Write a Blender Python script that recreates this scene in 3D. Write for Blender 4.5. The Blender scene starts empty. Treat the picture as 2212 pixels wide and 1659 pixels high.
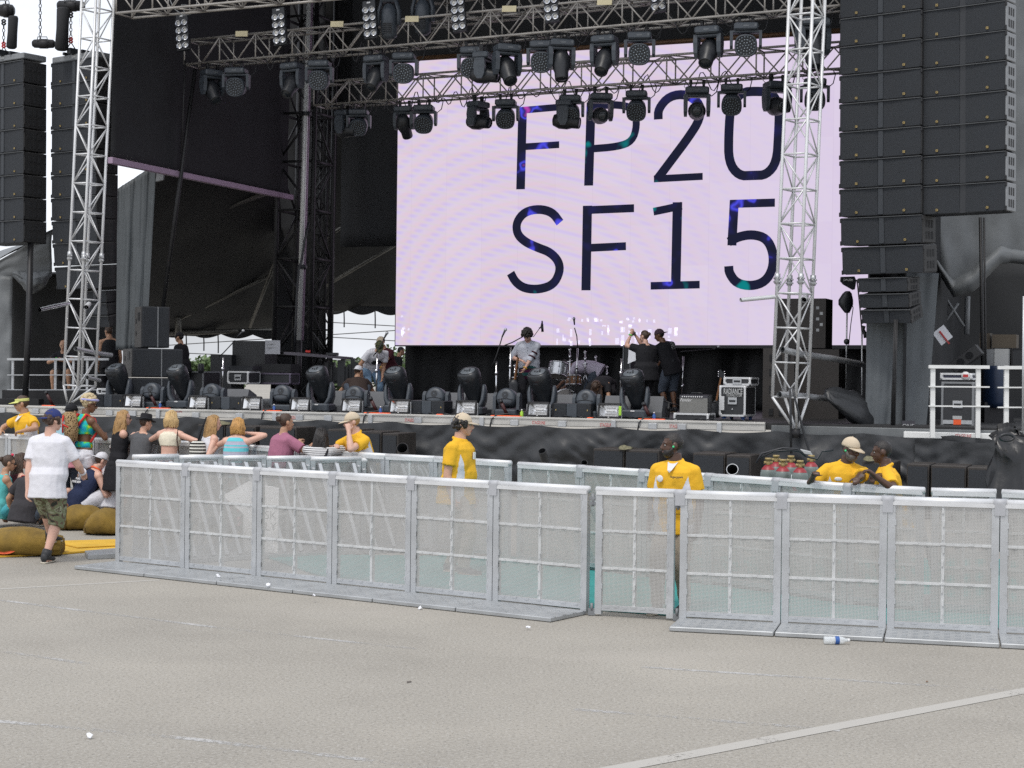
import bpy, bmesh, math, random
from mathutils import Vector, Matrix, noise
random.seed(7)
R = math.radians
scene = bpy.context.scene
COL = scene.collection

# ---------------------------------------------------------------- camera model
FPX = 3600.0                       # focal length in overview pixels (2212 wide)
HC = 2.3                           # camera height above the car park
PIT, ROL = math.atan(24.5/FPX), 0.012
F_ = Vector((0, math.cos(PIT), -math.sin(PIT)))
_U0 = Vector((0, math.sin(PIT), math.cos(PIT))); _R0 = Vector((1, 0, 0))
R_ = _R0*math.cos(ROL) + _U0*math.sin(ROL)
U_ = _U0*math.cos(ROL) - _R0*math.sin(ROL)
CAM = Vector((0, 0, HC))

def ray(x, y): return F_ + R_*((x-1106)/FPX) + U_*((829.5-y)/FPX)
def at(x, y, d): return CAM + ray(x, y)*d
def gnd(x, y, z=0.0):
    r = ray(x, y); return CAM + r*((z-HC)/r.z)
TH = R(22)
EX = Vector((math.cos(TH), -math.sin(TH), 0)); EY = Vector((math.sin(TH), math.cos(TH), 0))
SO = Vector((0, 31, 0)); DECK = 1.47
def S(sx, sy, z): return SO + EX*sx + EY*sy + Vector((0, 0, z))
def st(x, y, sy):                  # point of the photo's line of sight on the upright plane at stage depth sy
    r = ray(x, y); n = EY; p0 = SO + EY*sy
    return CAM + r*((p0-CAM).dot(n)/r.dot(n))
def dk(x, y, z=DECK): return gnd(x, y, z)
def colx(x, d):                    # ground point below image column x at depth d (horizon row)
    p = at(x, 805+ROL*(x-1106), d); return Vector((p.x, p.y, 0))
STAGE_YAW = -TH

# ---------------------------------------------------------------- materials
MATS = {}
def lin(c): return tuple(c)
def new_mat(name):
    m = bpy.data.materials.new(name); m.use_nodes = True
    nt = m.node_tree; nt.nodes.clear()
    out = nt.nodes.new('ShaderNodeOutputMaterial')
    return m, nt, out
def nd(nt, t, **kw):
    n = nt.nodes.new(t)
    for k, v in kw.items():
        if k.startswith('i_'): n.inputs[k[2:].replace('_', ' ')].default_value = v
        else: setattr(n, k, v)
    return n
def pm(name, col, rough=.6, metal=0.0, var=.12, sc=4.0, bump=0.0, bsc=40.0, spec=.5, emit=0, hue=None):
    if name in MATS: return MATS[name]
    m, nt, out = new_mat(name)
    b = nd(nt, 'ShaderNodeBsdfPrincipled'); L = nt.links.new
    L(b.outputs[0], out.inputs[0])
    tc = nd(nt, 'ShaderNodeTexCoord')
    nz = nd(nt, 'ShaderNodeTexNoise'); nz.inputs['Scale'].default_value = sc; nz.inputs['Detail'].default_value = 6; nz.inputs['Roughness'].default_value = .65
    L(tc.outputs['Object'], nz.inputs['Vector'])
    rp = nd(nt, 'ShaderNodeValToRGB')
    c = Vector(col); lo = c*(1-var); hi = c*(1+var)
    if hue is not None: lo = Vector(hue)
    rp.color_ramp.elements[0].position = .3; rp.color_ramp.elements[1].position = .72
    rp.color_ramp.elements[0].color = (*[max(0, min(1, v)) for v in lo], 1)
    rp.color_ramp.elements[1].color = (*[max(0, min(1, v)) for v in hi], 1)
    L(nz.outputs[0], rp.inputs[0]); L(rp.outputs[0], b.inputs['Base Color'])
    b.inputs['Roughness'].default_value = rough; b.inputs['Metallic'].default_value = metal
    b.inputs['Specular IOR Level'].default_value = spec
    if rough < .9:
        mr = nd(nt, 'ShaderNodeMapRange'); mr.inputs[3].default_value = max(.03, rough-.1); mr.inputs[4].default_value = min(1, rough+.12)
        L(nz.outputs[0], mr.inputs[0]); L(mr.outputs[0], b.inputs['Roughness'])
    if bump:
        n2 = nd(nt, 'ShaderNodeTexNoise'); n2.inputs['Scale'].default_value = bsc; n2.inputs['Detail'].default_value = 3
        L(tc.outputs['Object'], n2.inputs['Vector'])
        bp = nd(nt, 'ShaderNodeBump'); bp.inputs['Strength'].default_value = bump; bp.inputs['Distance'].default_value = .02
        L(n2.outputs[0], bp.inputs['Height']); L(bp.outputs[0], b.inputs['Normal'])
    if emit:
        b.inputs['Emission Color'].default_value = (*col, 1); b.inputs['Emission Strength'].default_value = emit
    MATS[name] = m
    return m

# ---------------------------------------------------------------- mesh builder
class MB:
    def __init__(s): s.bm = bmesh.new()
    def _new(s, verts, faces, mi=0, smooth=False):
        vs = [s.bm.verts.new(v) for v in verts]; fs = []
        for f in faces:
            try:
                fc = s.bm.faces.new([vs[i] for i in f]); fc.material_index = mi; fc.smooth = smooth; fs.append(fc)
            except ValueError: pass
        return vs
    def box(s, c, size, M=None, mi=0, bev=0):
        x, y, z = [v/2 for v in size]; c = Vector(c); M = M or Matrix.Identity(3)
        if bev and bev < min(x, y, z):
            b = bev; pts = []
            prof = [(-x+b, -y), (x-b, -y), (x, -y+b), (x, y-b), (x-b, y), (-x+b, y), (-x, y-b), (-x, -y+b)]
            ins = [(px*(1-b/x), py*(1-b/y)) for px, py in prof]
            rings = [(ins, -z), (prof, -z+b), (prof, z-b), (ins, z)]
            vs = [c + M @ Vector((p[0], p[1], zz)) for r, zz in rings for p in r]
            fs = [tuple(range(7, -1, -1)), tuple(range(24, 32))]
            for k in range(3):
                for i in range(8):
                    j = (i+1) % 8; fs.append((k*8+i, k*8+j, k*8+8+j, k*8+8+i))
            return s._new(vs, fs, mi)
        vs = [c + M @ Vector((sx*x, sy*y, sz*z)) for sx in (-1, 1) for sy in (-1, 1) for sz in (-1, 1)]
        return s._new(vs, [(0, 1, 3, 2), (4, 6, 7, 5), (0, 4, 5, 1), (2, 3, 7, 6), (0, 2, 6, 4), (1, 5, 7, 3)], mi)
    def bar(s, a, b, w, h, up=Vector((0, 0, 1)), mi=0):
        a = Vector(a); b = Vector(b); d = (b-a); l = d.length; d.normalize()
        sd = d.cross(Vector(up))
        if sd.length < 1e-4: sd = d.cross(Vector((1, 0, 0)))
        sd.normalize(); u = sd.cross(d)
        M = Matrix((sd, d, u)).transposed()
        return s.box((a+b)/2, (w, l, h), M, mi)
    def cyl(s, a, b, ra, rb=None, n=10, caps=True, mi=0, smooth=True):
        a = Vector(a); b = Vector(b); rb = ra if rb is None else rb
        d = (b-a).normalized(); t = Vector((0, 0, 1)) if abs(d.z) < .9 else Vector((1, 0, 0))
        u = d.cross(t).normalized(); v = d.cross(u)
        vs = []
        for c, r in ((a, ra), (b, rb)):
            for i in range(n):
                an = 2*math.pi*i/n; vs.append(c + u*math.cos(an)*r + v*math.sin(an)*r)
        fs = [(i, (i+1) % n, n+(i+1) % n, n+i) for i in range(n)]
        out = s._new(vs, fs, mi, smooth)
        if caps:
            for rng, r in ((range(n-1, -1, -1), ra), (range(n, 2*n), rb)):
                if r > 1e-5:
                    f = s.bm.faces.new([out[i] for i in rng]); f.material_index = mi
        return out
    def tube(s, pts, r, n=6, mi=0, closed=False, caps=True):
        pts = [Vector(p) for p in pts]; k = len(pts)
        rs = r if isinstance(r, (list, tuple)) else [r]*k
        vs = []; prev = None
        for i, p in enumerate(pts):
            d = (pts[(i+1) % k]-pts[i-1]) if closed else (pts[min(i+1, k-1)]-pts[max(i-1, 0)])
            if d.length < 1e-9: d = Vector((0, 0, 1))
            d.normalize()
            if prev is None:
                t = Vector((0, 0, 1)) if abs(d.z) < .9 else Vector((1, 0, 0)); u = d.cross(t).normalized()
            else:
                u = prev - d*prev.dot(d)
                u = u.normalized() if u.length > 1e-5 else d.orthogonal().normalized()
            prev = u; v = d.cross(u)
            for j in range(n):
                an = 2*math.pi*j/n; vs.append(p + (u*math.cos(an) + v*math.sin(an))*rs[i])
        fs = []
        for i in range(k if closed else k-1):
            a = i*n; b = ((i+1) % k)*n
            for j in range(n): fs.append((a+j, a+(j+1) % n, b+(j+1) % n, b+j))
        if not closed and caps: fs += [tuple(range(n-1, -1, -1)), tuple(range((k-1)*n, k*n))]
        return s._new(vs, fs, mi, True)
    def sph(s, c, r, M=None, seg=14, rings=9, mi=0):
        c = Vector(c); r = Vector((r, r, r)) if isinstance(r, (int, float)) else Vector(r); M = M or Matrix.Identity(3)
        vs = [c + M @ Vector((0, 0, r.z))]
        for i in range(1, rings):
            th = math.pi*i/rings
            for j in range(seg):
                ph = 2*math.pi*j/seg
                vs.append(c + M @ Vector((r.x*math.sin(th)*math.cos(ph), r.y*math.sin(th)*math.sin(ph), r.z*math.cos(th))))
        vs.append(c + M @ Vector((0, 0, -r.z)))
        fs = [(0, 1+j, 1+(j+1) % seg) for j in range(seg)]
        for i in range(rings-2):
            for j in range(seg):
                a = 1+i*seg; b = a+seg; fs.append((a+j, b+j, b+(j+1) % seg, a+(j+1) % seg))
        l = len(vs)-1; a = 1+(rings-2)*seg
        fs += [(l, a+(j+1) % seg, a+j) for j in range(seg)]
        return s._new(vs, fs, mi, True)
    def loft(s, rings, mi=0, smooth=True):   # rings: lists of points, same length, closed solid
        n = len(rings[0]); vs = [p for r in rings for p in r]; fs = []
        for k in range(len(rings)-1):
            for i in range(n):
                j = (i+1) % n; fs.append((k*n+i, k*n+j, (k+1)*n+j, (k+1)*n+i))
        fs += [tuple(range(n-1, -1, -1)), tuple(range((len(rings)-1)*n, len(rings)*n))]
        return s._new(vs, fs, mi, smooth)
    def prism(s, poly, off, mi=0):           # polygon (3D points) swept by a vector
        off = Vector(off); a = [Vector(p) for p in poly]; n = len(a)
        vs = a + [p+off for p in a]
        fs = [tuple(range(n-1, -1, -1)), tuple(range(n, 2*n))] + [(i, (i+1) % n, n+(i+1) % n, n+i) for i in range(n)]
        return s._new(vs, fs, mi)
    def lathe(s, prof, n=20, M=None, c=(0, 0, 0), mi=0):
        M = M or Matrix.Identity(3); c = Vector(c); vs = []; fs = []
        for r, z in prof:
            for j in range(n):
                an = 2*math.pi*j/n; vs.append(c + M @ Vector((r*math.cos(an), r*math.sin(an), z)))
        for i in range(len(prof)-1):
            for j in range(n): fs.append((i*n+j, i*n+(j+1) % n, (i+1)*n+(j+1) % n, (i+1)*n+j))
        return s._new(vs, fs, mi, True)
    def quad(s, pts, mi=0): return s._new([Vector(p) for p in pts], [tuple(range(len(pts)))], mi)
    def build(s, name, mat, parent=None, world=False, recalc=True):
        if recalc: bmesh.ops.recalc_face_normals(s.bm, faces=s.bm.faces)
        me = bpy.data.meshes.new(name); s.bm.to_mesh(me); s.bm.free()
        return link(name, me, mat, parent, world)

WM = {}
def wmat(o): return WM.get(o.name, Matrix.Identity(4))
def link(name, me, mat, parent=None, world=False):
    if mat is not None:
        for m in (mat if isinstance(mat, (list, tuple)) else [mat]): me.materials.append(m)
    o = bpy.data.objects.new(name, me); COL.objects.link(o)
    if parent is not None:
        o.parent = parent; WM[o.name] = wmat(parent)
        if world: me.transform(wmat(parent).inverted())
    else: WM[o.name] = Matrix.Identity(4)
    return o
def tag(o, label, cat=None, group=None, kind=None):
    if label: o['label'] = label
    if cat: o['category'] = cat
    if group: o['group'] = group
    if kind: o['kind'] = kind
    return o
def thing(name, label, cat, loc=(0, 0, 0), rz=0.0, group=None, rot=None):
    o = bpy.data.objects.new(name, None); COL.objects.link(o)
    o.empty_display_size = .1
    o.location = loc; o.rotation_euler = rot if rot else (0, 0, rz)
    WM[o.name] = Matrix.Translation(Vector(loc)) @ o.rotation_euler.to_matrix().to_4x4()
    return tag(o, label, cat, group)
def dup(root, loc, rz=None, label=None, group=None, rot=None, scale=None):
    r = root.copy(); COL.objects.link(r); r.location = loc
    if rz is not None: r.rotation_euler = (0, 0, rz)
    if rot is not None: r.rotation_euler = rot
    if scale is not None: r.scale = (scale,)*3
    if label: r['label'] = label
    if group: r['group'] = group
    def kids(src, dst):
        for ch in list(src.children):
            c = ch.copy(); COL.objects.link(c); c.parent = dst; kids(ch, c)
    kids(root, r)
    return r
def ordn(i): return ['first', 'second', 'third', 'fourth', 'fifth', 'sixth', 'seventh', 'eighth', 'ninth', 'tenth', 'eleventh', 'twelfth'][i]

FONT = None
def text_mesh(txt, size, depth=.002, bold=0.0, xscale=1.0, align='CENTER', shear=0):
    cu = bpy.data.curves.new('lettering', 'FONT'); cu.body = txt; cu.size = size; cu.extrude = depth
    cu.align_x = align; cu.align_y = 'CENTER'; cu.offset = bold; cu.shear = shear; cu.resolution_u = 3
    o = bpy.data.objects.new('lettering', cu); COL.objects.link(o)
    bpy.context.view_layer.update()
    me = bpy.data.meshes.new_from_object(o.evaluated_get(bpy.context.evaluated_depsgraph_get()))
    bpy.data.objects.remove(o); bpy.data.curves.remove(cu)
    if xscale != 1: me.transform(Matrix.Diagonal((xscale, 1, 1, 1)))
    return me
def lettering(txt, size, M, mat, parent, name='lettering', **kw):  # text facing local -Y after M
    me = text_mesh(txt, size, **kw); me.materials.clear()
    me.transform(M @ Matrix.Rotation(R(90), 4, 'X'))
    return link(name, me, mat, parent)
# ---------------------------------------------------------------- shared materials
black_cloth = pm('black_cloth', (.018, .0190, .0215), .85, 0, .3, 1.2, .3, 6)
black_plastic = pm('black_plastic', (.020, .022, .026), .42, 0, .2, 6)
slate_plastic = pm('slate_plastic', (.050, .060, .073), .42, 0, .15, 6, .15, 90)
grille_black = pm('grille_black', (.019, .0225, .028), .75, 0, .12, 3, .35, 260)
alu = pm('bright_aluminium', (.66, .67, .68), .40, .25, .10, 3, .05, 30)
alu_bar = pm('barricade_bar', (.55, .56, .56), .45, .2, .12, 6)
alu_dull = pm('dull_aluminium', (.50, .515, .53), .42, .55, .14, 2.2, .12, 14)
alu_plate = pm('tread_plate', (.40, .415, .425), .45, .55, .2, 1.6)
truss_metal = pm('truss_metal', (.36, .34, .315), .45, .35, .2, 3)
dark_steel = pm('dark_steel', (.030, .030, .032), .5, .5, .3, 3)
chrome = pm('chrome', (.75, .76, .78), .16, 1.0, .05, 3)
white_paint = pm('white_paint', (.70, .71, .70), .5, 0, .1, 3)
grey_paint = pm('grey_paint', (.20, .21, .22), .5, 0, .15, 3)
gold = pm('gold_badge', (.36, .27, .11), .5, .1, .1, 5)
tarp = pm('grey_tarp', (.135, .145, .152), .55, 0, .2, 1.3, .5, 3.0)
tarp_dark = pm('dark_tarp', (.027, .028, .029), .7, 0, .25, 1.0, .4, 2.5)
vinyl = pm('black_vinyl', (.024, .026, .029), .42, 0, .2, 1.4, .5, 4)
orange = pm('orange_tape', (.85, .12, .03), .55, 0, .1, 5)
red_paint = pm('red_paint', (.45, .03, .03), .4, 0, .15, 5)
dark_red = pm('dark_red_can', (.055, .014, .014), .4, 0, .2, 5)
blue_plastic = pm('blue_plastic', (.03, .10, .33), .4, 0, .1, 5)
cream = pm('cream_card', (.62, .55, .36), .7, 0, .08, 5)
paper = pm('paper', (.75, .76, .80), .8, 0, .04, 5)
brown_ply = pm('brown_black_ply', (.038, .033, .030), .6, 0, .25, 3, .2, 40)
glass_lens = pm('lens_glass', (.13, .15, .17), .15, .4, .1, 8)
letter_white = pm('letter_white', (.72, .72, .72), .6, 0, .05)
letter_grey = pm('letter_grey', (.42, .43, .43), .6, 0, .05)
letter_red = pm('letter_red', (.50, .10, .10), .6, 0, .1)
letter_dark = pm('letter_dark', (.05, .05, .06), .6, 0, .1)
mauve_beam = pm('mauve_beam', (.34, .25, .34), .5, .2, .15, 2)  # pink light from the video wall put into the metal colour
teal_mat = pm('teal_mat', (.03, .25, .235), .8, 0, .15, 2)
yellow_mat = pm('yellow_mat', (.62, .37, .03), .75, 0, .16, 2.5)
drum_silver = pm('drum_silver', (.60, .62, .64), .28, .7, .08, 10)
wood = pm('wood_shell', (.22, .10, .04), .4, 0, .2, 6)

def perforated(name, pitch=.0125, hole=.45):
    m, nt, out = new_mat(name); L = nt.links.new
    b = nd(nt, 'ShaderNodeBsdfPrincipled'); b.inputs['Roughness'].default_value = .45; b.inputs['Metallic'].default_value = .45
    b.inputs['Base Color'].default_value = (.60, .60, .59, 1)
    tr = nd(nt, 'ShaderNodeBsdfTransparent'); mx = nd(nt, 'ShaderNodeMixShader')
    tc = nd(nt, 'ShaderNodeTexCoord'); sp = nd(nt, 'ShaderNodeSeparateXYZ'); L(tc.outputs['Object'], sp.inputs[0])
    nz = nd(nt, 'ShaderNodeTexNoise'); nz.inputs['Scale'].default_value = 3; L(tc.outputs['Object'], nz.inputs['Vector'])
    mc = nd(nt, 'ShaderNodeMix', data_type='RGBA'); mc.inputs[6].default_value = (.42, .415, .40, 1); mc.inputs[7].default_value = (.54, .535, .52, 1)
    L(nz.outputs[0], mc.inputs[0]); L(mc.outputs[2], b.inputs['Base Color'])
    res = []
    for ax in (0, 2):
        d = nd(nt, 'ShaderNodeMath', operation='DIVIDE'); d.inputs[1].default_value = pitch; L(sp.outputs[ax], d.inputs[0])
        f = nd(nt, 'ShaderNodeMath', operation='FRACT'); L(d.outputs[0], f.inputs[0])
        l = nd(nt, 'ShaderNodeMath', operation='LESS_THAN'); l.inputs[1].default_value = hole; L(f.outputs[0], l.inputs[0])
        res.append(l)
    mu = nd(nt, 'ShaderNodeMath', operation='MULTIPLY'); L(res[0].outputs[0], mu.inputs[0]); L(res[1].outputs[0], mu.inputs[1])
    L(mu.outputs[0], mx.inputs[0]); L(b.outputs[0], mx.inputs[1]); L(tr.outputs[0], mx.inputs[2]); L(mx.outputs[0], out.inputs[0])
    return m
perf = perforated('perforated_sheet')
# ---------------------------------------------------------------- camera, sky, sun
cam = bpy.data.cameras.new('camera'); cam.sensor_width = 36; cam.lens = 36*FPX/2212; cam.clip_end = 2000; cam.clip_start = .1
co = bpy.data.objects.new('camera', cam); COL.objects.link(co); scene.camera = co
co.matrix_world = Matrix.Translation(CAM) @ Matrix((R_, U_, -F_)).transposed().to_4x4()

SUN_EL, SUN_AZ = R(62), R(205)      # azimuth clockwise from +Y: behind the camera, slightly left
w = bpy.data.worlds.new('World'); scene.world = w; w.use_nodes = True
nt = w.node_tree; nt.nodes.clear(); L = nt.links.new
wo = nd(nt, 'ShaderNodeOutputWorld'); bg = nd(nt, 'ShaderNodeBackground'); L(bg.outputs[0], wo.inputs[0])
sky = nd(nt, 'ShaderNodeTexSky', sky_type='NISHITA'); sky.sun_disc = False
sky.sun_elevation = SUN_EL; sky.sun_rotation = SUN_AZ; sky.dust_density = 3.0; sky.air_density = 1.0
tc = nd(nt, 'ShaderNodeTexCoord'); mp = nd(nt, 'ShaderNodeMapping'); mp.inputs['Scale'].default_value = (1, 1, 2.6)
L(tc.outputs['Generated'], mp.inputs[0])
nz = nd(nt, 'ShaderNodeTexNoise'); nz.inputs['Scale'].default_value = 2.3; nz.inputs['Detail'].default_value = 7; nz.inputs['Roughness'].default_value = .55
L(mp.outputs[0], nz.inputs['Vector'])
rp = nd(nt, 'ShaderNodeValToRGB'); rp.color_ramp.elements[0].position = .30; rp.color_ramp.elements[1].position = .62
rp.color_ramp.elements[0].color = (.45, .45, .45, 1); rp.color_ramp.elements[1].color = (1, 1, 1, 1)
L(nz.outputs[0], rp.inputs[0])
mix = nd(nt, 'ShaderNodeMix', data_type='RGBA')
mix.inputs[7].default_value = (7.9, 8.15, 8.7, 1)       # bright cloud cover
L(rp.outputs[0], mix.inputs[0]); L(sky.outputs[0], mix.inputs[6]); L(mix.outputs[2], bg.inputs[0])
bg.inputs[1].default_value = .11
sl = bpy.data.lights.new('sun', 'SUN'); sl.energy = 1.3; sl.angle = R(14); sl.color = (1, .96, .90)
so = bpy.data.objects.new('sun', sl); COL.objects.link(so); so.location = (0, 0, 60)
sd = Vector((math.sin(SUN_AZ)*math.cos(SUN_EL), math.cos(SUN_AZ)*math.cos(SUN_EL), math.sin(SUN_EL)))
so.rotation_euler = sd.to_track_quat('Z', 'Y').to_euler()
vs = scene.view_settings; vs.view_transform = 'Standard'; vs.look = 'None'; vs.exposure = 0.40; vs.gamma = 1.0
scene.cycles.transparent_max_bounces = 24; scene.cycles.max_bounces = 6
scene.cycles.use_denoising = False; scene.cycles.denoiser = 'OPENIMAGEDENOISE'; scene.cycles.denoising_input_passes = 'RGB_ALBEDO_NORMAL'

# ---------------------------------------------------------------- ground
def ground_mat():
    m, nt, out = new_mat('worn_asphalt'); L = nt.links.new
    b = nd(nt, 'ShaderNodeBsdfPrincipled'); b.inputs['Roughness'].default_value = .9; L(b.outputs[0], out.inputs[0])
    tc = nd(nt, 'ShaderNodeTexCoord')
    def noise_(s, d=4, r=.6):
        n = nd(nt, 'ShaderNodeTexNoise'); n.inputs['Scale'].default_value = s; n.inputs['Detail'].default_value = d; n.inputs['Roughness'].default_value = r
        L(tc.outputs['Object'], n.inputs['Vector']); return n
    def mixc(fac, a, c2, mode='MIX'):
        x = nd(nt, 'ShaderNodeMix', data_type='RGBA', blend_type=mode)
        if hasattr(fac, 'outputs'): L(fac.outputs[0], x.inputs[0])
        else: x.inputs[0].default_value = fac
        for i, v in ((6, a), (7, c2)):
            if isinstance(v, tuple): x.inputs[i].default_value = v
            else: L(v, x.inputs[i])
        return x.outputs[2]
    def ramp(src, p0, p1, c0=(0, 0, 0, 1), c1=(1, 1, 1, 1)):
        if p0 > p1: p0, p1, c0, c1 = p1, p0, c1, c0
        r = nd(nt, 'ShaderNodeValToRGB'); r.color_ramp.elements[0].position = p0; r.color_ramp.elements[1].position = p1
        r.color_ramp.elements[0].color = c0; r.color_ramp.elements[1].color = c1; L(src.outputs[0], r.inputs[0]); return r
    big = noise_(.22, 5); mid = noise_(1.1, 5); fine = noise_(38, 4, .8); grit = noise_(42, 4, .85)
    base = mixc(ramp(big, .40, .60), (.272, .253, .219, 1), (.350, .326, .281, 1))
    base = mixc(ramp(mid, .42, .75), base, (.316, .296, .257, 1))
    # chip-seal aggregate: pale and dark stones
    base = mixc(ramp(fine, .50, .70), base, (.43, .415, .385, 1))
    base = mixc(ramp(grit, .48, .34), base, (.135, .126, .112, 1))
    # long scuffs and stains
    mp = nd(nt, 'ShaderNodeMapping'); mp.inputs['Scale'].default_value = (.3, .6, 1); mp.inputs['Rotation'].default_value = (0, 0, R(14))
    L(tc.outputs['Object'], mp.inputs[0]); sn = nd(nt, 'ShaderNodeTexNoise'); sn.inputs['Scale'].default_value = .9; sn.inputs['Detail'].default_value = 6
    L(mp.outputs[0], sn.inputs['Vector'])
    base = mixc(ramp(sn, .60, .80, (0, 0, 0, 1), (.16, .16, .16, 1)), base, (.24, .23, .215, 1))
    base = mixc(ramp(sn, .40, .24, (0, 0, 0, 1), (.4, .4, .4, 1)), base, (.36, .335, .30, 1))
    L(base, b.inputs['Base Color'])
    bp = nd(nt, 'ShaderNodeBump'); bp.inputs['Strength'].default_value = .6; bp.inputs['Distance'].default_value = .006
    L(fine.outputs[0], bp.inputs['Height']); L(bp.outputs[0], b.inputs['Normal'])
    return m
g = MB(); g.quad([(-600, -60, 0), (600, -60, 0), (600, 1400, 0), (-600, 1400, 0)])
tag(g.build('ground', ground_mat()), None, None, None, 'structure')

def worn_paint(name, col, cover):
    m, nt, out = new_mat(name); L = nt.links.new
    b = nd(nt, 'ShaderNodeBsdfPrincipled'); b.inputs['Roughness'].default_value = .85; b.inputs['Base Color'].default_value = (*col, 1)
    t = nd(nt, 'ShaderNodeBsdfTransparent'); mx = nd(nt, 'ShaderNodeMixShader'); tc = nd(nt, 'ShaderNodeTexCoord')
    n = nd(nt, 'ShaderNodeTexNoise'); n.inputs['Scale'].default_value = 28; n.inputs['Detail'].default_value = 8; n.inputs['Roughness'].default_value = .8; L(tc.outputs['Object'], n.inputs['Vector'])
    n2 = nd(nt, 'ShaderNodeTexNoise'); n2.inputs['Scale'].default_value = 1.6; L(tc.outputs['Object'], n2.inputs['Vector'])
    ad = nd(nt, 'ShaderNodeMath', operation='MULTIPLY_ADD'); ad.inputs[1].default_value = .6; L(n2.outputs[0], ad.inputs[0]); L(n.outputs[0], ad.inputs[2])
    r = nd(nt, 'ShaderNodeMapRange'); r.inputs[1].default_value = 1.0-cover; r.inputs[2].default_value = 1.12-cover; L(ad.outputs[0], r.inputs[0])
    L(r.outputs[0], mx.inputs[0]); L(t.outputs[0], mx.inputs[1]); L(b.outputs[0], mx.inputs[2]); L(mx.outputs[0], out.inputs[0])
    return m
paint_a = worn_paint('worn_white_line', (.40, .385, .355), .44)
paint_b = worn_paint('faded_grey_line', (.42, .415, .405), .23)
paint_d = worn_paint('tyre_scuff', (.22, .21, .20), .26)
def road_line(x0, y0, x1, y1, w, m):
    a = gnd(x0, y0); b = gnd(x1, y1); d = (b-a).normalized(); s = Vector((-d.y, d.x, 0))*w/2; up = Vector((0, 0, .0032 if w > .1 else .0016))
    q = MB(); q.quad([a-s+up, b-s+up, b+s+up, a+s+up])
    tag(q.build('road_marking', m), None, None, None, 'structure')
road_line(1180, 1690, 2300, 1476, .14, paint_a)
road_line(-60, 1276, 345, 1253, .07, paint_a)
for l in ((-60, 1289, 480, 1357), (480, 1357, 900, 1402), (-60, 1398, 190, 1434), (-60, 1553, 420, 1597), (420, 1597, 960, 1662), (1386, 1441, 2260, 1497), (1240, 1532, 1815, 1578)):
    road_line(*l, .07, paint_b)

# ---------------------------------------------------------------- far background: trees, wires
leaf_m = pm('leaf_green', (.070, .115, .035), .6, 0, .45, .8)
bark_m = pm('bark', (.09, .07, .05), .9, 0, .3, 5)
def tree(px, py, d, w, label):
    top = at(px, py, d); b = Vector((top.x, top.y, 0)); h = top.z
    t = thing('leafy_tree', label, 'tree', b, 0, 'trees behind the stage')
    k = MB(); k.tube([(0, 0, 0), (.1, 0, h*.3), (0, .1, h*.55)], [.28, .2, .12], 8)
    for i in range(5):
        an = i*1.26; k.tube([(0, 0, h*.4), (math.cos(an)*w*.3, math.sin(an)*w*.3, h*.7)], [.1, .04], 5)
    k.build('trunk', bark_m, t)
    c = MB(); rnd = random.Random(int(px))
    clumps = [(rnd.gauss(0, .30)*w, rnd.gauss(0, .30)*w, h*(.55+.42*rnd.random())) for _ in range(16)]
    for cx, cy, cz in clumps:
        rr = w*(.13+.1*rnd.random())
        for _ in range(130):
            v = Vector((rnd.gauss(0, 1), rnd.gauss(0, 1), rnd.gauss(0, 1))).normalized()*rr*(.5+.5*rnd.random())
            p = Vector((cx, cy, min(cz, h-.3)))+v; a = Vector((rnd.gauss(0, 1), rnd.gauss(0, 1), rnd.gauss(0, 1))).normalized()*.16
            bb = a.orthogonal().normalized()*.10
            c.quad([p-a, p+bb, p+a, p-bb])
    c.build('crown', leaf_m, t, recalc=False)
tree(826, 762, 95, 3.6, 'bushy green tree showing behind the bent man beside the video wall')
tree(748, 782, 98, 3.4, 'low green tree behind the keyboard table, left of the bent man')
tree(700, 788, 104, 3.0, 'low dark green tree beside the dark roof tower')
tree(418, 782, 92, 3.2, 'small green tree showing behind the standing crew man in cap')
tree(866, 790, 105, 2.4, 'green tree top next to the lower left corner of the video wall')
wire_m = pm('wire_black', (.06, .06, .06), .6)
for i, (xa, ya, xb, yb, lab) in enumerate(((330, 748, 560, 733, 'thin overhead wire sloping up behind the standing crew man'), (340, 760, 560, 770, 'thin overhead wire just above the small tree'),
        (640, 692, 900, 707, 'upper overhead wire crossing the gap beside the video wall'), (640, 724, 900, 739, 'lower overhead wire crossing the gap beside the video wall'))):
    q = MB(); a = at(xa, ya, 80); b = at(xb, yb, 80); dd = b-a
    q.tube([a-dd*3, a, b, b+dd*3], .022, 5); tag(q.build('overhead_wire', wire_m), lab, 'wire', 'overhead wires behind the stage')
# ---------------------------------------------------------------- stage deck
SM = Matrix.Translation(SO) @ Matrix.Rotation(-TH, 4, 'Z')
def stage_thing(name, label, cat, group=None): return thing(name, label, cat, SO, -TH, group)
t = stage_thing('concert_stage', 'long raised concert stage with pale front edge and black skirt', 'stage')
b = MB(); b.box((-.2, 6.7, DECK-.06), (25.4, 13.3, .12)); b.build('deck', pm('stage_deck_black', (.022, .022, .023), .6, 0, .3, 1.5, .2, 30), t)
b = MB(); b.box((-3.9, 0, DECK-.065), (17.4, .07, .16), bev=.01); b.box((-3.9, -.04, DECK-.005), (17.4, .03, .03))
b.build('edge_beam', pm('edge_beam_paint', (.55, .54, .51), .5, .2, .2, 1.2), t)
b = MB(); b.box((7.65, .03, DECK-.12), (5.5, .07, .17), bev=.01); b.build('edge_beam', pm('edge_beam_grey', (.16, .17, .175), .5, .3, .2, 2), t)
for i in range(22):
    x = -12.2+i*.78+.2*math.sin(i*5)
    b = MB(); b.box((x, -.06, DECK-.10), (.16 if i % 3 else .09, .05, .11 if i % 3 else .18), bev=.008); b.build('edge_clamp', alu_dull, t)
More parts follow.
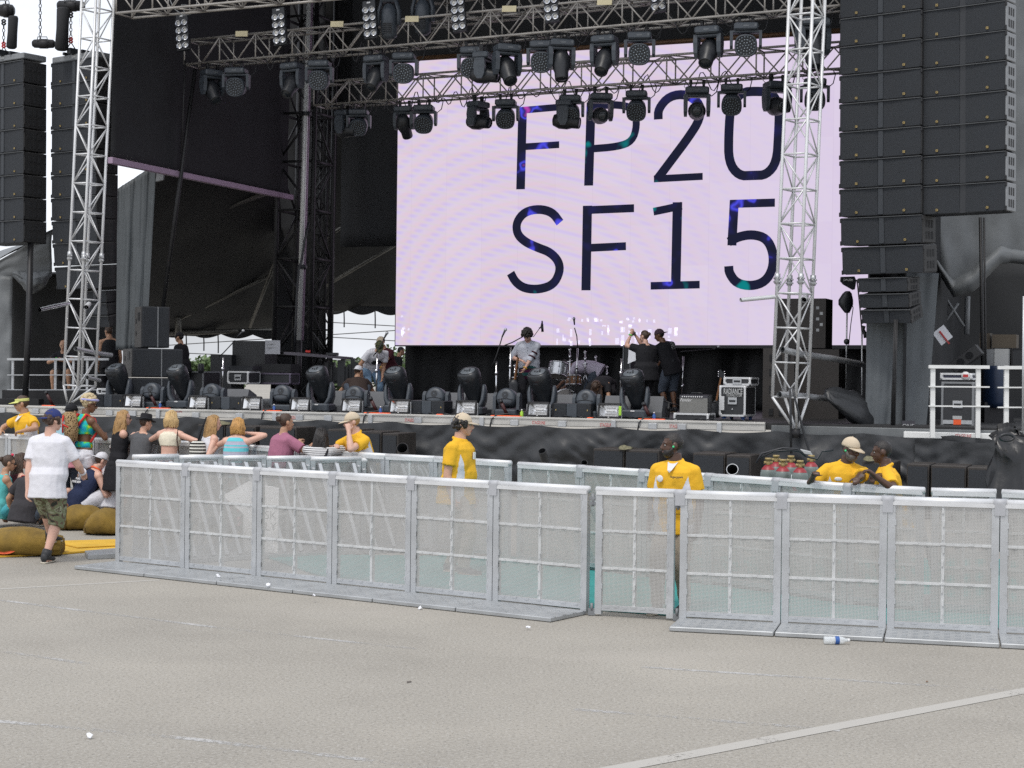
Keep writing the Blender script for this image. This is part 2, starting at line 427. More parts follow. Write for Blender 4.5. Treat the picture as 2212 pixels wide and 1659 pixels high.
def skirt(x0, x1, z0, z1, nx, seed, y=-.10):
    q = MB(); nz_ = 36; vs = []; fs = []
    for i in range(nx+1):
        for j in range(nz_+1):
            u = i/nx; v = j/nz_; x = x0+(x1-x0)*u; z = z1+(z0-z1)*v
            sag = .05*abs(math.sin(x*2.1+seed))*(1-v)**3
            f = .16*noise.noise(Vector((x*1.2+z*1.1, z*1.2-x*.4, seed)))+.10*noise.noise(Vector((x*3.0-z*2.0, z*2.4, seed+5)))
            f += .035*noise.noise(Vector((x*5.5+z*3.5, z*4.5-x*2.5, seed+20))); f += .13*abs(noise.noise(Vector((x*.8, z*3.5+abs((x % 1.9)-.95)*2.2, seed+9))))
            vs.append((x, y-.10*v-f*(.25+.9*v), z-sag)); 
    for i in range(nx):
        for j in range(nz_):
            a = i*(nz_+1)+j; fs.append((a, a+1, a+nz_+2, a+nz_+1))
    q._new([Vector(v) for v in vs], fs, 0, True); return q
skirt(-12.5, 10.6, .03, DECK-.13, 420, 2.0).build('skirt', vinyl, t)
for x, y in ((1163, 913.5), (1310, 918.5), (1461, 921.5), (632, 902), (887, 908), (381, 888)):
    p = SM.inverted() @ st(x, y, -.05)
    lettering('STAGELINE', .085, Matrix.Translation((p.x, -.037, p.z)), letter_red, t, xscale=.62)
# wing deck to the right, lower
b = MB(); b.box((9.4, .6, 1.33), (4.4, 1.4, .11), bev=.01); w_ = stage_thing('side_platform', 'pale edged side platform at the right wing, under the white railing', 'platform')
b.build('platform', white_paint, w_)
q = skirt(7.4, 11.6, .03, 1.28, 60, 6.0, -.16); q.build('skirt', vinyl, w_)
p = SM.inverted() @ st(2081, 944, -.1); lettering('STAGELINE', .085, Matrix.Translation((p.x, -.105, 1.33)), letter_red, w_, xscale=.62)

# ---------------------------------------------------------------- roof, drapes
def cloth(pts_fn, nu, nv, name, mat, parent=None, amp=.05, sc=1.2, seed=0, thick=.012, world=True, stretch=(1, 1)):
    q = MB(); vs = []; fs = []
    P = [[Vector(pts_fn(i/nu, j/nv)) for j in range(nv+1)] for i in range(nu+1)]
    for i in range(nu+1):
        for j in range(nv+1):
            a = P[min(i+1, nu)][j]-P[max(i-1, 0)][j]; c = P[i][min(j+1, nv)]-P[i][max(j-1, 0)]
            n = a.cross(c); n = n.normalized() if n.length > 1e-9 else Vector((0, 0, 1))
            p = P[i][j]
            f = noise.noise(Vector((i/nu*stretch[0]*sc*4, j/nv*stretch[1]*sc*4, seed)))+.5*noise.noise(Vector((i/nu*stretch[0]*sc*9, j/nv*stretch[1]*sc*9, seed+3)))
            vs.append(p+n*amp*f)
    for i in range(nu):
        for j in range(nv):
            a = i*(nv+1)+j; fs.append((a, a+nv+1, a+nv+2, a+1))
    q._new(vs, fs, 0, True)
    o = q.build(name, mat, parent, world, recalc=False)
    m = o.modifiers.new('thickness', 'SOLIDIFY'); m.thickness = thick
    return o
def quadfn(a, b, c, d):   # a top-left, b top-right, c bottom-right, d bottom-left
    a, b, c, d = map(Vector, (a, b, c, d))
    return lambda u, v: (a*(1-u)+b*u)*(1-v)+(d*(1-u)+c*u)*v
rf = stage_thing('stage_roof', 'black fabric roof high over the stage above the lighting trusses', 'roof')
b = MB(); b.box((-1.2, 5.6, 13.1), (16.6, 13.6, .15)); b.build('roof_skin', black_cloth, rf)
for y in (1.2, 4.2, 7.4):
    b = MB(); b.box((-1.2, y, 12.85), (16.2, .16, .3)); b.build('roof_beam', dark_steel, rf)
p1 = st(902, 134, 6.0); p2 = st(1806, 54, 6.0)
hd = stage_thing('header_drape', 'black header drape hanging above the top edge of the video wall', 'drape')
l1 = SM.inverted() @ p1; l2 = SM.inverted() @ p2; zt = (l1.z+l2.z)/2
b = MB(); b.box(((l1.x+l2.x)/2+.3, 6.0, zt+1.5), (l2.x-l1.x+2.2, .08, 3.0)); b.build('cloth', black_cloth, hd)
b = MB(); b.cyl((l1.x-.6, 6, zt-.02), (l2.x+1.2, 6, zt-.02), .06, n=8); b.build('batten', pm('rust_pipe', (.16, .09, .05), .5, .4, .3, 3), hd)
# stage-left scrim and its beam
bA = SM.inverted() @ st(232, 331, -.15)
scx = bA.x; sc = stage_thing('side_scrim', 'tall black scrim wall hanging above the mauve side beam', 'drape')
def scrim(u, v): return (scx-.02, .0+7.3*u, 13.0-(13.0-bA.z+.10)*v)
cloth(scrim, 40, 30, 'cloth', black_cloth, sc, .05, .7, 3, world=False)
b = MB(); b.box((scx+.03, 3.65, bA.z-.14), (.12, 7.5, .13), bev=.01); sb = tag(b.build('side_beam', mauve_beam, None), 'mauve steel beam sloping away under the black side scrim', 'beam'); sb.data.transform(SM)
for y in (.2, 2.4, 4.6, 6.6):
    pass
hk = stage_thing('upper_back_drape', 'black drape closing the stage back above the tent canopy', 'drape')
cloth(quadfn((-9.4, 10.9, 13), (9.6, 10.9, 13), (9.6, 10.9, 5.6), (-9.4, 10.9, 5.6)), 60, 20, 'cloth', black_cloth, hk, .06, 1.6, 8, world=False, stretch=(2.5, .3))
hr = stage_thing('side_wall_drape', 'black drape closing the right side of the stage behind the speaker hang', 'drape')
cloth(quadfn((7.0, 1.0, 13), (7.0, 11, 13), (7.0, 11, DECK), (7.0, 1.0, DECK)), 40, 20, 'cloth', black_cloth, hr, .06, 1.6, 4, world=False, stretch=(2.5, .3))
lw = stage_thing('lower_back_drape', 'pleated black drape under the video wall behind the band gear', 'drape')
pl = SM.inverted() @ st(869, 790, 11.2)
def pleat(u, v):
    x = pl.x+(9.6-pl.x)*u; f = .16*math.sin(x*3.2+1.9*math.sin(x*.7)+v*3)+.06*math.sin(x*8+v*4)
    return (x+.25*v*(1-u)**8, 11.2+f*(.35+v*.8), 5.7-(5.7-DECK)*v)
cloth(pleat, 220, 24, 'cloth', pm('drape_black', (.013, .0135, .015), .62, 0, .2, 2), lw, .03, 1.5, 2, world=False)

# ---------------------------------------------------------------- tent canopies of the left wing
tn = thing('wing_tent', 'dark fabric wing tent with pale ribs behind the left side of the stage', 'tent')
A1, A2, A3, A4 = at(322, 345, 37.5), at(604, 388, 41.5), at(615, 716, 49), at(236, 732, 46)
cloth(quadfn(A1, A2, A3, A4), 30, 24, 'canopy', tarp_dark, tn, .10, .8, 1)
B1_, B2_, B3_, B4_ = at(596, 250, 44.2), at(905, 180, 45.5), at(905, 672, 52), at(596, 668, 50)
cloth(quadfn(B1_, B2_, B3_, B4_), 24, 24, 'canopy', tarp_dark, tn, .10, .8, 2)
def scallop(x0, x1, yt, d, n, seed, slope=0):
    def f(u, v):
        x = x0+(x1-x0)*u; k = abs(math.sin(u*n*math.pi)); return at(x, yt+slope*u+v*(10+9*k), d)
    return f
cloth(scallop(340, 615, 710, 47.5, 4, 0, 4), 60, 4, 'valance', tarp_dark, tn, .02, 1, 5)
cloth(scallop(690, 905, 660, 51, 3.5, 0, 3), 60, 4, 'valance', tarp_dark, tn, .02, 1, 6)
for x0, y0, x1, y1, d0, d1, r in ((330, 504, 600, 407, 42.0, 41.6, .075), (352, 600, 360, 592, 44, 43.8, .05), (385, 690, 604, 585, 46.3, 45.6, .05), (352, 720, 610, 712, 46.8, 48.4, .07),
                                  (540, 706, 596, 560, 47.2, 44.0, .05), (705, 512, 868, 410, 46.8, 47.2, .05), (705, 616, 868, 520, 49.2, 48.6, .06), (385, 730, 385, 684, 46.4, 46.2, .09)):
    b = MB(); b.cyl(at(x0, y0, d0-.25), at(x1, y1, d1-.25), r, n=8); b.build('rib', pm('rib_metal', (.17, .165, .15), .5, .5, .2, 2), tn, True)
for x, y0, y1 in ((743, 672, 707), (810, 670, 709), (402, 722, 754), (440, 724, 758), (471, 724, 763)):
    b = MB(); b.tube([at(x, y0, 46.5), at(x+.6, (y0+y1)/2, 46.5), at(x+.4, y1, 46.5)], .018, 4); b.build('tie_strap', tarp_dark, tn, True)
cloth(quadfn(at(592, -60, 43.6), at(704, -60, 43.6), at(704, 872, 43.6), at(592, 872, 43.6)), 14, 40, 'side_flap', black_cloth, tn, .05, 1, 15)
cloth(quadfn(at(690, -80, 44.1), at(880, -80, 45), at(880, 290, 45), at(690, 290, 44.1)), 14, 20, 'side_flap', black_cloth, tn, .04, 1, 16)
# left front tent
lt = thing('left_tent', 'grey tarpaulin tent at the far left below the speaker hang', 'tent')
def poly_cloth(name, pts, d, mat, parent, amp=.05, seed=0, n=24):
    # triangulated grid inside a screen-traced outline, standing at depth d with its own thickness
    q = MB(); q.prism([at(x, y, d) for x, y in pts], Vector((.01, .05, 0)))
    return q.build(name, mat, parent, True)
cloth(quadfn(at(-60, 596, 39), at(112, 498, 39), at(112, 598, 39), at(-60, 606, 39)), 24, 14, 'gable', tarp, lt, .05, .9, 2)
cloth(quadfn(at(-60, 597, 38.98), at(27, 597, 38.98), at(24, 878, 38.5), at(-60, 878, 38.5)), 12, 30, 'wall_panel', tarp, lt, .07, .8, 9, stretch=(1, 2))
cloth(quadfn(at(-60, 592, 38.98), at(114, 494, 38.98), at(220, 470, 44), at(-40, 556, 44)), 16, 10, 'roof_panel', tarp, lt, .03, .8, 4)
def swag(u, v):
    x = 28+84*u; k = math.sin(u*math.pi); return at(x, 588+v*(8+38*k*k**.3), 38.8-.25*math.sin(v*math.pi)*k)
cloth(swag, 30, 14, 'swag', tarp, lt, .05, 1.4, 7)
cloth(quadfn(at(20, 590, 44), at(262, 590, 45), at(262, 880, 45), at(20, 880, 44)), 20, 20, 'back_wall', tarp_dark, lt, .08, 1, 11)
cloth(quadfn(at(-60, 592, 39.05), at(112, 592, 39.05), at(262, 588, 45), at(-60, 588, 44)), 12, 12, 'ceiling_panel', tarp_dark, lt, .04, 1, 13)  # flat panel added under the roof to shade the seated man
# column drape beside the left tower
cd = thing('column_drape', 'pale grey hanging drape strip right of the left truss tower', 'drape')
def cdr(u, v):
    xl = 254+(250-254)*v; xr = 338+(320-338)*min(1, v*1.2); yt = 408-55*u
    return at(xl+(xr-xl)*u, yt+(756-yt)*v, 36.4+.02*math.sin(u*17)+.01*math.sin(u*31+v*3))
cloth(cdr, 50, 30, 'cloth', pm('grey_scrim', (.085, .096, .103), .6, 0, .15, 1.5), cd, .025, 1.2, 3, stretch=(2.2, .4))
bk = MB(); bk.prism([at(341, 352, 36.2), at(356, 352, 36.2), at(352, 388, 36.2), at(336, 392, 36.2)], (0, .12, 0)); bk.build('bracket', grey_paint, cd, True)
# right wing tarpaulin
rt = thing('right_tent', 'grey tarpaulin wall with gathered lower edge at the right wing', 'tent')
LOW = [(1975, 585), (2024, 585), (2059, 640), (2100, 622), (2161, 566), (2240, 574)]
def lowy(x):
    for (xa, ya), (xb, yb) in zip(LOW, LOW[1:]):
        if xa <= x <= xb: return ya+(yb-ya)*(x-xa)/(xb-xa)
    return LOW[0][1] if x < LOW[0][0] else LOW[-1][1]
def rtf(u, v):
    x = 1975+275*u; yb = lowy(x)
    fold = .10*math.sin((x-2161)*.03*max(0, v-.6)*6+v*9)*max(0, v-.55)+.10*math.exp(-((x-2058-(1-v)*-180)/26)**2)*v
    return at(x, -40+(yb+40)*v, 33.5-fold)
cloth(rtf, 70, 70, 'wall', tarp, rt, .06, 1.1, 5)
def roll(u, v):
    x = 2024+(2230-2024)*u; yb = lowy(x); a = v*math.pi*1.8; k = math.sin(min(1, u*1.3)*math.pi*.9)
    return at(x, yb-12+(10+14*k)*math.sin(a)-4, 33.3-(.10+.16*k)*(1-math.cos(a)))
cloth(roll, 40, 16, 'gathered_roll', tarp, rt, .03, 1.6, 8)
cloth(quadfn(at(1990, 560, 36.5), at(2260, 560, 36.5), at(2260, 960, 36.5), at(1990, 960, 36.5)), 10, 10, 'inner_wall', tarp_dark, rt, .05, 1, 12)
b = MB(); b.cyl(at(2118, 470, 31.6), at(2125, 945, 31.6), .035, n=8); b.cyl(at(2126, 470, 31.5), at(2131, 945, 31.5), .02, n=6); b.build('pole', dark_steel, rt, True)
b = MB(); b.cyl(at(2090, 640, 35), at(2088, 722, 35), .06, n=8); b.build('pole', grey_paint, rt, True)
for a_, b_ in (((2040, 640), (2082, 705)), ((2070, 655), (2034, 706))):
    b = MB(); b.cyl(at(*a_, 34.6), at(*b_, 34.6), .03, n=6); b.build('brace', grey_paint, rt, True)
b = MB(); b.cyl(at(2211, 640, 27.5), at(2209, 962, 27.5), .016, n=8); tag(b.build('upright_pole', alu_dull), 'pale upright pole at the right edge of the wing railing', 'pole')
# right column drape with centre slot
rd = thing('column_drape', 'slate grey double drape hanging on the column under the right speaker hang', 'drape')
def dr(x0, x1, xb0, xb1, yt_, ph):
    def f(u, v):
        xa = x0+(x1-x0)*u; xb = xb0+(xb1-xb0)*u; return at(xa+(xb-xa)*v, yt_+(948-yt_)*v, 29.5+.012*math.sin(u*9+ph)+.005*math.sin(u*21+v*2))
    return f
g2 = pm('slate_drape', (.098, .110, .120), .6, 0, .12, 1.5, .3, 5)
cloth(dr(1872, 1933, 1869, 1923, 660, 0), 30, 40, 'cloth', g2, rd, .02, .6, 1, stretch=(1, 1.5))
cloth(dr(1938, 2028, 1934, 1999, 590, 2), 34, 40, 'cloth', g2, rd, .02, .6, 6, stretch=(1, 1.5))
b = MB(); b.box(at(1934, 800, 29.75), (.22, .1, 2.9)); b.build('column', dark_steel, rd, True)
for dx in (-2, 1, 4):
    b = MB(); b.tube([at(1934+dx, 690, 28.75), at(1931+dx, 820, 28.75), at(1927+dx, 946, 28.75)], .014, 5); b.build('strap', dark_steel, rd, True)
b = MB(); b.box(at(1962, 930, 28.7), (.22, .02, .34)); pl_ = b.build('placard', letter_dark, rd, True)
me = text_mesh('ONE\nLIVE', .10); me.materials.clear(); me.transform(Matrix.Translation(at(1962, 927, 28.68)) @ Matrix.Rotation(R(90), 4, 'X')); link('lettering', me, letter_grey, rd, True)

# ---------------------------------------------------------------- video wall
SY = 10.0
inv = SM.inverted()
def sl_(x, y, sy=SY): return inv @ st(x, y, sy)
c0 = sl_(854, 745.5); c1 = sl_(1873, 745.5); ctop = sl_(871, 140).z+.6
vw = stage_thing('video_wall', 'huge lilac LED video wall with FP20 SF15 lettering at the back of stage', 'video wall')
def screen_mat():
    m, nt, out = new_mat('led_screen'); L = nt.links.new
    em = nd(nt, 'ShaderNodeEmission'); L(em.outputs[0], out.inputs[0]); em.inputs[1].default_value = .80
    tc = nd(nt, 'ShaderNodeTexCoord'); sp = nd(nt, 'ShaderNodeSeparateXYZ'); L(tc.outputs['Object'], sp.inputs[0])
    def M(op, a, b_=None, c_=None):
        n = nd(nt, 'ShaderNodeMath', operation=op)
        for i, v in enumerate((a, b_, c_)):
            if v is None: continue
            if isinstance(v, (int, float)): n.inputs[i].default_value = v
            else: L(v, n.inputs[i])
        return n.outputs[0]
    X, Z = sp.outputs[0], sp.outputs[2]
    dx = M('SUBTRACT', X, -3.6); dz = M('SUBTRACT', Z, 2.0)
    rho = M('SQRT', M('ADD', M('MULTIPLY', dx, dx), M('MULTIPLY', M('MULTIPLY', dz, dz), .75)))
    ring = M('SINE', M('MULTIPLY', M('POWER', rho, 1.12), 12.5))
    ring2 = M('SINE', M('MULTIPLY_ADD', M('POWER', rho, 1.12), 12.5, 2.1))
    dash = M('SINE', M('ADD', M('MULTIPLY', Z, 37.0), M('MULTIPLY', X, 9.0)))
    dash2 = M('SINE', M('ADD', M('MULTIPLY', Z, 37.0), M('MULTIPLY', X, -7.0)))
    mr = nd(nt, 'ShaderNodeMapRange', interpolation_type='SMOOTHSTEP'); L(X, mr.inputs[0]); mr.inputs[1].default_value = 4.2; mr.inputs[2].default_value = -4.5
    fade = mr.outputs[0]
    def mixc(f, a, b_):
        x = nd(nt, 'ShaderNodeMix', data_type='RGBA'); L(f, x.inputs[0])
        for i, v in ((6, a), (7, b_)):
            if isinstance(v, tuple): x.inputs[i].default_value = v
            else: L(v, x.inputs[i])
        return x.outputs[2]
    def clampm(v): 
        n = nd(nt, 'ShaderNodeClamp'); L(v, n.inputs[0]); return n.outputs[0]
    base = (.665, .570, .735, 1)
    peach = clampm(M('MULTIPLY', M('MULTIPLY', M('MULTIPLY_ADD', ring, .15, .18), fade), M('MULTIPLY_ADD', dash2, .22, .78)))
    c = mixc(peach, base, (.80, .50, .46, 1))
    blue = clampm(M('MULTIPLY', M('MULTIPLY', M('MULTIPLY_ADD', ring2, .19, .09), M('MULTIPLY_ADD', dash, .5, .5)), M('MULTIPLY_ADD', fade, .85, .12)))
    c = mixc(blue, c, (.36, .30, .98, 1))
    green = clampm(M('MULTIPLY', M('MULTIPLY_ADD', dash, -.3, -.05), fade))
    c = mixc(green, c, (.60, .62, .50, 1))
    # every LED module a touch brighter or dimmer, then the seams
    cb_ = nd(nt, 'ShaderNodeCombineXYZ'); L(M('FLOOR', M('DIVIDE', X, .985)), cb_.inputs[0]); L(M('FLOOR', M('DIVIDE', Z, .985)), cb_.inputs[1])
    wn = nd(nt, 'ShaderNodeTexWhiteNoise', noise_dimensions='2D'); L(cb_.outputs[0], wn.inputs['Vector'])
    c = mixc(M('MULTIPLY', wn.outputs[0], .16), c, (.80, .74, .84, 1))
    sx = M('LESS_THAN', M('FRACT', M('DIVIDE', X, .985)), .012)
    c = mixc(M('MULTIPLY', sx, .25), c, (.5, .42, .55, 1))
    L(c, em.inputs[0]); return m
scr = screen_mat()
b = MB(); b.quad([(c0.x, SY, c0.z), (c1.x, SY, c1.z), (c1.x, SY, ctop), (c0.x, SY, ctop)])
b.build('led_face', scr, vw, recalc=False)
b = MB(); b.box(((c0.x+c1.x)/2, SY+.15, (c0.z+ctop)/2), (c1.x-c0.x+.06, .26, ctop-c0.z+.06)); b.build('cabinet', black_plastic, vw)
def ink_mat():
    m, nt, out = new_mat('screen_ink'); L = nt.links.new
    em = nd(nt, 'ShaderNodeEmission'); L(em.outputs[0], out.inputs[0]); tc = nd(nt, 'ShaderNodeTexCoord')
    mp = nd(nt, 'ShaderNodeMapping'); mp.inputs['Location'].default_value = (3.4, 1.0, 2.2); L(tc.outputs['Object'], mp.inputs[0])
    n = nd(nt, 'ShaderNodeTexNoise'); n.inputs['Scale'].default_value = 1.25; n.inputs['Detail'].default_value = 2; L(mp.outputs[0], n.inputs['Vector'])
    r = nd(nt, 'ShaderNodeValToRGB'); e = r.color_ramp.elements
    e[0].position = .0; e[0].color = (.004, .25, .22, 1); e[1].position = 1; e[1].color = (.02, .35, .30, 1)
    for p_, c_ in ((.29, (.004, .16, .17, 1)), (.345, (.010, .011, .03, 1)), (.52, (.011, .012, .026, 1)), (.61, (.014, .014, .06, 1)), (.645, (.06, .06, .60, 1)), (.67, (.02, .02, .12, 1)), (.70, (.40, .05, .35, 1)), (.73, (.05, .04, .2, 1))):
        x = e.new(p_); x.color = c_
    L(n.outputs[0], r.inputs[0]); L(r.outputs[0], em.inputs[0]); return m
ink = ink_mat()
def glyph(name, strokes):
    q = MB()
    for w_, pts in strokes:
        P = [sl_(x, y, SY-.004) for x, y in pts]; P = [Vector((p.x, p.z)) for p in P]; hw = w_/2; n = len(P); L_, R2 = [], []
        for i, p in enumerate(P):
            d0 = (P[i]-P[i-1]).normalized() if i else None; d1 = (P[i+1]-P[i]).normalized() if i < n-1 else None
            if d0 is None: nn = Vector((-d1.y, d1.x)); k = 1
            elif d1 is None: nn = Vector((-d0.y, d0.x)); k = 1
            else:
                nn = Vector((-d0.y-d1.y, d0.x+d1.x)).normalized(); k = 1/max(.5, nn.dot(Vector((-d0.y, d0.x))))
            L_.append(p+nn*hw*k); R2.append(p-nn*hw*k)
        for i in range(n-1):
            a, b_, c_, d_ = L_[i], L_[i+1], R2[i+1], R2[i]
            q._new([Vector((v.x, SY-.005, v.y)) for v in (a, b_, c_, d_)], [(0, 1, 2, 3)])
    return q.build(name, ink, vw, recalc=False)
def smooth(pts, k=2):
    for _ in range(k):
        o = [pts[0]]
        for a, b_ in zip(pts, pts[1:]):
            o += [(a[0]*.75+b_[0]*.25, a[1]*.75+b_[1]*.25), (a[0]*.25+b_[0]*.75, a[1]*.25+b_[1]*.75)]
        pts = o+[pts[-1]]
    return pts
W1 = .235
glyph('letter_f', [(W1, [(1129, 231), (1124.5, 409)]), (.17, [(1120, 239), (1212, 231)]), (.17, [(1125, 317.5), (1208, 312.5)])])
glyph('letter_p', [(W1, [(1277, 221), (1271.5, 401)]), (.185, smooth([(1270, 230), (1342, 225), (1371, 238), (1376, 272), (1366, 305), (1335, 317), (1271, 322)]))])
glyph('digit_two', [(.222, smooth([(1422, 258), (1422, 235), (1446, 207), (1484, 203), (1513, 225), (1512, 258), (1488, 296), (1455, 340), (1419, 388)])), (.17, [(1412.5, 386.5), (1518, 381)])])
glyph('digit_zero', [(.222, smooth([(1627, 379), (1596, 380), (1574, 350), (1574, 290), (1578, 230), (1602, 199), (1632, 197), (1666, 199), (1684, 230), (1682, 290), (1678, 350), (1656, 378), (1627, 379)]))])
def r7(pts): return [(1106+x/4, 414.75+y/4) for x, y in pts]
glyph('letter_s', [(.222, smooth(r7([(415, 265), (350, 175), (235, 145), (110, 170), (38, 260), (42, 360), (110, 430), (220, 480), (330, 520), (405, 600), (415, 690), (360, 800), (240, 842), (110, 835), (30, 780), (-12, 700)])))])
glyph('letter_f', [(.24, r7([(652, 118), (639, 850)])), (.195, r7([(615, 158), (1055, 140)])), (.195, r7([(640, 484), (985, 468)]))])
glyph('digit_one', [(.24, r7([(1430, 88), (1415, 800)])), (.19, r7([(1222, 170), (1330, 148), (1468, 118)])), (.185, r7([(1198, 811), (1622, 800)]))])
glyph('digit_five', [(.195, r7([(1885, 103), (2272, 92)])), (.222, r7([(1921, 72), (1900, 462)])), (.222, smooth(r7([(1872, 432), (1960, 385), (2080, 365), (2200, 400), (2258, 520), (2256, 660), (2190, 775), (2070, 815), (1940, 790), (1876, 700), (1873, 640)])))])
# a few dead and washed-out LED modules low on the wall
wash_m = pm('washed_led', (.72, .66, .82), .5, 0, .02, 3, emit=.72)
rnd = random.Random(5); q = MB()
for x0, y0, w_, h_, n in ((1200, 700, 200, 38, 40), (1225, 685, 190, 9, 22), (1440, 706, 12, 38, 8), (866, 676, 10, 54, 10)):
    for _ in range(n):
        x = x0+rnd.random()*w_; x = x0+round((x-x0)/14)*14+rnd.random()*4; y = y0+rnd.random()*h_
        a = sl_(x, y, SY-.003); ww = .03+.07*rnd.random(); hh = .03+.16*rnd.random()*(1 if h_ > 20 else .3)
        q.quad([(a.x, SY-.003, a.z), (a.x+ww, SY-.003, a.z), (a.x+ww, SY-.003, max(c0.z+.01, a.z-hh)), (a.x, SY-.003, max(c0.z+.01, a.z-hh))])
q.build('washed_out_module', wash_m, vw, recalc=False)
# ---------------------------------------------------------------- trusses
def truss(name, label, cat, a, b, w, h, bay, mat, r=.025, rl=.013, group=None, up=None, lace='X', joints=(), vs=1):
    a = Vector(a); b = Vector(b); d = (b-a); L = d.length; d.normalize()
    t = thing(name, label, cat, a, 0, group)
    u = Vector(up) if up is not None else Vector((0, 0, 1)); s = d.cross(u).normalized(); u = s.cross(d)
    def pt(k, i, j): return d*k+s*(w/2*i)+u*(h/2*j)
    n = max(1, round(L/bay)); k = L/n
    for i, j in ((-1, -1), (1, -1), (1, 1), (-1, 1)):
        q = MB(); q.cyl(pt(0, i, j), pt(L, i, j), r, n=10); q.build('chord', mat, t)
    lc = MB(); fr = lc; c4 = [(-1, -1), (1, -1), (1, 1), (-1, 1)]
    for m in range(0, n+1, vs):
        for f in range(4):
            fr.cyl(pt(m*k, *c4[f]), pt(m*k, *c4[(f+1) % 4]), rl*1.15, n=6)
    for m in range(n):
        for f in range(4):
            e, g_ = c4[f], c4[(f+1) % 4]
            if lace == 'X' or (m+f) % 2 == 0: lc.cyl(pt(m*k, *e), pt((m+1)*k, *g_), rl, n=6)
            if lace == 'X' or (m+f) % 2: lc.cyl(pt(m*k, *g_), pt((m+1)*k, *e), rl, n=6)
    lc.build('lacing', mat, t)
    for jk in joints:
        for i, j in c4:
            q = MB()
            q.cyl(pt(jk-.06, i, j), pt(jk+.06, i, j), r*1.7, n=8); q.cyl(pt(jk-.02, i, j)-s*.07, pt(jk-.02, i, j)+s*.07, .016, n=6)
            q.build('coupler', alu_dull, t)
    return t
# left and right silver towers: upright square trusses turned 37 degrees, tapering to a point at the deck edge
def tower(label, bx, by, tx, ty, ax, ay, sy, bay_px, joint):
    b0 = st(bx, by, sy); t0 = st(tx, ty, sy); s_ = FPX/((b0-CAM).dot(F_))
    az = R(37); side = .45
    t = truss('truss_tower', label, 'tower', b0, t0, side, side, bay_px/s_, alu, .029, .0145, 'silver truss towers', up=(math.sin(az), math.cos(az), 0), lace='Z', joints=joint)
    ap = st(ax, ay, sy)-b0
    d = (t0-b0).normalized(); u = Vector((math.sin(az), math.cos(az), 0)); s2 = d.cross(u).normalized(); u = s2.cross(d)
    for i, j in ((-1, -1), (1, -1), (1, 1), (-1, 1)):
        q = MB(); q.cyl(s2*(side/2*i)+u*(side/2*j), ap+s2*(.03*i)+u*(.03*j), .028, .022, n=8); q.build('leg', alu, t)
    q = MB(); q.cyl(ap, ap+Vector((0, 0, -.16)), .07, .09, n=12); q.build('foot', dark_steel, t)
    return t
tl = tower('silver truss tower in front of the left speaker hang', 172, 833, 213, -40, 150, 870, -.25, 61.3, (2.62, 2.68))
tr_ = tower('silver truss tower crossing the right side of the video wall', 1707, 858, 1745, -40, 1719, 926, -.25, 77.5, (2.0, 2.06))
def pipe(label, pts, d, r, mat=alu, cap=True, name='outrigger_pipe'):
    q = MB(); P = [at(x, y, dd) for (x, y), dd in zip(pts, d)]
    q.tube(P, r, 12, caps=False); a, b = P[0], P[1]; dr = (b-a).normalized()
    q.tube([P[0]+dr*.004, P[0]+dr*.05], r*.82, 12, caps=False); q.cyl(P[-1], P[-1]+(P[-1]-P[-2]).normalized()*.01, r, n=12)
    o = q.build(name, mat); return tag(o, label, 'pipe', 'pipes clamped to the truss towers')
pipe('polished pipe stub pointing left from the left truss tower', [(86, 669), (148, 655)], [33.2, 33.9], .045, chrome)
pipe('pale pipe stub pointing left from the right truss tower', [(1600, 648), (1672, 641)], [28.3, 28.6], .036, alu)
pipe('dull pipe running back from the right truss tower, upper of two', [(1689, 755), (1731, 765), (1800, 775), (1862, 787)], [28.2, 28.9, 30, 31], .055, alu_dull)
pipe('dull pipe running back from the right truss tower, lower of two', [(1683, 852), (1731, 855), (1796, 862)], [28.2, 28.9, 30], .052, alu_dull)
pipe('short pipe end poking out of the left tower, above the railing', [(163, 753), (205, 762), (240, 767)], [33.7, 34.4, 35], .045, alu_dull)
pipe('short pipe end poking out low on the left tower', [(188, 815), (215, 822)], [33.8, 34.4], .04, alu_dull)
pipe('short pipe clamped between couplers of the left tower', [(186, 664), (192, 657)], [33.4, 33.9], .05, alu)
pipe('short pipe clamped under the couplers of the right tower', [(1736, 648), (1741, 640)], [28.4, 29.0], .05, alu)

h1 = (at(409, 139, 36.0), at(1830, 11, 29.5))
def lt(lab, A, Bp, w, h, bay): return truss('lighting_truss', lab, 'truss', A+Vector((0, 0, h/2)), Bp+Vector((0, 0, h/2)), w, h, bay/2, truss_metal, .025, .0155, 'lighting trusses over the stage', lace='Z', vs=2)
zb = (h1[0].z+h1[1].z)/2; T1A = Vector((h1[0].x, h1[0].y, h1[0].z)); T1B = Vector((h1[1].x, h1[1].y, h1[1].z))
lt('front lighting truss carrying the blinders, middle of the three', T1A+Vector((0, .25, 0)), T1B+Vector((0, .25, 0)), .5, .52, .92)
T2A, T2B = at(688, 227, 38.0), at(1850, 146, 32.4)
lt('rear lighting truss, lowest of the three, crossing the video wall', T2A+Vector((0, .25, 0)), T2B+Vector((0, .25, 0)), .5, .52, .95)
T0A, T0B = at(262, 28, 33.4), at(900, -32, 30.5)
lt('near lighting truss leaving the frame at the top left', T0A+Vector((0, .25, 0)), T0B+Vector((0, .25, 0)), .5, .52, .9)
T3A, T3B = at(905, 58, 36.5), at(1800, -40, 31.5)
lt('dim lighting truss behind the front truss, mostly hidden by it', T3A, T3B, .5, .52, .92)
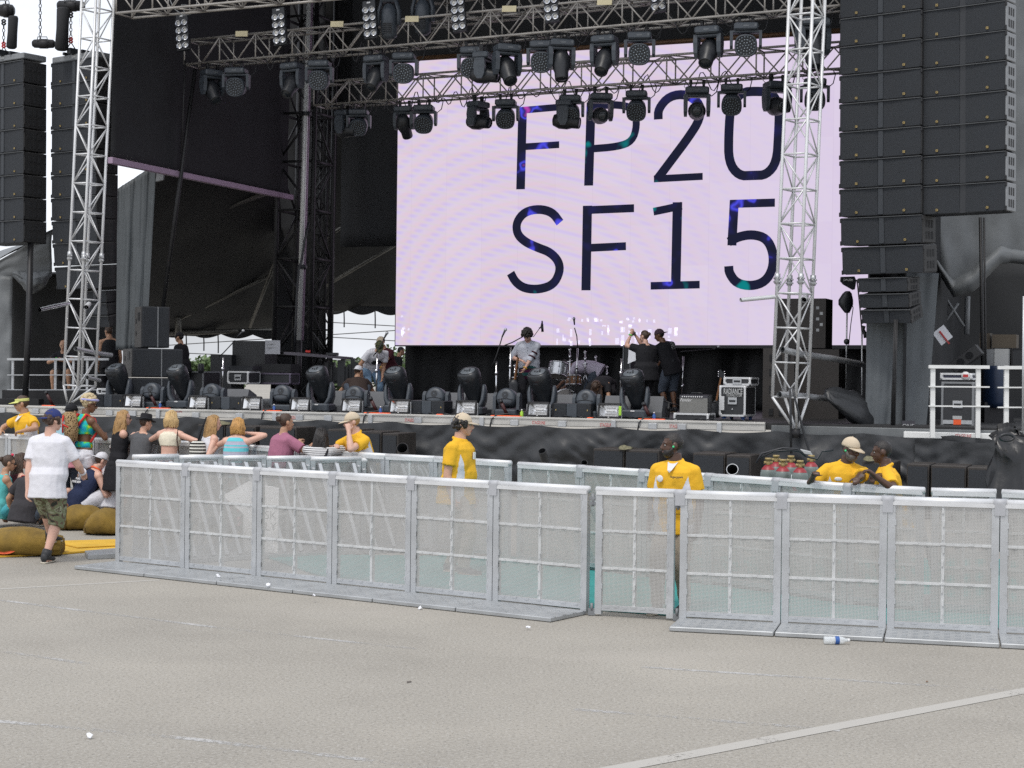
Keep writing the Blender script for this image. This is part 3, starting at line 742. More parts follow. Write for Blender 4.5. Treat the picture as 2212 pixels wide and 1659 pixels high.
def on(A, B, x):                                   # point on a truss bottom line seen in image column x
    lo, hi = 0.0, 1.0
    for _ in range(40):
        m = (lo+hi)/2; p = A+(B-A)*m-CAM
        if p.dot(R_)/p.dot(F_)*FPX+1106 < x: lo = m
        else: hi = m
    return A+(B-A)*lo
# loose cables looped along the trusses
def cable(label, pts, r=.012, mat=None, name='hanging_cable', n=6):
    q = MB(); q.tube(pts, r, n); return tag(q.build(name, mat or black_plastic), label, 'cable')
for k, (A, B, x0, x1, nm) in enumerate(((T1A, T1B, 560, 900, 'front'), (T1A, T1B, 950, 1650, 'front'), (T2A, T2B, 720, 1100, 'rear'), (T2A, T2B, 1110, 1650, 'rear'))):
    pts = []
    for i in range(90):
        x = x0+(x1-x0)*i/89; p = on(A, B, x); pts.append(p+Vector((0, .32, .12-.22*abs(math.sin(i*.33+k))+.12*math.sin(i*.9+k))))
    cable(f"black cable looping along the {nm} truss, {'left' if k % 2 == 0 else 'right'} stretch", pts, .011)
q0 = [at(x, y, 33.3) for x, y in ((365, -6), (375, 18), (395, 33), (412, 31), (409, 12), (392, 10), (400, 30), (420, 26), (428, -4))]
cable('pale coiled cable hanging from the near truss at top left', q0, .012, grey_paint)

# ---------------------------------------------------------------- moving lights
def xf(a, b): return Matrix.Rotation(a, 3, 'X') @ Matrix.Rotation(b, 3, 'Y')
def clamps(t):
    q = MB(); q.box((0, 0, -.055), (.30, .05, .03))
    for x in (-.12, .12):
        q.box((x, 0, -.02), (.05, .07, .10)); q.cyl((x-.03, 0, .035), (x+.03, 0, .035), .042, n=10); q.cyl((x, -.04, -.03), (x, -.10, -.03), .012, n=6)
    q.build('clamp', dark_steel, t)
    q = MB(); q.tube([(.16, .1, -.12), (.27, .14, -.20), (.36, .16, -.12), (.40, .14, .05), (.36, .1, .12)], .011, 5); q.build('power_cable', black_plastic, t)
    q = MB(); q.tube([(-.18, .05, -.10), (-.24, .08, -.03), (-.2, .1, .10)], .006, 4); q.build('safety_wire', dark_steel, t)
def base_box(t):
    q = MB(); q.box((0, 0, -.13), (.44, .34, .13), bev=.025); b = q.build('base', slate_plastic, t)
    q = MB(); q.box((.0, -.172, -.13), (.10, .008, .03)); q.box((.17, -.171, -.12), (.04, .008, .05)); q.build('display', pm('display_grey', (.10, .11, .12), .2), b)
def wash_light(label, loc, rz, tilt, cat='moving light', grp='wash moving lights with round LED faces', tall=.0):
    t = thing('wash_light', label, cat, loc, rz, grp); clamps(t); base_box(t)
    q = MB()
    for s in (-1, 1):
        q.prism([(s*.235, -.09, -.20), (s*.235, .09, -.20), (s*.235, .075, -.47), (s*.235, 0, -.52), (s*.235, -.075, -.47)], (s*.055, 0, 0))
    q.box((0, 0, -.215), (.52, .18, .05), bev=.015); q.build('yoke', slate_plastic, t)
    Mx = Matrix.Rotation(tilt, 3, 'X'); c = Vector((0, 0, -.46))
    def ring(r, y, k=8):
        out = []
        for i in range(24):
            an = 2*math.pi*i/24; rr = r*(1-.045*math.cos(4*an)); out.append(c+Mx @ Vector((rr*math.cos(an), y, rr*math.sin(an))))
        return out
    q = MB(); q.loft([ring(.12, .21), ring(.19, .17), ring(.21, .02), ring(.215, -.10), ring(.20, -.135), ring(.185, -.135), ring(.18, -.115)]); hd_ = q.build('head', slate_plastic, t)
    q = MB(); rr = .026
    for k, n in ((0, 1), (1, 6), (2, 12), (3, 18)):
        for i in range(n):
            an = 2*math.pi*i/n+k*.1; q.sph(c+Mx @ Vector((.052*k*math.cos(an), -.118, .052*k*math.sin(an))), (.021, .021, .021), seg=7, rings=4)
    q.build('led_lens_cluster', glass_lens, hd_)
    q = MB(); q.cyl(c+Mx @ Vector((0, -.112, 0)), c+Mx @ Vector((0, -.118, 0)), .178, n=24); q.build('face_plate', black_plastic, hd_)
    return t
def spot_light(label, loc, rz, tilt, grp='spot moving lights with barrel heads'):
    t = thing('spot_light', label, 'moving light', loc, rz, grp); clamps(t); base_box(t)
    q = MB()
    q.box((0, 0, -.22), (.50, .20, .06), bev=.02)
    for s in (-1, 1):
        q.loft([[Vector((s*.21+dx, dy, z)) for dx, dy in ((-.035*k, -w_), (.035*k, -w_), (.035*k, w_), (-.035*k, w_))] for z, w_, k in ((-.20, .10, 1), (-.34, .12, 1.1), (-.52, .10, 1), (-.60, .05, .8))], smooth=False)
    q.build('yoke', slate_plastic, t)
    Mx = Matrix.Rotation(tilt, 3, 'X'); c = Vector((0, 0, -.50))
    def rg(y, rx, rz_): return [c+Mx @ Vector((rx*math.cos(2*math.pi*i/18), y, rz_*math.sin(2*math.pi*i/18))) for i in range(18)]
    q = MB(); q.loft([rg(.27, .06, .06), rg(.25, .12, .12), rg(.12, .165, .17), rg(-.06, .165, .165), rg(-.16, .13, .13), rg(-.30, .125, .125), rg(-.32, .115, .115), rg(-.30, .10, .10)])
    h = q.build('head', black_plastic, t)
    q = MB(); q.sph(c+Mx @ Vector((0, -.29, 0)), (.1, .03, .1), Mx, 14, 7); q.build('front_lens', pm('dark_lens', (.02, .025, .03), .08), h)
    return t
wp = wash_light('round faced wash light', (0, 0, 0), 0, R(12)); sp1 = spot_light('spot light', (0, 0, 0), 0, R(50)); sp2 = spot_light('spot light tilted level', (0, 0, 0), 0, R(8))
wash2 = wash_light('wash light', (0, 0, 0), 0, R(28)); sp3 = spot_light('spot light turned', (0, 0, 0), 0, R(75))
used = set()
def hang(proto, A, B, x, rz, label, dz=-.10, sc=1.0):
    p = on(A, B, x)+Vector((0, .06, dz)); g_ = proto['group']
    if proto.name not in used:
        used.add(proto.name); proto.location = p; proto.rotation_euler = (0, 0, rz); proto.scale = (sc,)*3; proto['label'] = label; return proto
    return dup(proto, p, rz, label, scale=sc)
FW = R(-8)
hang(wp, T1A, T1B, 510, FW, 'wash light with pale LED dots, leftmost on the front truss', sc=1.0)
hang(wp, T1A, T1B, 690, FW, 'wash light on the front truss just right of the slim silver pole')
hang(wp, T1A, T1B, 873, FW, 'wash light on the front truss at the upper left corner of the video wall')
hang(wp, T1A, T1B, 1020, FW, 'wash light on the front truss with a dark spot head right below it')
hang(wp, T1A, T1B, 1171, FW, 'wash light on the front truss pressed against a dark spot to its right')
hang(wp, T1A, T1B, 1383, FW, 'wash light on the front truss above the letter P')
hang(wp, T1A, T1B, 1613, FW, 'wash light on the front truss nearest the right silver tower')
hang(sp1, T1A, T1B, 458, R(35), 'dim spot light hanging left of the leftmost wash light')
hang(sp1, T1A, T1B, 631, R(-30), 'spot light on the front truss left of the slim silver pole')
hang(sp1, T1A, T1B, 812, R(-25), 'spot light on the front truss before the dark back drape, left of the video wall')
hang(sp2, T1A, T1B, 1045, R(70), 'dark spot light turned sideways below a wash light on the front truss', dz=-.22)
hang(sp1, T1A, T1B, 1096, R(20), 'spot light with round open yoke on the front truss above the first letter F', sc=1.1)
hang(sp3, T1A, T1B, 1213, R(10), 'dark spot light tucked behind a wash light above the letter F', sc=1.05)
hang(sp1, T1A, T1B, 1307, R(-22), 'spot light on the front truss pointing down between F and P', sc=1.05)
hang(sp1, T1A, T1B, 1532, R(-22), 'spot light on the front truss pointing down above the digit 2', sc=1.05)
hang(sp3, T1A, T1B, 1758, R(15), 'dark spot light on the front truss behind the right silver tower', sc=1.2)
hang(wash2, T2A, T2B, 775, FW, 'unlit wash light in shadow, leftmost on the rear truss', sc=.95)
hang(sp2, T2A, T2B, 745, R(60), 'spot light in deep shadow beside the leftmost wash light of the rear truss')
hang(sp1, T2A, T2B, 874, R(160), 'spot light on the rear truss over the left edge of the video wall', sc=.95)
hang(wash2, T2A, T2B, 916, FW, 'wash light overlapping the upper left corner of the video wall')
hang(sp2, T2A, T2B, 1033, R(50), 'spot light with arched yoke alone on the lilac wall left of the lettering')
hang(wash2, T2A, T2B, 1093, FW, 'wash light just left of the first letter F')
hang(wash2, T2A, T2B, 1233, FW, 'wash light between the letters F and P')
hang(sp2, T2A, T2B, 1222, R(75), 'dark spot head below the wash light between F and P', dz=-.2)
hang(sp2, T2A, T2B, 1298, R(8), 'spot light in front of the top of the letter P', sc=1.05)
hang(wash2, T2A, T2B, 1376, FW, 'wash light over the bowl of the letter P')
hang(sp2, T2A, T2B, 1507, R(-5), 'spot light over the curve of the digit 2', sc=1.1)
hang(wash2, T2A, T2B, 1582, FW, 'wash light over the digit 0')
hang(sp2, T2A, T2B, 1680, R(15), 'spot light seen through the left side of the right silver tower', sc=1.1)
hang(wash2, T2A, T2B, 1762, FW, 'wash light at the right end of the rear truss behind the tower')
# two big shell-backed moving heads standing on the front truss
def shell_light(label, px, py):
    t = thing('shell_light', label, 'moving light', at(px, py, 33.6), R(-10), 'shell backed moving heads at the top')
    q = MB(); rg = lambda z, rx, y0, y1: [Vector((rx*math.cos(2*math.pi*i/16), (y0+y1)/2+(y1-y0)/2*math.sin(2*math.pi*i/16), z)) for i in range(16)]
    q.loft([rg(-.36, .10, -.06, .12), rg(-.30, .16, -.12, .2), rg(-.05, .17, -.18, .25), rg(.2, .16, -.17, .25), rg(.33, .10, -.08, .2)]); h = q.build('head', slate_plastic, t)
    q = MB()
    for i in range(6): q.box((0, -.135-.008*i, -.26+.035*i), (.19, .03, .014))
    q.build('vent', black_plastic, h)
    q = MB()
    for s in (-1, 1): q.loft([[Vector((s*x, y, z)) for x, y in ((.17, -.06), (.21, -.1), (.26, 0), (.2, .1))] for z in (-.10, .18)] + [[Vector((s*x, y, .44)) for x, y in ((.10, -.06), (.14, -.1), (.18, 0), (.12, .1))]])
    q.box((0, 0, .42), (.36, .2, .1), bev=.03); q.build('yoke', slate_plastic, t)
    q = MB(); q.box((0, 0, .53), (.42, .32, .12), bev=.02); q.build('base', black_plastic, t); return t
shell_light('large grey shell backed moving head at top, left of a pair', 840, 45)
shell_light('large grey shell backed moving head at top, right of a pair', 913, 36)

# eight-lamp blinders
def blinder(label, px, py, d):
    t = thing('blinder', label, 'blinder', at(px, py, d), R(-8), 'eight lamp blinders above the front truss', rot=(R(-6), R(-7), R(-14)))
    q = MB(); q.box((0, .05, 0), (.27, .10, .70)); q.box((0, .05, .39), (.27, .10, .10), bev=.01)
    q.build('housing', black_plastic, t)
    q = MB(); q.box((0, -.004, .39), (.07, .008, .03)); q.build('badge', letter_white, t)
    for i in range(2):
        for j in range(4):
            c = Vector(((i-.5)*.135, -.01, -.26+j*.165)); q = MB()
            q.lathe([(.066, .03), (.066, -.02), (.058, -.02), (.050, .0), (.022, .02)], 14, Matrix.Rotation(R(90), 3, 'X'), c); l = q.build('lamp', chrome, t)
            q = MB(); q.sph(c+Vector((0, -.005, 0)), (.04, .018, .04), seg=10, rings=6); q.build('bulb', pm('lamp_glass', (.55, .54, .50), .2), l)
    return t
for x, y, d, lab in ((394, 73, 33.2, 'blinder at the left end of the front truss'), (603, 61, 32.2, 'blinder left of the slim silver pole at the top'), (799, 46, 31.6, 'blinder left of the shell backed heads'),
        (990, 30, 30.9, 'blinder right of the shell backed heads, cut by the frame top'), (1190, 9, 30.1, 'blinder showing only its lower lamps, above the letter F'), (1420, -14, 29.3, 'blinder showing a single lower row of lamps at the frame top')):
    blinder(lab, x, y, d+1.9)
for x, y, lab in ((522, 73, 'cream card on the front truss, leftmost'), (728, 52, 'cream card on the front truss right of the slim silver pole'), (890, 41, 'cream card half hidden between the shell backed heads'),
        (1100, 19, 'cream card on the front truss above the first wash lights'), (1306, 4, 'cream card on the front truss at the frame top above P')):
    q = MB(); M = Matrix.Rotation(R(-25), 3, 'Z') @ Matrix.Rotation(R(4), 3, 'Y'); p = on(T1A, T1B, x); dd = (at(x, y, 1)-CAM).dot(F_); d = (p-CAM).dot(F_)-.35
    q.box(at(x, y, d), (.30, .02, .115), M); tag(q.build('cream_card', cream), lab, 'card', 'cream cards on the front truss')

# ---------------------------------------------------------------- roof leg tower and slim pole
rl_ = truss('roof_leg', 'dark lattice roof leg standing left of the video wall', 'tower', at(650, 872, 41.2), at(668, -60, 41.2), 1.0, 1.0, 1.25, dark_steel, .065, .03, up=EY, lace='Z')
rl2 = truss('roof_leg', 'thin dark lattice leg right behind the slim silver pole', 'tower', at(690, 866, 42.6), at(704, 150, 42.6), .42, .42, .6, dark_steel, .035, .018, up=EY, lace='Z')
pp = thing('slim_pole', 'slim silver pole with black bands standing on stage left', 'pole', at(645, 858, 39.6))
q = MB(); q.cyl(at(646, 735, 39.6), at(668, -30, 39.6), .062, n=14); q.build('tube', pm('pole_silver', (.62, .63, .62), .35, .2, .05), pp, True)
q = MB(); q.cyl(at(653, 735, 39.7), at(674, -30, 39.7), .035, n=10); q.build('side_tube', mauve_beam, pp, True)
q = MB(); q.cyl(at(643, 862, 39.6), at(646, 735, 39.6), .075, n=12); q.build('lower_sleeve', dark_steel, pp, True)
for y in (246, 577):
    x = 646+(735-y)*(22/765); q = MB(); q.cyl(at(x+2, y+4, 39.6), at(x+2, y-4, 39.6), .12, n=12); q.build('band', black_plastic, pp, True)
q = MB(); q.tube([at(x, y, 39.4) for x, y in ((667, 480), (658, 520), (652, 560), (645, 585), (641, 640), (639, 700), (636, 760))], .03, 6); q.build('cable', black_plastic, pp, True)
for k, (xa, ya, xb, yb, d) in enumerate(((422, 150, 352, 665, 36.5), (400, 130, 392, 330, 36))):
    cable(f"black rigging line hanging before the wing tent, {'longer' if k == 0 else 'shorter'} one", [at(xa, ya, d), at((xa+xb)/2, (ya+yb)/2, d), at(xb, yb, d)], .05 if k == 0 else .02, dark_steel, 'rigging_line')
# ---------------------------------------------------------------- line-array hangs: every cabinet a thing
side_grey = pm('cabinet_side', (.24, .25, .26), .6, 0, .15, 4)  # paler than the other sides: sun on them put into the colour
side_dark = pm('cabinet_side_dark', (.020, .020, .021), .65, 0, .15, 4)
def cabinet(W, H, D, smat, name='line_array_cabinet', seam=True, badge=True):
    t = thing(name, 'line array cabinet', 'loudspeaker')
    q = MB(); q.box((0, D/2+.012, 0), (W-.10, D, H-.016)); q.build('body', black_plastic, t)
    for s in (-1, 1):
        q = MB(); g_ = .055
        q.prism([(s*(W/2-.015), -.018, -H/2+.018), (s*g_, .002, -H/2+.018), (s*g_, .002, H/2-.018), (s*(W/2-.015), -.018, H/2-.018)], (0, .03, 0))
        gr = q.build('grille', grille_black, t)
        q = MB(); x = s*W*.29; k_ = .75 if badge else .02; y = -.024; z = -H/2+.075
        for a_, b_ in (((0, .022), (.056, .010)), ((0, -.022), (.056, .010)), ((-.023, 0), (.010, .056)), ((.023, 0), (.010, .056))): q.box((x+a_[0]*k_, y, z+a_[1]*k_), (b_[0]*k_, .012, b_[1]*k_))
        q.bar((x-.008, y, z+.01), (x+.012, y, z-.012), .008, .012, up=(0, 1, 0))
        if badge: q.build('badge', gold, gr)
        q = MB(); q.box((s*(W/2-.020), D*.45, 0), (.04, D*.94, H-.03), bev=.012)
        sp_ = q.build('side_panel', smat, t)
        for k in range(2):
            for j in range(3):
                q = MB(); q.box((s*(W/2+.002), D*.25+j*D*.2, H*(.19-.40*k)), (.006, D*.11, H*.26)); q.build('slot', side_dark if smat is not side_dark else black_cloth, sp_)
        q = MB(); q.box((s*(W/2-.005), -.012, H/2-.05), (.03, .04, .08), bev=.008); q.build('rigging_pin', dark_steel, t); q = MB(); q.box((s*(W/2-.005), -.012, -H/2+.05), (.03, .04, .08), bev=.008); q.build('rigging_pin', dark_steel, t)
    q = MB(); q.box((0, -.016, H/2-.010), (W-.03, .03, .012)); q.build('trim', pm('trim_grey', (.075, .08, .085), .5), t)
    if seam: q = MB(); q.box((0, .0, 0), (.10, .03, H-.03), bev=.012); q.build('centre_seam', pm('seam_slate', (.030, .035, .042), .5), t)
    return t
def hangstack(xc, d, ys, yaw, proto, labels, grp, tilts=None, shift=None):
    out = []
    for i, (ya, yb) in enumerate(zip(ys, ys[1:])):
        p = at(xc+(shift[i] if shift else 0), (ya+yb)/2, d); hh = (yb-ya)*d/FPX
        rot = (tilts[i] if tilts else 0, 0, yaw)
        if proto.get('used') is None: o = proto; proto['used'] = 1; o.location = p; o.rotation_euler = rot
        else: o = dup(proto, p, rot=rot)
        o['label'] = labels(i); o['group'] = grp; out.append(o)
    return out
def lab(side, n, start=0, extra=''):
    return lambda i: f"black speaker cabinet, {ordn(i)} from the top of the {side} hang"
YAW = R(-40)
# right hangs
ysA = [-31, 31, 92.5, 155, 217, 279, 341, 404, 466, 530, 593.5]
cb = cabinet(1.52, .497, .62, side_dark)
hangstack(1902, 29.0, ysA, R(-36), cb, lab('wide right inner', 10, extra=', ending over the drape'), 'right inner speaker hang', [0]*7+[R(1), R(3), R(5)], [0]*8+[2, 5])
ysB = [-50, 14, 76, 140, 204, 267.5, 331, 397.5, 460]
cb2 = cabinet(1.54, .500, .46, side_grey, seam=False)
hangstack(2079, 28.2, ysB, R(-38), cb2, lab('right outer', 8), 'right outer speaker hang with grey sides')
sm_ = cabinet(.92, .262, .55, side_dark, 'small_array_cabinet', badge=False)
hangstack(1908, 28.9, [598, 633, 667, 701], R(-36), sm_, lambda i: f"{['top', 'middle', 'bottom'][i]} one of three narrow speaker cabinets hanging over the slate drape", 'narrow cabinets under the right hang', [R(5), R(9), R(14)], [0, 3, 7])
# left hangs
ysC = [136, 185, 234, 282, 331, 380, 429, 478, 526]
cc = cabinet(1.52, .505, .62, side_dark)
hangstack(6, 37.2, ysC, R(-36), cc, lab('left outer', 8, extra=', with sky under it'), 'left outer speaker hang')
ysD = [131, 178, 227, 276, 326, 376, 425, 475, 525, 573, 627]
cd_ = cabinet(1.50, .505, .62, side_dark)
hangstack(160, 36.6, ysD, R(-36), cd_, lab('left inner', 10), 'left inner speaker hang behind the tower', [0]*6+[R(1), R(3), R(5), R(7)], [0]*7+[2, 5, 10])
sm2 = cabinet(.80, .27, .5, side_dark, 'small_array_cabinet', badge=False)
hangstack(205, 36.6, [628, 655, 682, 708], R(-36), sm2, lambda i: f"{['top', 'middle', 'bottom'][i]} one of three small cabinets in shadow behind the left tower", 'small cabinets under the left inner hang', [R(6), R(10), R(14)], [0, 2, 6])
# bumper frames and motors
for xc, y0, y1, d, W, labl in ((6, 118, 135, 37.2, 1.52, 'grey flying frame on top of the left outer speaker hang'), (160, 116, 131, 36.6, 1.5, 'grey flying frame on top of the left inner speaker hang')):
    t = thing('flying_frame', labl, 'flying frame', at(xc, (y0+y1)/2, d), R(-36))
    q = MB(); q.box((0, .3, 0), (W-.02, .62, .13), bev=.015); q.build('bumper', grey_paint, t)
    q = MB(); q.box((0, .3, .12), (.12, .9, .12)); q.box((-.3, .3, .10), (.06, .7, .06)); q.box((.3, .3, .10), (.06, .7, .06)); q.build('beam', black_plastic, t)
    q = MB(); q.box((0, -.015, .01), (.12, .012, .05)); q.build('badge', letter_grey, t)
def chain(a, b, parent, name='chain', r=.028):
    q = MB(); a = Vector(a); b = Vector(b); n = max(2, int((b-a).length/.075)); u = (b-a).normalized()
    for i in range(n):
        c = a+(b-a)*((i+.5)/n); s = Vector((1, 0, 0)) if i % 2 else Vector((0, 1, 0))
        q.tube([c+u*(.045*math.cos(k*math.pi/4))+s*(r*math.sin(k*math.pi/4)) for k in range(8)], .009, 5, closed=True)
    return q.build(name, dark_steel, parent, True)
def motor(label, x0, x1, y0, y1, d, bag, hook, ctop):
    c = at((x0+x1)/2, (y0+y1)/2, d); s_ = d/FPX; t = thing('chain_hoist', label, 'chain hoist', c, 0, 'chain hoists over the left speaker hangs')
    ln = (x1-x0)*s_; rr = (y1-y0)*s_/2
    q = MB(); q.loft([[Vector((x, rr*f*math.cos(k*math.pi/7), rr*f*math.sin(k*math.pi/7))) for k in range(14)] for x, f in ((-ln/2, .55), (-ln/2+.04, .85), (-ln*.2, .9), (-ln*.18, 1), (ln*.18, 1), (ln*.2, .9), (ln/2-.04, .85), (ln/2, .5))]); q.build('housing', dark_steel, t)
    q = MB(); q.tube([(-.12, -rr, rr*.3), (-.1, -rr*1.1, rr*1.2), (.1, -rr*1.1, rr*1.2), (.12, -rr, rr*.3)], .012, 6); q.build('handle', grey_paint, t)
    chain(at(ctop[0], -30, d), at(ctop[0], y0+2, d), t)
    if bag:
        bx, bt, bb, bw = bag; q = MB(); w = bw*s_/2
        q.loft([[at(bx+(dx), y, d-.1)+Vector((w*f*math.cos(k*math.pi/6), w*f*math.sin(k*math.pi/6), 0)) for k in range(12)] for y, f, dx in ((bt, .8, 2), (bt+4, 1, 1.5), ((bt+bb)/2, .95, 0), (bb-4, 1.05, -2), (bb, .7, -2))]); q.build('chain_bag', black_cloth, t, True)
    if hook:
        hx, ha, hb = hook
        q = MB(); q.tube([at(hx+4*math.sin(k*math.pi/4), ha+12*(k/8), d-.05) for k in range(9)], .02, 6); q.tube([at(hx-4*math.sin(k*math.pi/4), ha+12*(k/8), d-.05) for k in range(9)], .02, 6); q.build('hook', dark_steel, t, True)
        chain(at(hx, ha+12, d), at(hx, hb-14, d), t)
        q = MB(); q.tube([at(hx+3.5*math.sin(k*math.pi/4), hb-16+12*(k/8), d) for k in range(9)], .02, 6); q.tube([at(hx-3.5*math.sin(k*math.pi/4), hb-16+12*(k/8), d) for k in range(9)], .02, 6); q.build('shackle', red_paint, t, True)
        q = MB(); q.tube([at(hx, hb-6, d), at(hx-8, hb+8, d)], .012, 5); q.tube([at(hx, hb-6, d), at(hx+9, hb+8, d)], .012, 5); q.build('sling', dark_steel, t, True)
motor('chain hoist with long bag at the top left corner of the picture', -3, 31, 8, 38, 37.2, (27, 35, 105, 22), (8, 42, 107), (12, 0))
motor('bare chain hoist lying level between the two left speaker hangs', 70, 119, 84, 105, 37.0, None, None, (87, 0))
motor('chain hoist with dark bag just left of the left truss tower', 124, 183, 0, 25, 36.6, (135, 17, 109, 28), (153, 26, 97), (150, 0))
q = MB(); q.tube([at(66, 520, 37.0), at(62, 700, 36.8), at(54, 868, 36.6)], .07, 8); tag(q.build('cable_bundle', dark_steel), 'thick dark cable bundle hanging down in front of the left tent', 'cable')
# ---------------------------------------------------------------- gear on the stage floor
def inv_yaw(): return -TH
def onlip(x, y, sy):      # deck point on stage depth sy below image column x
    p = st(x, y, sy); return Vector((p.x, p.y, DECK))
def tall_mover(label, x, first=[None]):
    p = onlip(x, 900, .75)
    if first[0] is None:
        t = thing('tall_moving_light', label, 'moving light', p, -TH*.7, 'tall moving heads along the stage front'); first[0] = t
        q = MB(); q.box((0, 0, .09), (.50, .42, .16), bev=.03); b_ = q.build('base', slate_plastic, t)
        q = MB(); q.box((0, -.214, .15), (.075, .01, .022)); q.build('badge', letter_white, b_)
        for s in (-1, 1):
            q = MB(); q.loft([[Vector((s*(xo+dx), dy, z)) for dx, dy in ((-.028*k, -w_), (.03*k, -w_*.9), (.04*k, 0), (.03*k, w_), (-.028*k, w_))] for z, w_, xo, k in ((.12, .16, .12, 1.6), (.20, .155, .19, 1.3), (.30, .14, .232, 1), (.46, .11, .242, 1), (.56, .07, .235, .8), (.60, .03, .23, .5))], smooth=True); q.build('yoke_arm', slate_plastic, t)
        M = Matrix.Rotation(R(-16), 3, 'Z') @ Matrix.Rotation(R(30), 3, 'X'); c = Vector((0, .02, .53)); q = MB()
        def rg(z, rx, ry, oy=0): return [c+M @ Vector((rx*math.copysign(abs(math.cos(a))**.75, math.cos(a)), oy+ry*math.copysign(abs(math.sin(a))**.75, math.sin(a)), z)) for a in [2*math.pi*i/24 for i in range(24)]]
        q.loft([rg(-.36, .09, .09), rg(-.34, .125, .125), rg(-.2, .145, .145), rg(-.02, .168, .165), rg(.12, .20, .185), rg(.26, .215, .195), rg(.34, .205, .185), rg(.375, .18, .16), rg(.38, .16, .135), rg(.365, .15, .125)]); h = q.build('head', pm('head_black', (.022, .025, .029), .33, 0, .15, 6), t)
        q = MB(); q.loft([rg(.362, .148, .123), rg(.378, .142, .116), rg(.390, .10, .075)]); q.build('rear_plate', pm('rear_plate_grey', (.11, .125, .14), .4, 0, .1), h)
        for vx, vy in ((-.05, .02), (.01, .035), (.06, .03), (.035, -.03)):
            q = MB(); q.cyl(c+M @ Vector((vx, -vy, .385)), c+M @ Vector((vx, -vy, .402)), .016, n=8); q.build('connector', black_plastic, h)
        q = MB()
        for i in range(6): q.tube([c+M @ Vector((.206*math.cos(a), .19*math.sin(a), .20+.024*i)) for a in [-2.2+.2*j for j in range(13)]], .005, 5)
        q.build('vent', slate_plastic, h)
        return t
    return dup(first[0], p, -TH*.7, label)
for x, lab_ in ((258, 'tall moving head before the left RADIANCE case'), (390, 'tall moving head below the standing crew man in cap'), (692, 'tall moving head at the foot of the dark roof tower'), (860, 'tall moving head below the lower left corner of the video wall'),
             (1020, 'tall moving head left of the guitarist, before the empty drape'), (1171, 'tall moving head covering the legs of the guitarist'), (1371, 'tall moving head in front of the woman holding up her hands')):
    tall_mover(lab_, x)
def short_mover(label, x, first=[None]):
    p = onlip(x, 890, .55)
    if first[0] is None:
        t = thing('round_moving_light', label, 'moving light', p, -TH*.7, 'round backed moving heads along the stage front'); first[0] = t
        q = MB(); q.box((0, 0, .07), (.44, .36, .13), bev=.025); q.build('base', slate_plastic, t)
        for s in (-1, 1):
            q = MB(); q.prism([(s*.20, -.12, .13), (s*.20, .12, .13), (s*.20, .10, .38), (s*.20, .03, .45), (s*.20, -.03, .45), (s*.20, -.10, .38)], (s*.06, 0, 0)); q.build('yoke_arm', slate_plastic, t)
        c = Vector((0, 0, .33)); M = Matrix.Rotation(R(-12), 3, 'X'); q = MB()
        def rg(y, r, zs=1.0, cut=.0): return [c+M @ Vector((r*math.cos(a)*.98, y, max(-r*.8, r*zs*math.sin(a)))) for a in [2*math.pi*i/26 for i in range(26)]]
        q.loft([rg(-.17, .10), rg(-.165, .15), rg(-.13, .185), rg(.0, .20), rg(.10, .20), rg(.15, .18), rg(.16, .15)]); h = q.build('head', slate_plastic, t)
        q = MB(); q.cyl(c+M @ Vector((-.005, -.168, .045)), c+M @ Vector((-.005, -.176, .045)), .062, n=20); q.build('fan_grille', black_plastic, h)
        q = MB(); q.cyl(c+M @ Vector((-.005, -.176, .045)), c+M @ Vector((-.005, -.182, .045)), .018, n=10)
        for k in range(6):
            a = k*math.pi/3; q.bar(c+M @ Vector((-.005, -.178, .045)), c+M @ Vector((-.005+.058*math.cos(a), -.178, .045+.058*math.sin(a))), .006, .004)
        q.build('fan', slate_plastic, h)
        q = MB(); q.tube([c+M @ Vector((x_, -.178+.02*abs(x_), -.055+.03*math.cos(x_*9))) for x_ in (-.15, -.10, -.05, 0, .05, .10, .15)], .006, 5); q.build('seam', black_plastic, h)
        q = MB(); q.loft([[c+M @ Vector((x_*w_, y_, z_)) for x_ in (-1, -.5, .5, 1)] + [c+M @ Vector((x_*w_*.9, y_-.02, z_+.02)) for x_ in (1, .5, -.5, -1)] for w_, y_, z_ in ((.13, -.13, -.09), (.12, -.10, -.15))], smooth=False); q.build('lower_shell', black_plastic, h)
        return t
    return dup(first[0], p, -TH*.7, label)
for x, lab_ in ((332, 'round backed moving head below the stacked bass cabinets'), (461, 'round backed moving head below the vocal microphone at stage left'), (613, 'round backed moving head below the long flight case'), (769, 'round backed moving head below the crouching man in white cap'),
             (943, 'round backed moving head alone before the black drape'), (1096, 'round backed moving head left of the guitarist, beside a grey wedge'), (1268, 'round backed moving head below the drum kit')):
    short_mover(lab_, x)
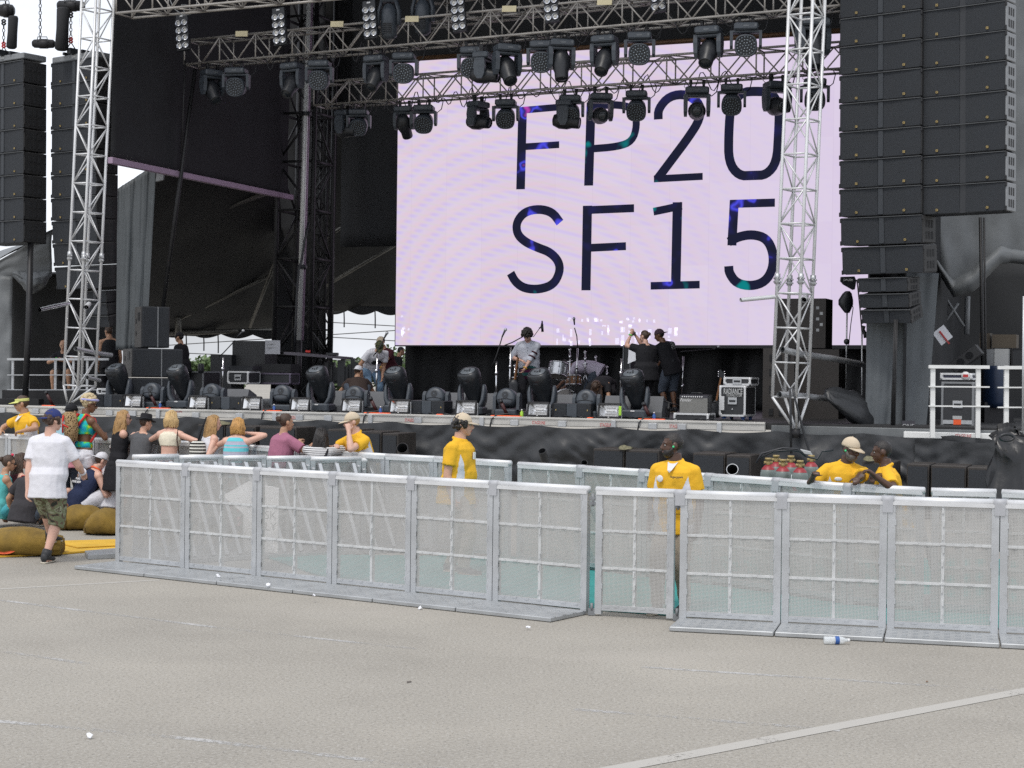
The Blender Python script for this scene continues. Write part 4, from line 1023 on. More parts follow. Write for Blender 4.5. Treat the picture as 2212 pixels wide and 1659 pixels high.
# floor floods with mirror reflectors
def refl_mat():
    m, nt, out = new_mat('mirror_reflector'); L = nt.links.new
    b = nd(nt, 'ShaderNodeBsdfPrincipled'); b.inputs['Metallic'].default_value = 1; b.inputs['Roughness'].default_value = .22; b.inputs['Base Color'].default_value = (.80, .80, .80, 1); L(b.outputs[0], out.inputs[0])
    tc = nd(nt, 'ShaderNodeTexCoord'); n = nd(nt, 'ShaderNodeTexNoise'); n.inputs['Scale'].default_value = 9; L(tc.outputs['Object'], n.inputs['Vector'])
    bp = nd(nt, 'ShaderNodeBump'); bp.inputs['Strength'].default_value = .08; bp.inputs['Distance'].default_value = .02; L(n.outputs[0], bp.inputs['Height']); L(bp.outputs[0], b.inputs['Normal']); return m
mirror = refl_mat()
def flood(label, x, y, first=[None]):
    p = onlip(x, y, .12)
    if first[0] is None:
        t = thing('flood_light', label, 'flood light', p, -TH*.9, 'mirror floods lined along the stage edge'); first[0] = t
        M = Matrix.Rotation(R(-14), 3, 'X')
        def T(v): return M @ Vector(v)+Vector((0, .06, .155))
        q = MB(); 
        for a_, s_ in (((0, 0, .125), (.42, .05, .03)), ((0, 0, -.125), (.42, .05, .03)), ((-.2, 0, 0), (.03, .05, .25)), ((.2, 0, 0), (.03, .05, .25))): q.box(T(a_), s_, M, bev=.004)
        q.build('rim', dark_steel, t)
        q = MB(); rg4 = [[T((x_*w_, y_, z_*h_)) for x_, z_ in ((-1, -1), (1, -1), (1, 1), (-1, 1))] for w_, h_, y_ in ((.21, .135, .02), (.17, .11, .16), (.12, .08, .18))]
        for ra, rb in zip(rg4, rg4[1:]):
            for i in range(4): q.quad([ra[i], ra[(i+1) % 4], rb[(i+1) % 4], rb[i]])
        q.quad(rg4[-1]); q.build('housing', black_plastic, t)
        q = MB(); A = [T((x_*.185, .01, z_*.11)) for x_, z_ in ((-1, -1), (1, -1), (1, 1), (-1, 1))]; I = [T((x_*.11, .10, z_*.022+.01)) for x_, z_ in ((-1, -1), (1, -1), (1, 1), (-1, 1))]
        for i in range(4): q.quad([A[i], A[(i+1) % 4], I[(i+1) % 4], I[i]])
        q.quad(I); q.build('reflector', mirror, t, recalc=False)
        q = MB(); q.cyl(T((-.09, .06, .01)), T((.09, .06, .01)), .012, n=8); q.build('lamp_tube', pm('lamp_tube', (.75, .75, .75), .2), t)
        q = MB()
        for s in (-1, 1): q.box(T((s*.225, .04, -.02)), (.014, .05, .24), bev=.003)
        q.box((0, .08, .008), (.47, .06, .016)); q.build('stirrup', alu_dull, t)
        q = MB(); q.box(T((0, -.027, -.126)), (.03, .004, .012)); q.build('badge', letter_white, t)
        return t
    return dup(first[0], p, -TH*.9, label)
for i, (x, y, w_) in enumerate(((284, 884, 'right of the first low speaker, under the left case'), (424, 888, 'left of the second low speaker box'), (540, 891, 'right of the second low speaker box'), (645, 892, 'below the long flight case'), (756, 894, 'below the crouching man in white cap'),
         (860, 897, 'left of the third low speaker box'), (1004, 899, 'directly above the tan cap of a yellow shirted guard'), (1160, 903, 'left of the fourth low speaker box'), (1314, 906, 'right of the fourth low speaker box, with a green tag'))):
    flood('mirror flood light '+w_, x, y)
q = MB(); p = onlip(1339, 900, .05); q.box(p+Vector((0, -.03, .16)), (.05, .03, .17), Matrix.Rotation(-TH, 3, 'Z'), bev=.006); tag(q.build('green_tag', pm('lime_tag', (.35, .62, .05), .5)), 'lime green tag hanging beside the rightmost mirror flood', 'tag')
# low front-fill speakers
def fill(label, x, first=[None]):
    p = onlip(x, 890, .28)
    if first[0] is None:
        t = thing('front_fill_speaker', label, 'loudspeaker', p, -TH, 'low front fill speakers on the stage edge'); first[0] = t
        q = MB(); q.box((0, .2, .14), (.76, .38, .27), bev=.01); q.build('cabinet', black_plastic, t)
        for s in (-1, 1):
            q = MB(); q.box((s*.23, -.002, .14), (.24, .014, .25)); q.build('grille', grille_black, t)
        q = MB(); q.box((0, -.004, .14), (.20, .018, .25), bev=.006); q.build('waveguide', slate_plastic, t)
        for s in (-1, 1):
            q = MB(); q.box((s*.31, -.012, .15), (.018, .006, .03)); q.build('badge', gold, t)
            q = MB(); q.box((s*.365, 0, .14), (.03, .03, .24)); q.build('rigging_plate', dark_steel, t)
        return t
    return dup(first[0], p, -TH, label)
for x, lab_ in ((233, 'low speaker box beside the woman with bleached hair'), (487, 'low speaker box between two floods, behind the blonde women'), (921, 'low speaker box left of the flood above the tan cap'), (1235, 'low speaker box below the drum kit')):
    fill(lab_, x)
# monitor wedges
def wedge(label, x, y, sy, w_=.55, first=[None]):
    p = onlip(x, y, sy)
    if first[0] is None:
        t = thing('monitor_wedge', label, 'stage monitor', p, -TH, 'grey monitor wedges seen from behind'); first[0] = t
        q = MB(); pr = [(-.26, -.22, .0), (-.26, .30, .0), (-.26, .20, .30), (-.26, -.10, .42), (-.26, -.22, .12)]; q.prism(pr, (.52, 0, 0)); q.build('cabinet', pm('wedge_grey', (.125, .130, .140), .6, 0, .08, 4), t)
        q = MB(); q.box((0, -.224, .06), (.22, .01, .08)); q.build('connector_panel', black_plastic, t)
        return t
    return dup(first[0], p, -TH, label)
for x, y, sy, lab_ in ((520, 880, 1.5, 'grey monitor wedge under the long flight case'), (815, 880, 1.3, 'grey monitor wedge behind the dark red canister, below the bent man'), (1060, 885, 1.5, 'grey monitor wedge left of the guitarist'), (1227, 888, 1.5, 'grey monitor wedge below the silver drum'), (1340, 892, 1.2, 'grey monitor wedge left of the tall head before the woman in black'), (1408, 893, 1.3, 'grey monitor wedge right of the tall head before the woman in black'), (365, 880, 1.4, 'grey monitor wedge half hidden left of a tall moving head'), (985, 885, 1.6, 'grey monitor wedge behind a tall moving head, before the drape'), (728, 885, 1.5, 'grey monitor wedge beside the tall head at the roof tower')):
    wedge(lab_, x, y, sy)
# dark red effect canisters, rubber cable strips, cans
for x, y, lab_ in ((107, 880, 'tilted dark red canister left of the left tower'), (332, 886, 'tilted dark red canister before the first round moving head'), (808, 893, 'tilted dark red canister before the grey wedge at stage left'), (1089, 901, 'tilted dark red canister left of the guitarist'), (1398, 906, 'tilted dark red canister near the blue bottle at the right')):
    p = onlip(x, y, .2); t = thing('effect_canister', lab_, 'canister', p, -TH, 'dark red canisters on the stage edge')
    q = MB(); a = Vector((.05, .05, .02)); b_ = Vector((-.05, -.03, .27)); q.cyl(a, b_, .032, n=14); q.build('body', dark_red, t)
    dd = (b_-a).normalized(); q = MB(); q.cyl(b_, b_+dd*.05, .042, .04, n=14); q.cyl(b_+dd*.05, b_+dd*.06, .034, n=12); q.build('nozzle', black_plastic, t)
    q = MB(); q.box((.04, .04, .012), (.14, .12, .024)); q.build('foot', dark_steel, t)
for i, (x, y, w_, lab_) in enumerate(((342, 889, .55, 'orange tape strip on the stage edge above the black hatted person'), (815, 896, .55, 'orange tape strip on the stage edge above the guard holding his mouth'), (588, 892.5, .40, 'orange tape strip on the stage edge above the mauve shirt'), (1093, 902.5, .6, 'orange tape strip on the stage edge left of the guitarist'), (1408, 909, .5, 'orange tape strip on the stage edge by the blue bottle'), (1275, 906, .10, 'small orange tape patch on the stage edge below the drums'), (950, 900, .12, 'small orange tape patch on the stage edge above the tan cap guard'), (105, 881, .3, 'orange tape strip on the stage edge at far left'))):
    p = onlip(x, y, .03); t = thing('tape_strip', lab_, 'tape', p, -TH, 'orange tape strips on the stage edge')
    q = MB(); q.box((0, 0, .016), (w_, .10, .03), bev=.01); q.build('tape', orange, t)
    if w_ > .3:
        q = MB(); q.tube([(-w_*.5, -.09, -.28), (-w_*.42, -.10, -.05), (-w_*.3, -.05, .04), (.0, .06, .06), (w_*.3, .1, .03)], .014, 6); q.build('cable', black_plastic, t)
for x, y, lab_, m in ((1413, 903, 'small blue bottle on the stage edge', blue_plastic), (822, 892, 'small blue bottle on the stage edge by the wedge', blue_plastic), (592, 889, 'small blue bottle above the woman in the mauve shirt', blue_plastic), (346, 884, 'small blue bottle before the first round moving head', blue_plastic), (1127, 899, 'lime green plug on the stage edge left of the flood', MATS['lime_tag'])):
    p = onlip(x, y, .1); t = thing('small_bottle', lab_, 'bottle', p); q = MB(); q.lathe([(.0, 0), (.03, 0), (.032, .02), (.032, .09), (.013, .115), (.013, .13)], 12); q.build('body', m, t)
    q = MB(); q.cyl((0, 0, .13), (0, 0, .15), .016, n=10); q.build('cap', letter_white, t)
for k in range(9):
    x = 300+k*150; pts = [onlip(x+dx, 900, .25+.12*math.sin(dx*.2+k))+Vector((0, 0, .015+.03*abs(math.sin(dx*.11+k*2)))) for dx in range(0, 120, 8)]
    cable(f"black cable lying on the stage edge, {ordn(k)} coil from the left", pts, .012)

# ---------------------------------------------------------------- cases, cabinets, amps
def case(label, x0, x1, y0, y1, sy, depth, front, fmat=alu, name='flight_case', cat='flight case', rot=None, handle=True, text=None):
    p0, p1 = st(x0, y1, sy), st(x1, y0, sy); W = ((p1-p0).x**2+(p1-p0).y**2)**.5; H = p1.z-p0.z
    c = (p0+st(x1, y1, sy))/2; t = thing(name, label, cat, Vector((c.x, c.y, min(p0.z, st(x1, y1, sy).z))), -TH if rot is None else rot)
    e = min(.035, W*.1)
    q = MB(); q.box((0, depth/2, H/2), (W-.01, depth-.01, H-.01)); q.build('body', front, t)
    if fmat:
        q = MB()
        for z in (e/2, H-e/2):
            for yy in (0, depth): q.box((0, yy, z), (W-2*e, .02, e))
            for s in (-1, 1): q.box((s*(W/2), depth/2, z), (.02, depth-2*e, e))
        for s in (-1, 1):
            for yy in (0, depth): q.box((s*(W/2-e/2), yy, H/2), (e+.002, .026, H-2*e))
        q.build('edge_trim', fmat, t)
        for s in (-1, 1):
            for z in (e, H-e):
                for yy in (.01, depth-.01):
                    q = MB(); q.sph((s*(W/2-e*.7), yy, z), (e*1.0, e*.7, e*1.0), seg=8, rings=6); q.build('ball_corner', fmat, t)
    if handle:
        q = MB(); q.box((0, -.012, H*.5), (.17, .012, .13), bev=.004); h = q.build('handle_dish', alu_dull, t); q = MB(); q.box((0, -.021, H*.5), (.12, .012, .035), bev=.004); q.build('handle', black_plastic, h)
    return t, W, H
case_black = pm('case_black', (.030, .032, .036), .5, 0, .12, 4)
def radiance(label, x0, x1, y0, y1, sy, xface):
    t, W, H = case(label, x0, x1, y0, y1, sy, .75, case_black, alu)
    lettering('RADIANCE', .145, Matrix.Translation((.01, -.013, H*.80)), letter_grey, t, xscale=.50*W/.5, bold=.003)
    lettering('TOURING SYSTEM', .078, Matrix.Translation((.03, -.013, H*.68)), letter_grey, t, xscale=.46*W/.5, bold=.001)
    q = MB(); q.box((-W/2+.05, -.014, H*.42), (.10, .012, .26), bev=.004); q.build('latch', alu, t)
    for i in (-1, 1):
        for yy in (.1, .65):
            q = MB(); q.cyl((i*W*.36-.02, yy, -.05), (i*W*.36+.02, yy, -.05), .05, n=12); q.box((i*W*.36, yy, -.01), (.08, .08, .03)); q.build('castor', blue_plastic, t)
    q = MB()
    for i in (-.12, 0, .12): q.cyl((i*2, -.006, H*.24), (i*2, -.016, H*.24), .012, n=8)
    q.build('rivet', alu, t)
    return t, W, H
t, W, H = radiance('black RADIANCE flight case with silver edges, beside the guitar amp', 1553, 1611, 833, 899, 1.4, 1611)
case('shallow silver edged lid case lying on the RADIANCE case', 1563, 1622, 815, 832, 1.55, .6, case_black, alu)
radiance('black RADIANCE flight case half hidden behind the left tall moving head', 204, 246, 853, 884, 1.2, 240)
case('silver lid case lying on the left RADIANCE case', 209, 244, 839, 852, 1.3, .6, case_black, alu)
case('long dark keyboard flight case with mauve edges at stage left', 536, 628, 806, 829, 4.0, .4, case_black, pm('mauve_trim', (.16, .14, .19), .4, .5), handle=False)
case('short silver edged flight case at the near end of the long keyboard case', 491, 537, 802, 829, 3.4, .5, case_black, alu)
case('black soft case lying on the long keyboard case', 550, 628, 786, 804, 4.2, .4, black_cloth, None, handle=False, name='soft_case', cat='case')
case('low black mixer box lying on the short silver edged case', 492, 546, 790, 801, 3.5, .4, black_plastic, None, handle=False, name='mixer_box', cat='mixer')
case('dark amplifier cabinet behind the vocal microphone at stage left', 500, 572, 736, 830, 6.2, .6, pm('cab_slate', (.035, .037, .040), .6, 0, .1), None, handle=False, name='amplifier_cabinet', cat='amplifier')
case('plain black panel cabinet right of the small tree at stage left', 453, 500, 766, 850, 6.0, .6, black_plastic, None, handle=False, name='black_cabinet', cat='cabinet')
case('open black rack beside the standing crew man', 404, 440, 802, 868, 4.0, .7, black_plastic, grey_paint, handle=False, name='equipment_rack', cat='rack')
q = MB(); q.loft([[at(434+7*math.cos(a)*f, y, 37.5)+Vector((0, .1*math.sin(a), 0)) for a in [k*math.pi/5 for k in range(10)]] for y, f in ((806, .8), (800, 1), (789, 1), (785, .7))]); tag(q.build('tub', black_plastic), 'small black tub standing on the open rack', 'tub')
# bass cabinets stacked left
def basscab(label, x0, xm, x1, y0, y1, d, name='bass_cabinet'):
    a = at(xm, y1, d); W = (x1-xm)*d/FPX/.93; Hh = (y1-y0)*d/FPX; D = (xm-x0)*d/FPX/.55
    yaw = R(24); t = thing(name, label, 'loudspeaker', a, yaw, 'bass cabinets stacked at stage left')
    q = MB(); q.box((W/2, D/2, Hh/2), (W-.01, D, Hh-.008), bev=.01); q.build('cabinet', black_plastic, t)
    q = MB(); q.box((W/2, -.012, Hh/2), (W-.05, .025, Hh-.05), bev=.008); q.build('grille', grille_black, t)
    q = MB(); q.box((-.004, D/2, Hh/2), (.012, D-.02, Hh-.02)); s_ = q.build('side_panel', pm('ply_side', (.075, .072, .070), .65, 0, .15, 3), t)
    for z in (.35, .65):
        q = MB(); q.box((-.012, D*.72, Hh*z), (.01, .10, .10)); q.build('handle', black_cloth, s_)
    q = MB(); q.box((-.014, D*.3, Hh*.75), (.012, .22, .18)); q.build('amp_panel', blue_plastic if name == 'x' else dark_steel, s_)
    q = MB(); q.box((W*.57, -.03, Hh/2), (.02, .02, Hh*.97)); q.build('strap', grey_paint, t)
    return t
basscab('upper bass cabinet with grey side, on the left speaker stack', 267, 305, 362, 661, 751, 35.6)
basscab('wide middle bass cabinet of the left speaker stack', 230, 285, 388, 752, 815, 35.4)
basscab('bottom bass cabinet of the left speaker stack, in shadow', 232, 285, 388, 816, 884, 35.4)
# right amp and cabinet stack behind the tower
case('tall brown black cabinet behind the right tower, against the video wall', 1671, 1784, 644, 752, 4.5, .7, brown_ply, None, handle=False, name='side_fill_cabinet', cat='loudspeaker')
q = MB()
for k in range(5): q.box(at(1766+(k % 2)*8, 665+k*12, 29.0)+Vector((0, 0, 0)), (.05, .02, .05))
tag(q.build('patch_bay', grey_paint), 'connector panel with cables on the tall cabinet behind the right tower', 'panel')
t, W, H = case('large brown black bass cabinet low behind the right tower', 1645, 1716, 752, 905, 3.6, .8, brown_ply, None, handle=False, name='bass_cabinet', cat='loudspeaker')
for i, (x_, z_) in enumerate(((-.14, .86), (-.14, .66), (-.14, .42), (-.14, .10), (.02, .86), (.02, .66), (.06, .10), (.18, .86))):
    q = MB(); q.box((x_, -.008, H*z_), (.085, .012, .13)); q.build('port', black_cloth, t)
case('wide brown black bass cabinet right of the tower foot', 1717, 1812, 754, 905, 3.9, .8, brown_ply, None, handle=False, name='bass_cabinet', cat='loudspeaker')
# guitar amp on a lid
case('low silver edged case lid carrying the guitar amp', 1455, 1531, 893, 911, .8, .45, case_black, alu, handle=False, name='case_lid', cat='case lid')
t, W, H = case('grey fronted guitar amp with script lettering on a silver edged lid', 1467, 1530, 853, 892, .95, .3, black_plastic, None, handle=False, name='guitar_amp', cat='amplifier')
q = MB(); q.box((-.0, -.008, H*.42), (W*.96, .014, H*.80)); q.build('grille_cloth', pm('grille_cloth', (.20, .20, .19), .85, 0, .1, 30, .3, 200), t)
q = MB(); q.box((0, -.009, H*.89), (W*.97, .016, H*.13)); cp = q.build('control_panel', letter_dark, t)
for i in range(10):
    q = MB(); q.cyl((-W*.38+i*W*.075, -.018, H*.89), (-W*.38+i*W*.075, -.035, H*.89), .012, n=8); q.build('knob', letter_white, cp)
lettering('Fender', .085, Matrix.Translation((-W*.28, -.017, H*.70)), letter_white, t, shear=.4, xscale=.9)
q = MB(); q.tube([(-.1, .15, H), (-.08, .15, H+.03), (.1, .15, H+.03), (.12, .15, H)], .012, 6); q.build('handle', black_plastic, t)
# right wing rack and boxes
t, W, H = case('tall black road case with orange tape behind the white railing', 2032, 2104, 825, 922, 1.4, .7, case_black, grey_paint, handle=True)
q = MB(); q.box((0, -.016, .09), (.13, .01, .09)); q.build('orange_tape', orange, t)
q = MB(); q.box((0, -.012, .09), (W*.9, .01, .07)); q.build('bumper_strip', alu_dull, t); q = MB(); q.box((0, -.016, .17), (.16, .008, .06)); q.build('paper_label', letter_grey, t)
t, W, H = case('flat silver and navy rack unit lying on the tall road case', 2031, 2100, 806, 820, 1.5, .6, pm('navy', (.02, .022, .05), .5), alu, handle=False, name='rack_unit', cat='rack unit')
q = MB(); q.lathe([(0, -.004), (.075, -.004), (.075, .004), (0, .004)], 16, Matrix.Rotation(R(90), 3, 'X'), (W*.30, -.022, H*.6)); q.build('round_sticker', letter_white, t)
q = MB(); q.box((W*.30, -.028, H*.6), (.09, .004, .05)); q.build('sticker_mark', red_paint, t)
q = MB(); q.loft([[at(2150+26*math.cos(a)*f, y, 31.5)+Vector((0, .3*math.sin(a)*f, 0)) for a in [k*math.pi/9 for k in range(18)]] for y, f in ((880, .92), (868, 1), (840, 1.0), (800, 1.0), (790, .9))]); tag(q.build('barrel', pm('barrel_blue', (.012, .026, .062), .45, 0, .1)), 'dark blue plastic barrel behind the white railing', 'barrel')
q = MB(); q.box(at(2150, 900, 31.6), (.55, .5, .55)); q.box(at(2150, 884, 31.5), (.62, .06, .05)); tag(q.build('barrel_stand', dark_steel), 'black stand under the blue barrel', 'stand')
case('long brown carton on top of the boxes at the right wing', 2142, 2196, 722, 752, 4.5, .5, pm('cardboard', (.085, .070, .052), .8, 0, .1), None, handle=False, name='carton', cat='carton')
case('short brown carton beside the long carton at the right wing', 2115, 2139, 719, 754, 4.6, .5, pm('cardboard_dark', (.075, .062, .048), .8, 0, .1), None, handle=False, name='carton', cat='carton')
t, W, H = case('grey equipment box with a paper sheet at the right wing', 2126, 2182, 754, 800, 4.2, .6, grey_paint, None, handle=False, name='equipment_box', cat='box')
q = MB(); q.box((.08, -.012, H*.52), (.26, .004, .40)); q.build('paper_sheet', letter_grey, t)
case('black rack with louvres at the right wing edge', 2184, 2215, 752, 800, 4.2, .6, black_plastic, dark_steel, handle=False, name='equipment_rack', cat='rack')
p = st(2085, 775, 3.4); t = thing('tilted_wedge', 'black stage monitor with round holes tilted up behind the white railing', 'stage monitor', p, -TH); M = Matrix.Rotation(R(-38), 3, 'Y')
q = MB(); q.box((0, .2, 0), (.62, .4, .22), M, bev=.01); q.build('cabinet', pm('wedge_dark', (.06, .06, .062), .6), t)
for s in (-1, 1):
    q = MB(); q.cyl(M @ Vector((s*.1, -.002, 0)), M @ Vector((s*.1, -.012, 0)), .07, n=16); q.build('hole', black_cloth, t)
q = MB(); M = Matrix.Rotation(R(-38), 3, 'Y'); q.box(at(2036, 724, 30.5), (.26, .01, .28), M); q.box(at(2040, 729, 30.48), (.03, .012, .29), M, 1); tag(q.build('clipboard_sheet', [paper, red_paint]), 'white printed sheet with a red stripe hanging crooked by the tent', 'paper sheet')
q = MB(); q.box(at(589, 750, 38.6), (.36, .02, .32), Matrix.Rotation(R(-10), 3, 'Z'))
for k in range(2):
    for i in range(6): q.box(at(577+i*4.5, 743+k*7, 38.58), (.02+.015*(i % 3), .01, .022), None, 1)
tag(q.build('whiteboard', [pm('whiteboard', (.42, .43, .46), .6), letter_grey]), 'small whiteboard with scribbles hanging by the roof tower', 'whiteboard')
q = MB()
q.prism([at(613, 760, 38.0), at(740, 771, 38.6), at(740, 776, 38.6), at(613, 765.5, 38.0)], (.2, .5, 0)); tp = thing('keyboard_table', 'long flat keyboard stand shelf at the roof tower', 'table', at(676, 775, 38.3)); q.build('shelf', pm('shelf_mauve', (.13, .12, .14), .5), tp, True)
for x in (640, 716):
    q = MB(); q.cyl(at(x, 768, 38.6), at(x, 880, 38.6), .03, n=8); q.build('leg', dark_steel, tp, True)
q = MB(); q.box(at(665, 759, 38.4), (.11, .05, .05), bev=.005); tag(q.build('red_box', pm('red_glow', (.6, .03, .02), .4)), 'small red box on the long keyboard shelf', 'box')  # plain red box colour
q = MB(); q.box(at(718, 765, 38.7), (.28, .2, .07), bev=.01); tag(q.build('small_mixer', black_plastic), 'small black mixer on the right end of the keyboard shelf', 'mixer')
q = MB()
for k in range(14): q.box(at(706+k*7, 806+3*math.sin(k*2.3), 38.9+.1*math.sin(k)), (.09, .2, .5+.2*math.sin(k*1.7)))
q.box(at(752, 815, 39.0), (1.05, .2, .3)); tag(q.build('cable_heap', black_plastic), 'dark jumble of cased cables behind the crouching man', 'cables')

# ---------------------------------------------------------------- microphone stands
def rod(q, pts, d, r, n=8): q.tube([at(x, y, d) for x, y in pts], r, n)
def micstand(label, d, base, top, boom=None, mic=None, clutch=None, mat=chrome):
    b = at(*base, d); t = thing('microphone_stand', label, 'microphone stand', b)
    q = MB(); rod(q, [base, top], d, .018); q.build('pole', mat, t, True)
    if clutch: q = MB(); q.cyl(at(clutch[0], clutch[1]-4, d), at(clutch[0], clutch[1]+4, d), .032, n=10); q.build('clutch', mat, t, True)
    q = MB(); q.cyl((0, 0, 0), (0, 0, .03), .13, .12, n=16); q.build('foot', dark_steel, t)
    if boom: q = MB(); rod(q, boom, d, .012); q.build('boom', dark_steel, t, True)
    if mic:
        q = MB(); a, b2 = at(*mic[0], d), at(*mic[1], d); q.cyl(a, b2, .014, .024, n=10); m_ = q.build('microphone', black_plastic, t, True)
        u = (b2-a).normalized(); q = MB(); q.sph(b2+u*.02, .034, seg=10, rings=7); q.build('mesh_ball', alu_dull, m_, True)
    return t
micstand('vocal microphone on a boom before the bent man in white', 35.0, (812, 868), (815, 766), [(806, 770), (816, 757), (830, 732)], [(828, 734), (835, 721)], (813, 801))
micstand('vocal microphone on a boom at the left, before the amplifier cabinet', 36.5, (480, 850), (482, 772), [(473, 770), (482, 763), (508, 735)], [(511, 730), (524, 716)], (481, 797), chrome)
micstand('vocal microphone stand tilted left of the guitarist', 34.2, (1072, 885), (1072, 781), [(1061, 795), (1072, 770), (1086, 724)], [(1084, 729), (1091, 714)], (1072, 806))
micstand('boom microphone stand just left of the guitarist', 35.0, (1100, 880), (1103, 750), [(1090, 746), (1106, 740), (1130, 727)], None, (1102, 792))
micstand('thin stand holding a drum microphone over the kit', 37.2, (1243, 850), (1248, 752), [(1248, 752), (1246, 726), (1241, 708)], [(1241, 702), (1240, 690)], (1246, 794), chrome)
micstand('silver stand left of the woman in black', 34.0, (1339, 872), (1343, 774), None, None, (1341, 806))
micstand('tall stand with a level boom right of the crew in black', 36.0, (1473, 862), (1476, 770), [(1470, 760), (1476, 759), (1543, 755)], [(1540, 755), (1550, 750)], (1474, 834))
micstand('short stand with a boom microphone before the guitar amp, left one', 31.2, (1444, 912), (1445, 870), [(1434, 866), (1450, 871), (1472, 878)], [(1476, 881), (1490, 884)], (1444, 883), dark_steel)
micstand('short stand with a boom microphone before the guitar amp, right one', 31.4, (1533, 902), (1533, 876), [(1548, 869), (1520, 872), (1500, 876)], [(1500, 876), (1489, 875)], (1533, 884), dark_steel)
for x, d, y0, lab_ in ((1176, 37.0, 693, 'overhead microphone dangling right of the guitarist'),):
    t = thing('overhead_microphone', lab_, 'microphone', at(x, 715, d)); q = MB(); q.tube([at(x-24, 728, d), at(x-8, 706, d), at(x-5, y0, d)], .008, 5); q.tube([at(x-5, y0, d), at(x-4, 706, d)], .018, 6); q.build('boom', dark_steel, t, True)
    q = MB(); q.cyl(at(x-5, 700, d), at(x-4, 717, d), .028, n=8); q.cyl(at(x-12, 709, d), at(x-4, 707, d), .016, n=6); q.build('microphone', black_plastic, t, True)
# antenna stands in front of the right of the video wall
t = thing('antenna_stand', 'slim stand with a black shell antenna before the right of the video wall', 'stand', at(1826, 890, 33.0)); q = MB(); rod(q, [(1826, 892), (1830, 660)], 33.0, .016); q.build('pole', alu_dull, t, True)
q = MB(); q.loft([[at(x+f*w_, y, 33.0)+Vector((0, .10*g_, 0)) for f, g_ in ((-1, 0), (-.5, -.6), (.5, -.6), (1, 0), (.5, .6), (-.5, .6))] for x, y, w_ in ((1831, 629, 5), (1830, 634, 10), (1827, 648, 16), (1827, 658, 16), (1829, 670, 9), (1830, 676, 5))]); q.build('shell', black_plastic, t, True)
q = MB(); rod(q, [(1833, 750), (1838, 700), (1843, 665), (1840, 655)], 33.0, .009, 5); q.build('cable', black_plastic, t, True)
q = MB(); q.sph(at(1829, 738, 33), .06); q.build('knuckle', black_plastic, t, True)
t = thing('antenna_stand', 'slim stand with a black SHURE paddle antenna beside the right speaker hang', 'stand', at(1862, 900, 32.6)); q = MB(); rod(q, [(1862, 905), (1862, 715)], 32.6, .016); q.build('pole', alu_dull, t, True)
q = MB(); q.tube([at(x, y, 32.6) for x, y in ((1862, 718), (1858, 670), (1853, 620), (1851, 604))], .014, 6); q.build('boom', black_plastic, t, True)
q = MB(); q.prism([at(x, y, 32.6) for x, y in ((1817, 598), (1846, 597), (1850, 606), (1847, 625), (1843, 626), (1822, 614), (1816, 607))], (0, .08, 0)); pd = q.build('paddle', black_plastic, t, True)
me = text_mesh('SHURE', .062); me.materials.clear(); me.transform(Matrix.Translation(at(1832, 605, 32.58)) @ Matrix.Rotation(R(90), 4, 'X')); link('lettering', me, letter_white, pd, True)
q = MB(); q.tube([at(x, y, 32.55) for x, y in ((1866, 704), (1864, 712), (1869, 722), (1870, 730))], .04, 6); q.tube([at(1849, 865, 32.5), at(1870, 865, 32.5)], .02, 6); q.build('clamp', dark_steel, t, True)
# guitar headstock and electric guitar beside the case
t = thing('electric_guitar', 'dark guitar leaning upright beside the RADIANCE case, headstock showing', 'guitar', at(1546, 905, 32.6)); q = MB(); q.prism([at(x, y, 32.6) for x, y in ((1552, 800), (1557, 798), (1567, 812), (1563, 818), (1554, 818))], (0, .03, 0)); q.build('headstock', black_plastic, t, True)
q = MB(); q.bar(at(1557, 816, 32.6), at(1546, 872, 32.6), .05, .03); q.build('neck', wood, t, True)
q = MB()
for i in range(3):
    for s in (0, 1): q.sph(at(1552+s*13, 803+i*5, 32.55), .016, seg=6, rings=4)
q.build('tuning_peg', chrome, t, True)
q = MB(); q.loft([[at(1546+w_*math.cos(a), y+3*math.sin(a), 32.6)+Vector((0, .03*math.sin(a), 0)) for a in [k*math.pi/6 for k in range(12)]] for y, w_ in ((868, 6), (875, 11), (883, 8), (892, 13), (900, 9))]); q.build('body', black_plastic, t, True)
# black covered bundle right of the tower foot
t = thing('covered_bundle', 'black plastic wrapped bundle on the stage right of the tower foot', 'bundle', at(1840, 905, 29.5))
def wrap(path, rad, seed, n=20):
    q = MB(); rings = []
    for i, ((x, y, d), r) in enumerate(zip(path, rad)):
        rings.append([at(x, y, d)+Vector((r*math.cos(a)*(1+.35*noise.noise(Vector((math.cos(a)*2.5, math.sin(a)*2.5, i*1.1+seed)))+.2*noise.noise(Vector((math.cos(a)*6, math.sin(a)*6, i*2.1+seed)))), r*.8*math.sin(a), r*math.sin(a)*(1+.35*noise.noise(Vector((math.cos(a)*3, i*1.3, seed)))+.2*noise.noise(Vector((math.cos(a)*7, i*2.3, seed)))))) for a in [k*2*math.pi/n for k in range(n)]])
    q.loft(rings); return q
q = wrap([(1790, 846, 29.3), (1793, 850, 29.3), (1806, 856, 29.3), (1818, 862, 29.4), (1832, 869, 29.4), (1846, 878, 29.5), (1858, 890, 29.6), (1866, 902, 29.6), (1868, 916, 29.7)], [.03, .10, .15, .20, .22, .25, .24, .20, .12], 3, 30); q.build('cover', vinyl, t, True)
cable('dark cable running from the right tower down into the pit', [at(x, y, 28.2) for x, y in ((1712, 838), (1722, 880), (1735, 930), (1748, 975), (1752, 1010))], .02)
cable('black hanging cable left of the right tower foot', [at(x, y, 28.3) for x, y in ((1706, 838), (1708, 900), (1709, 980))], .022)

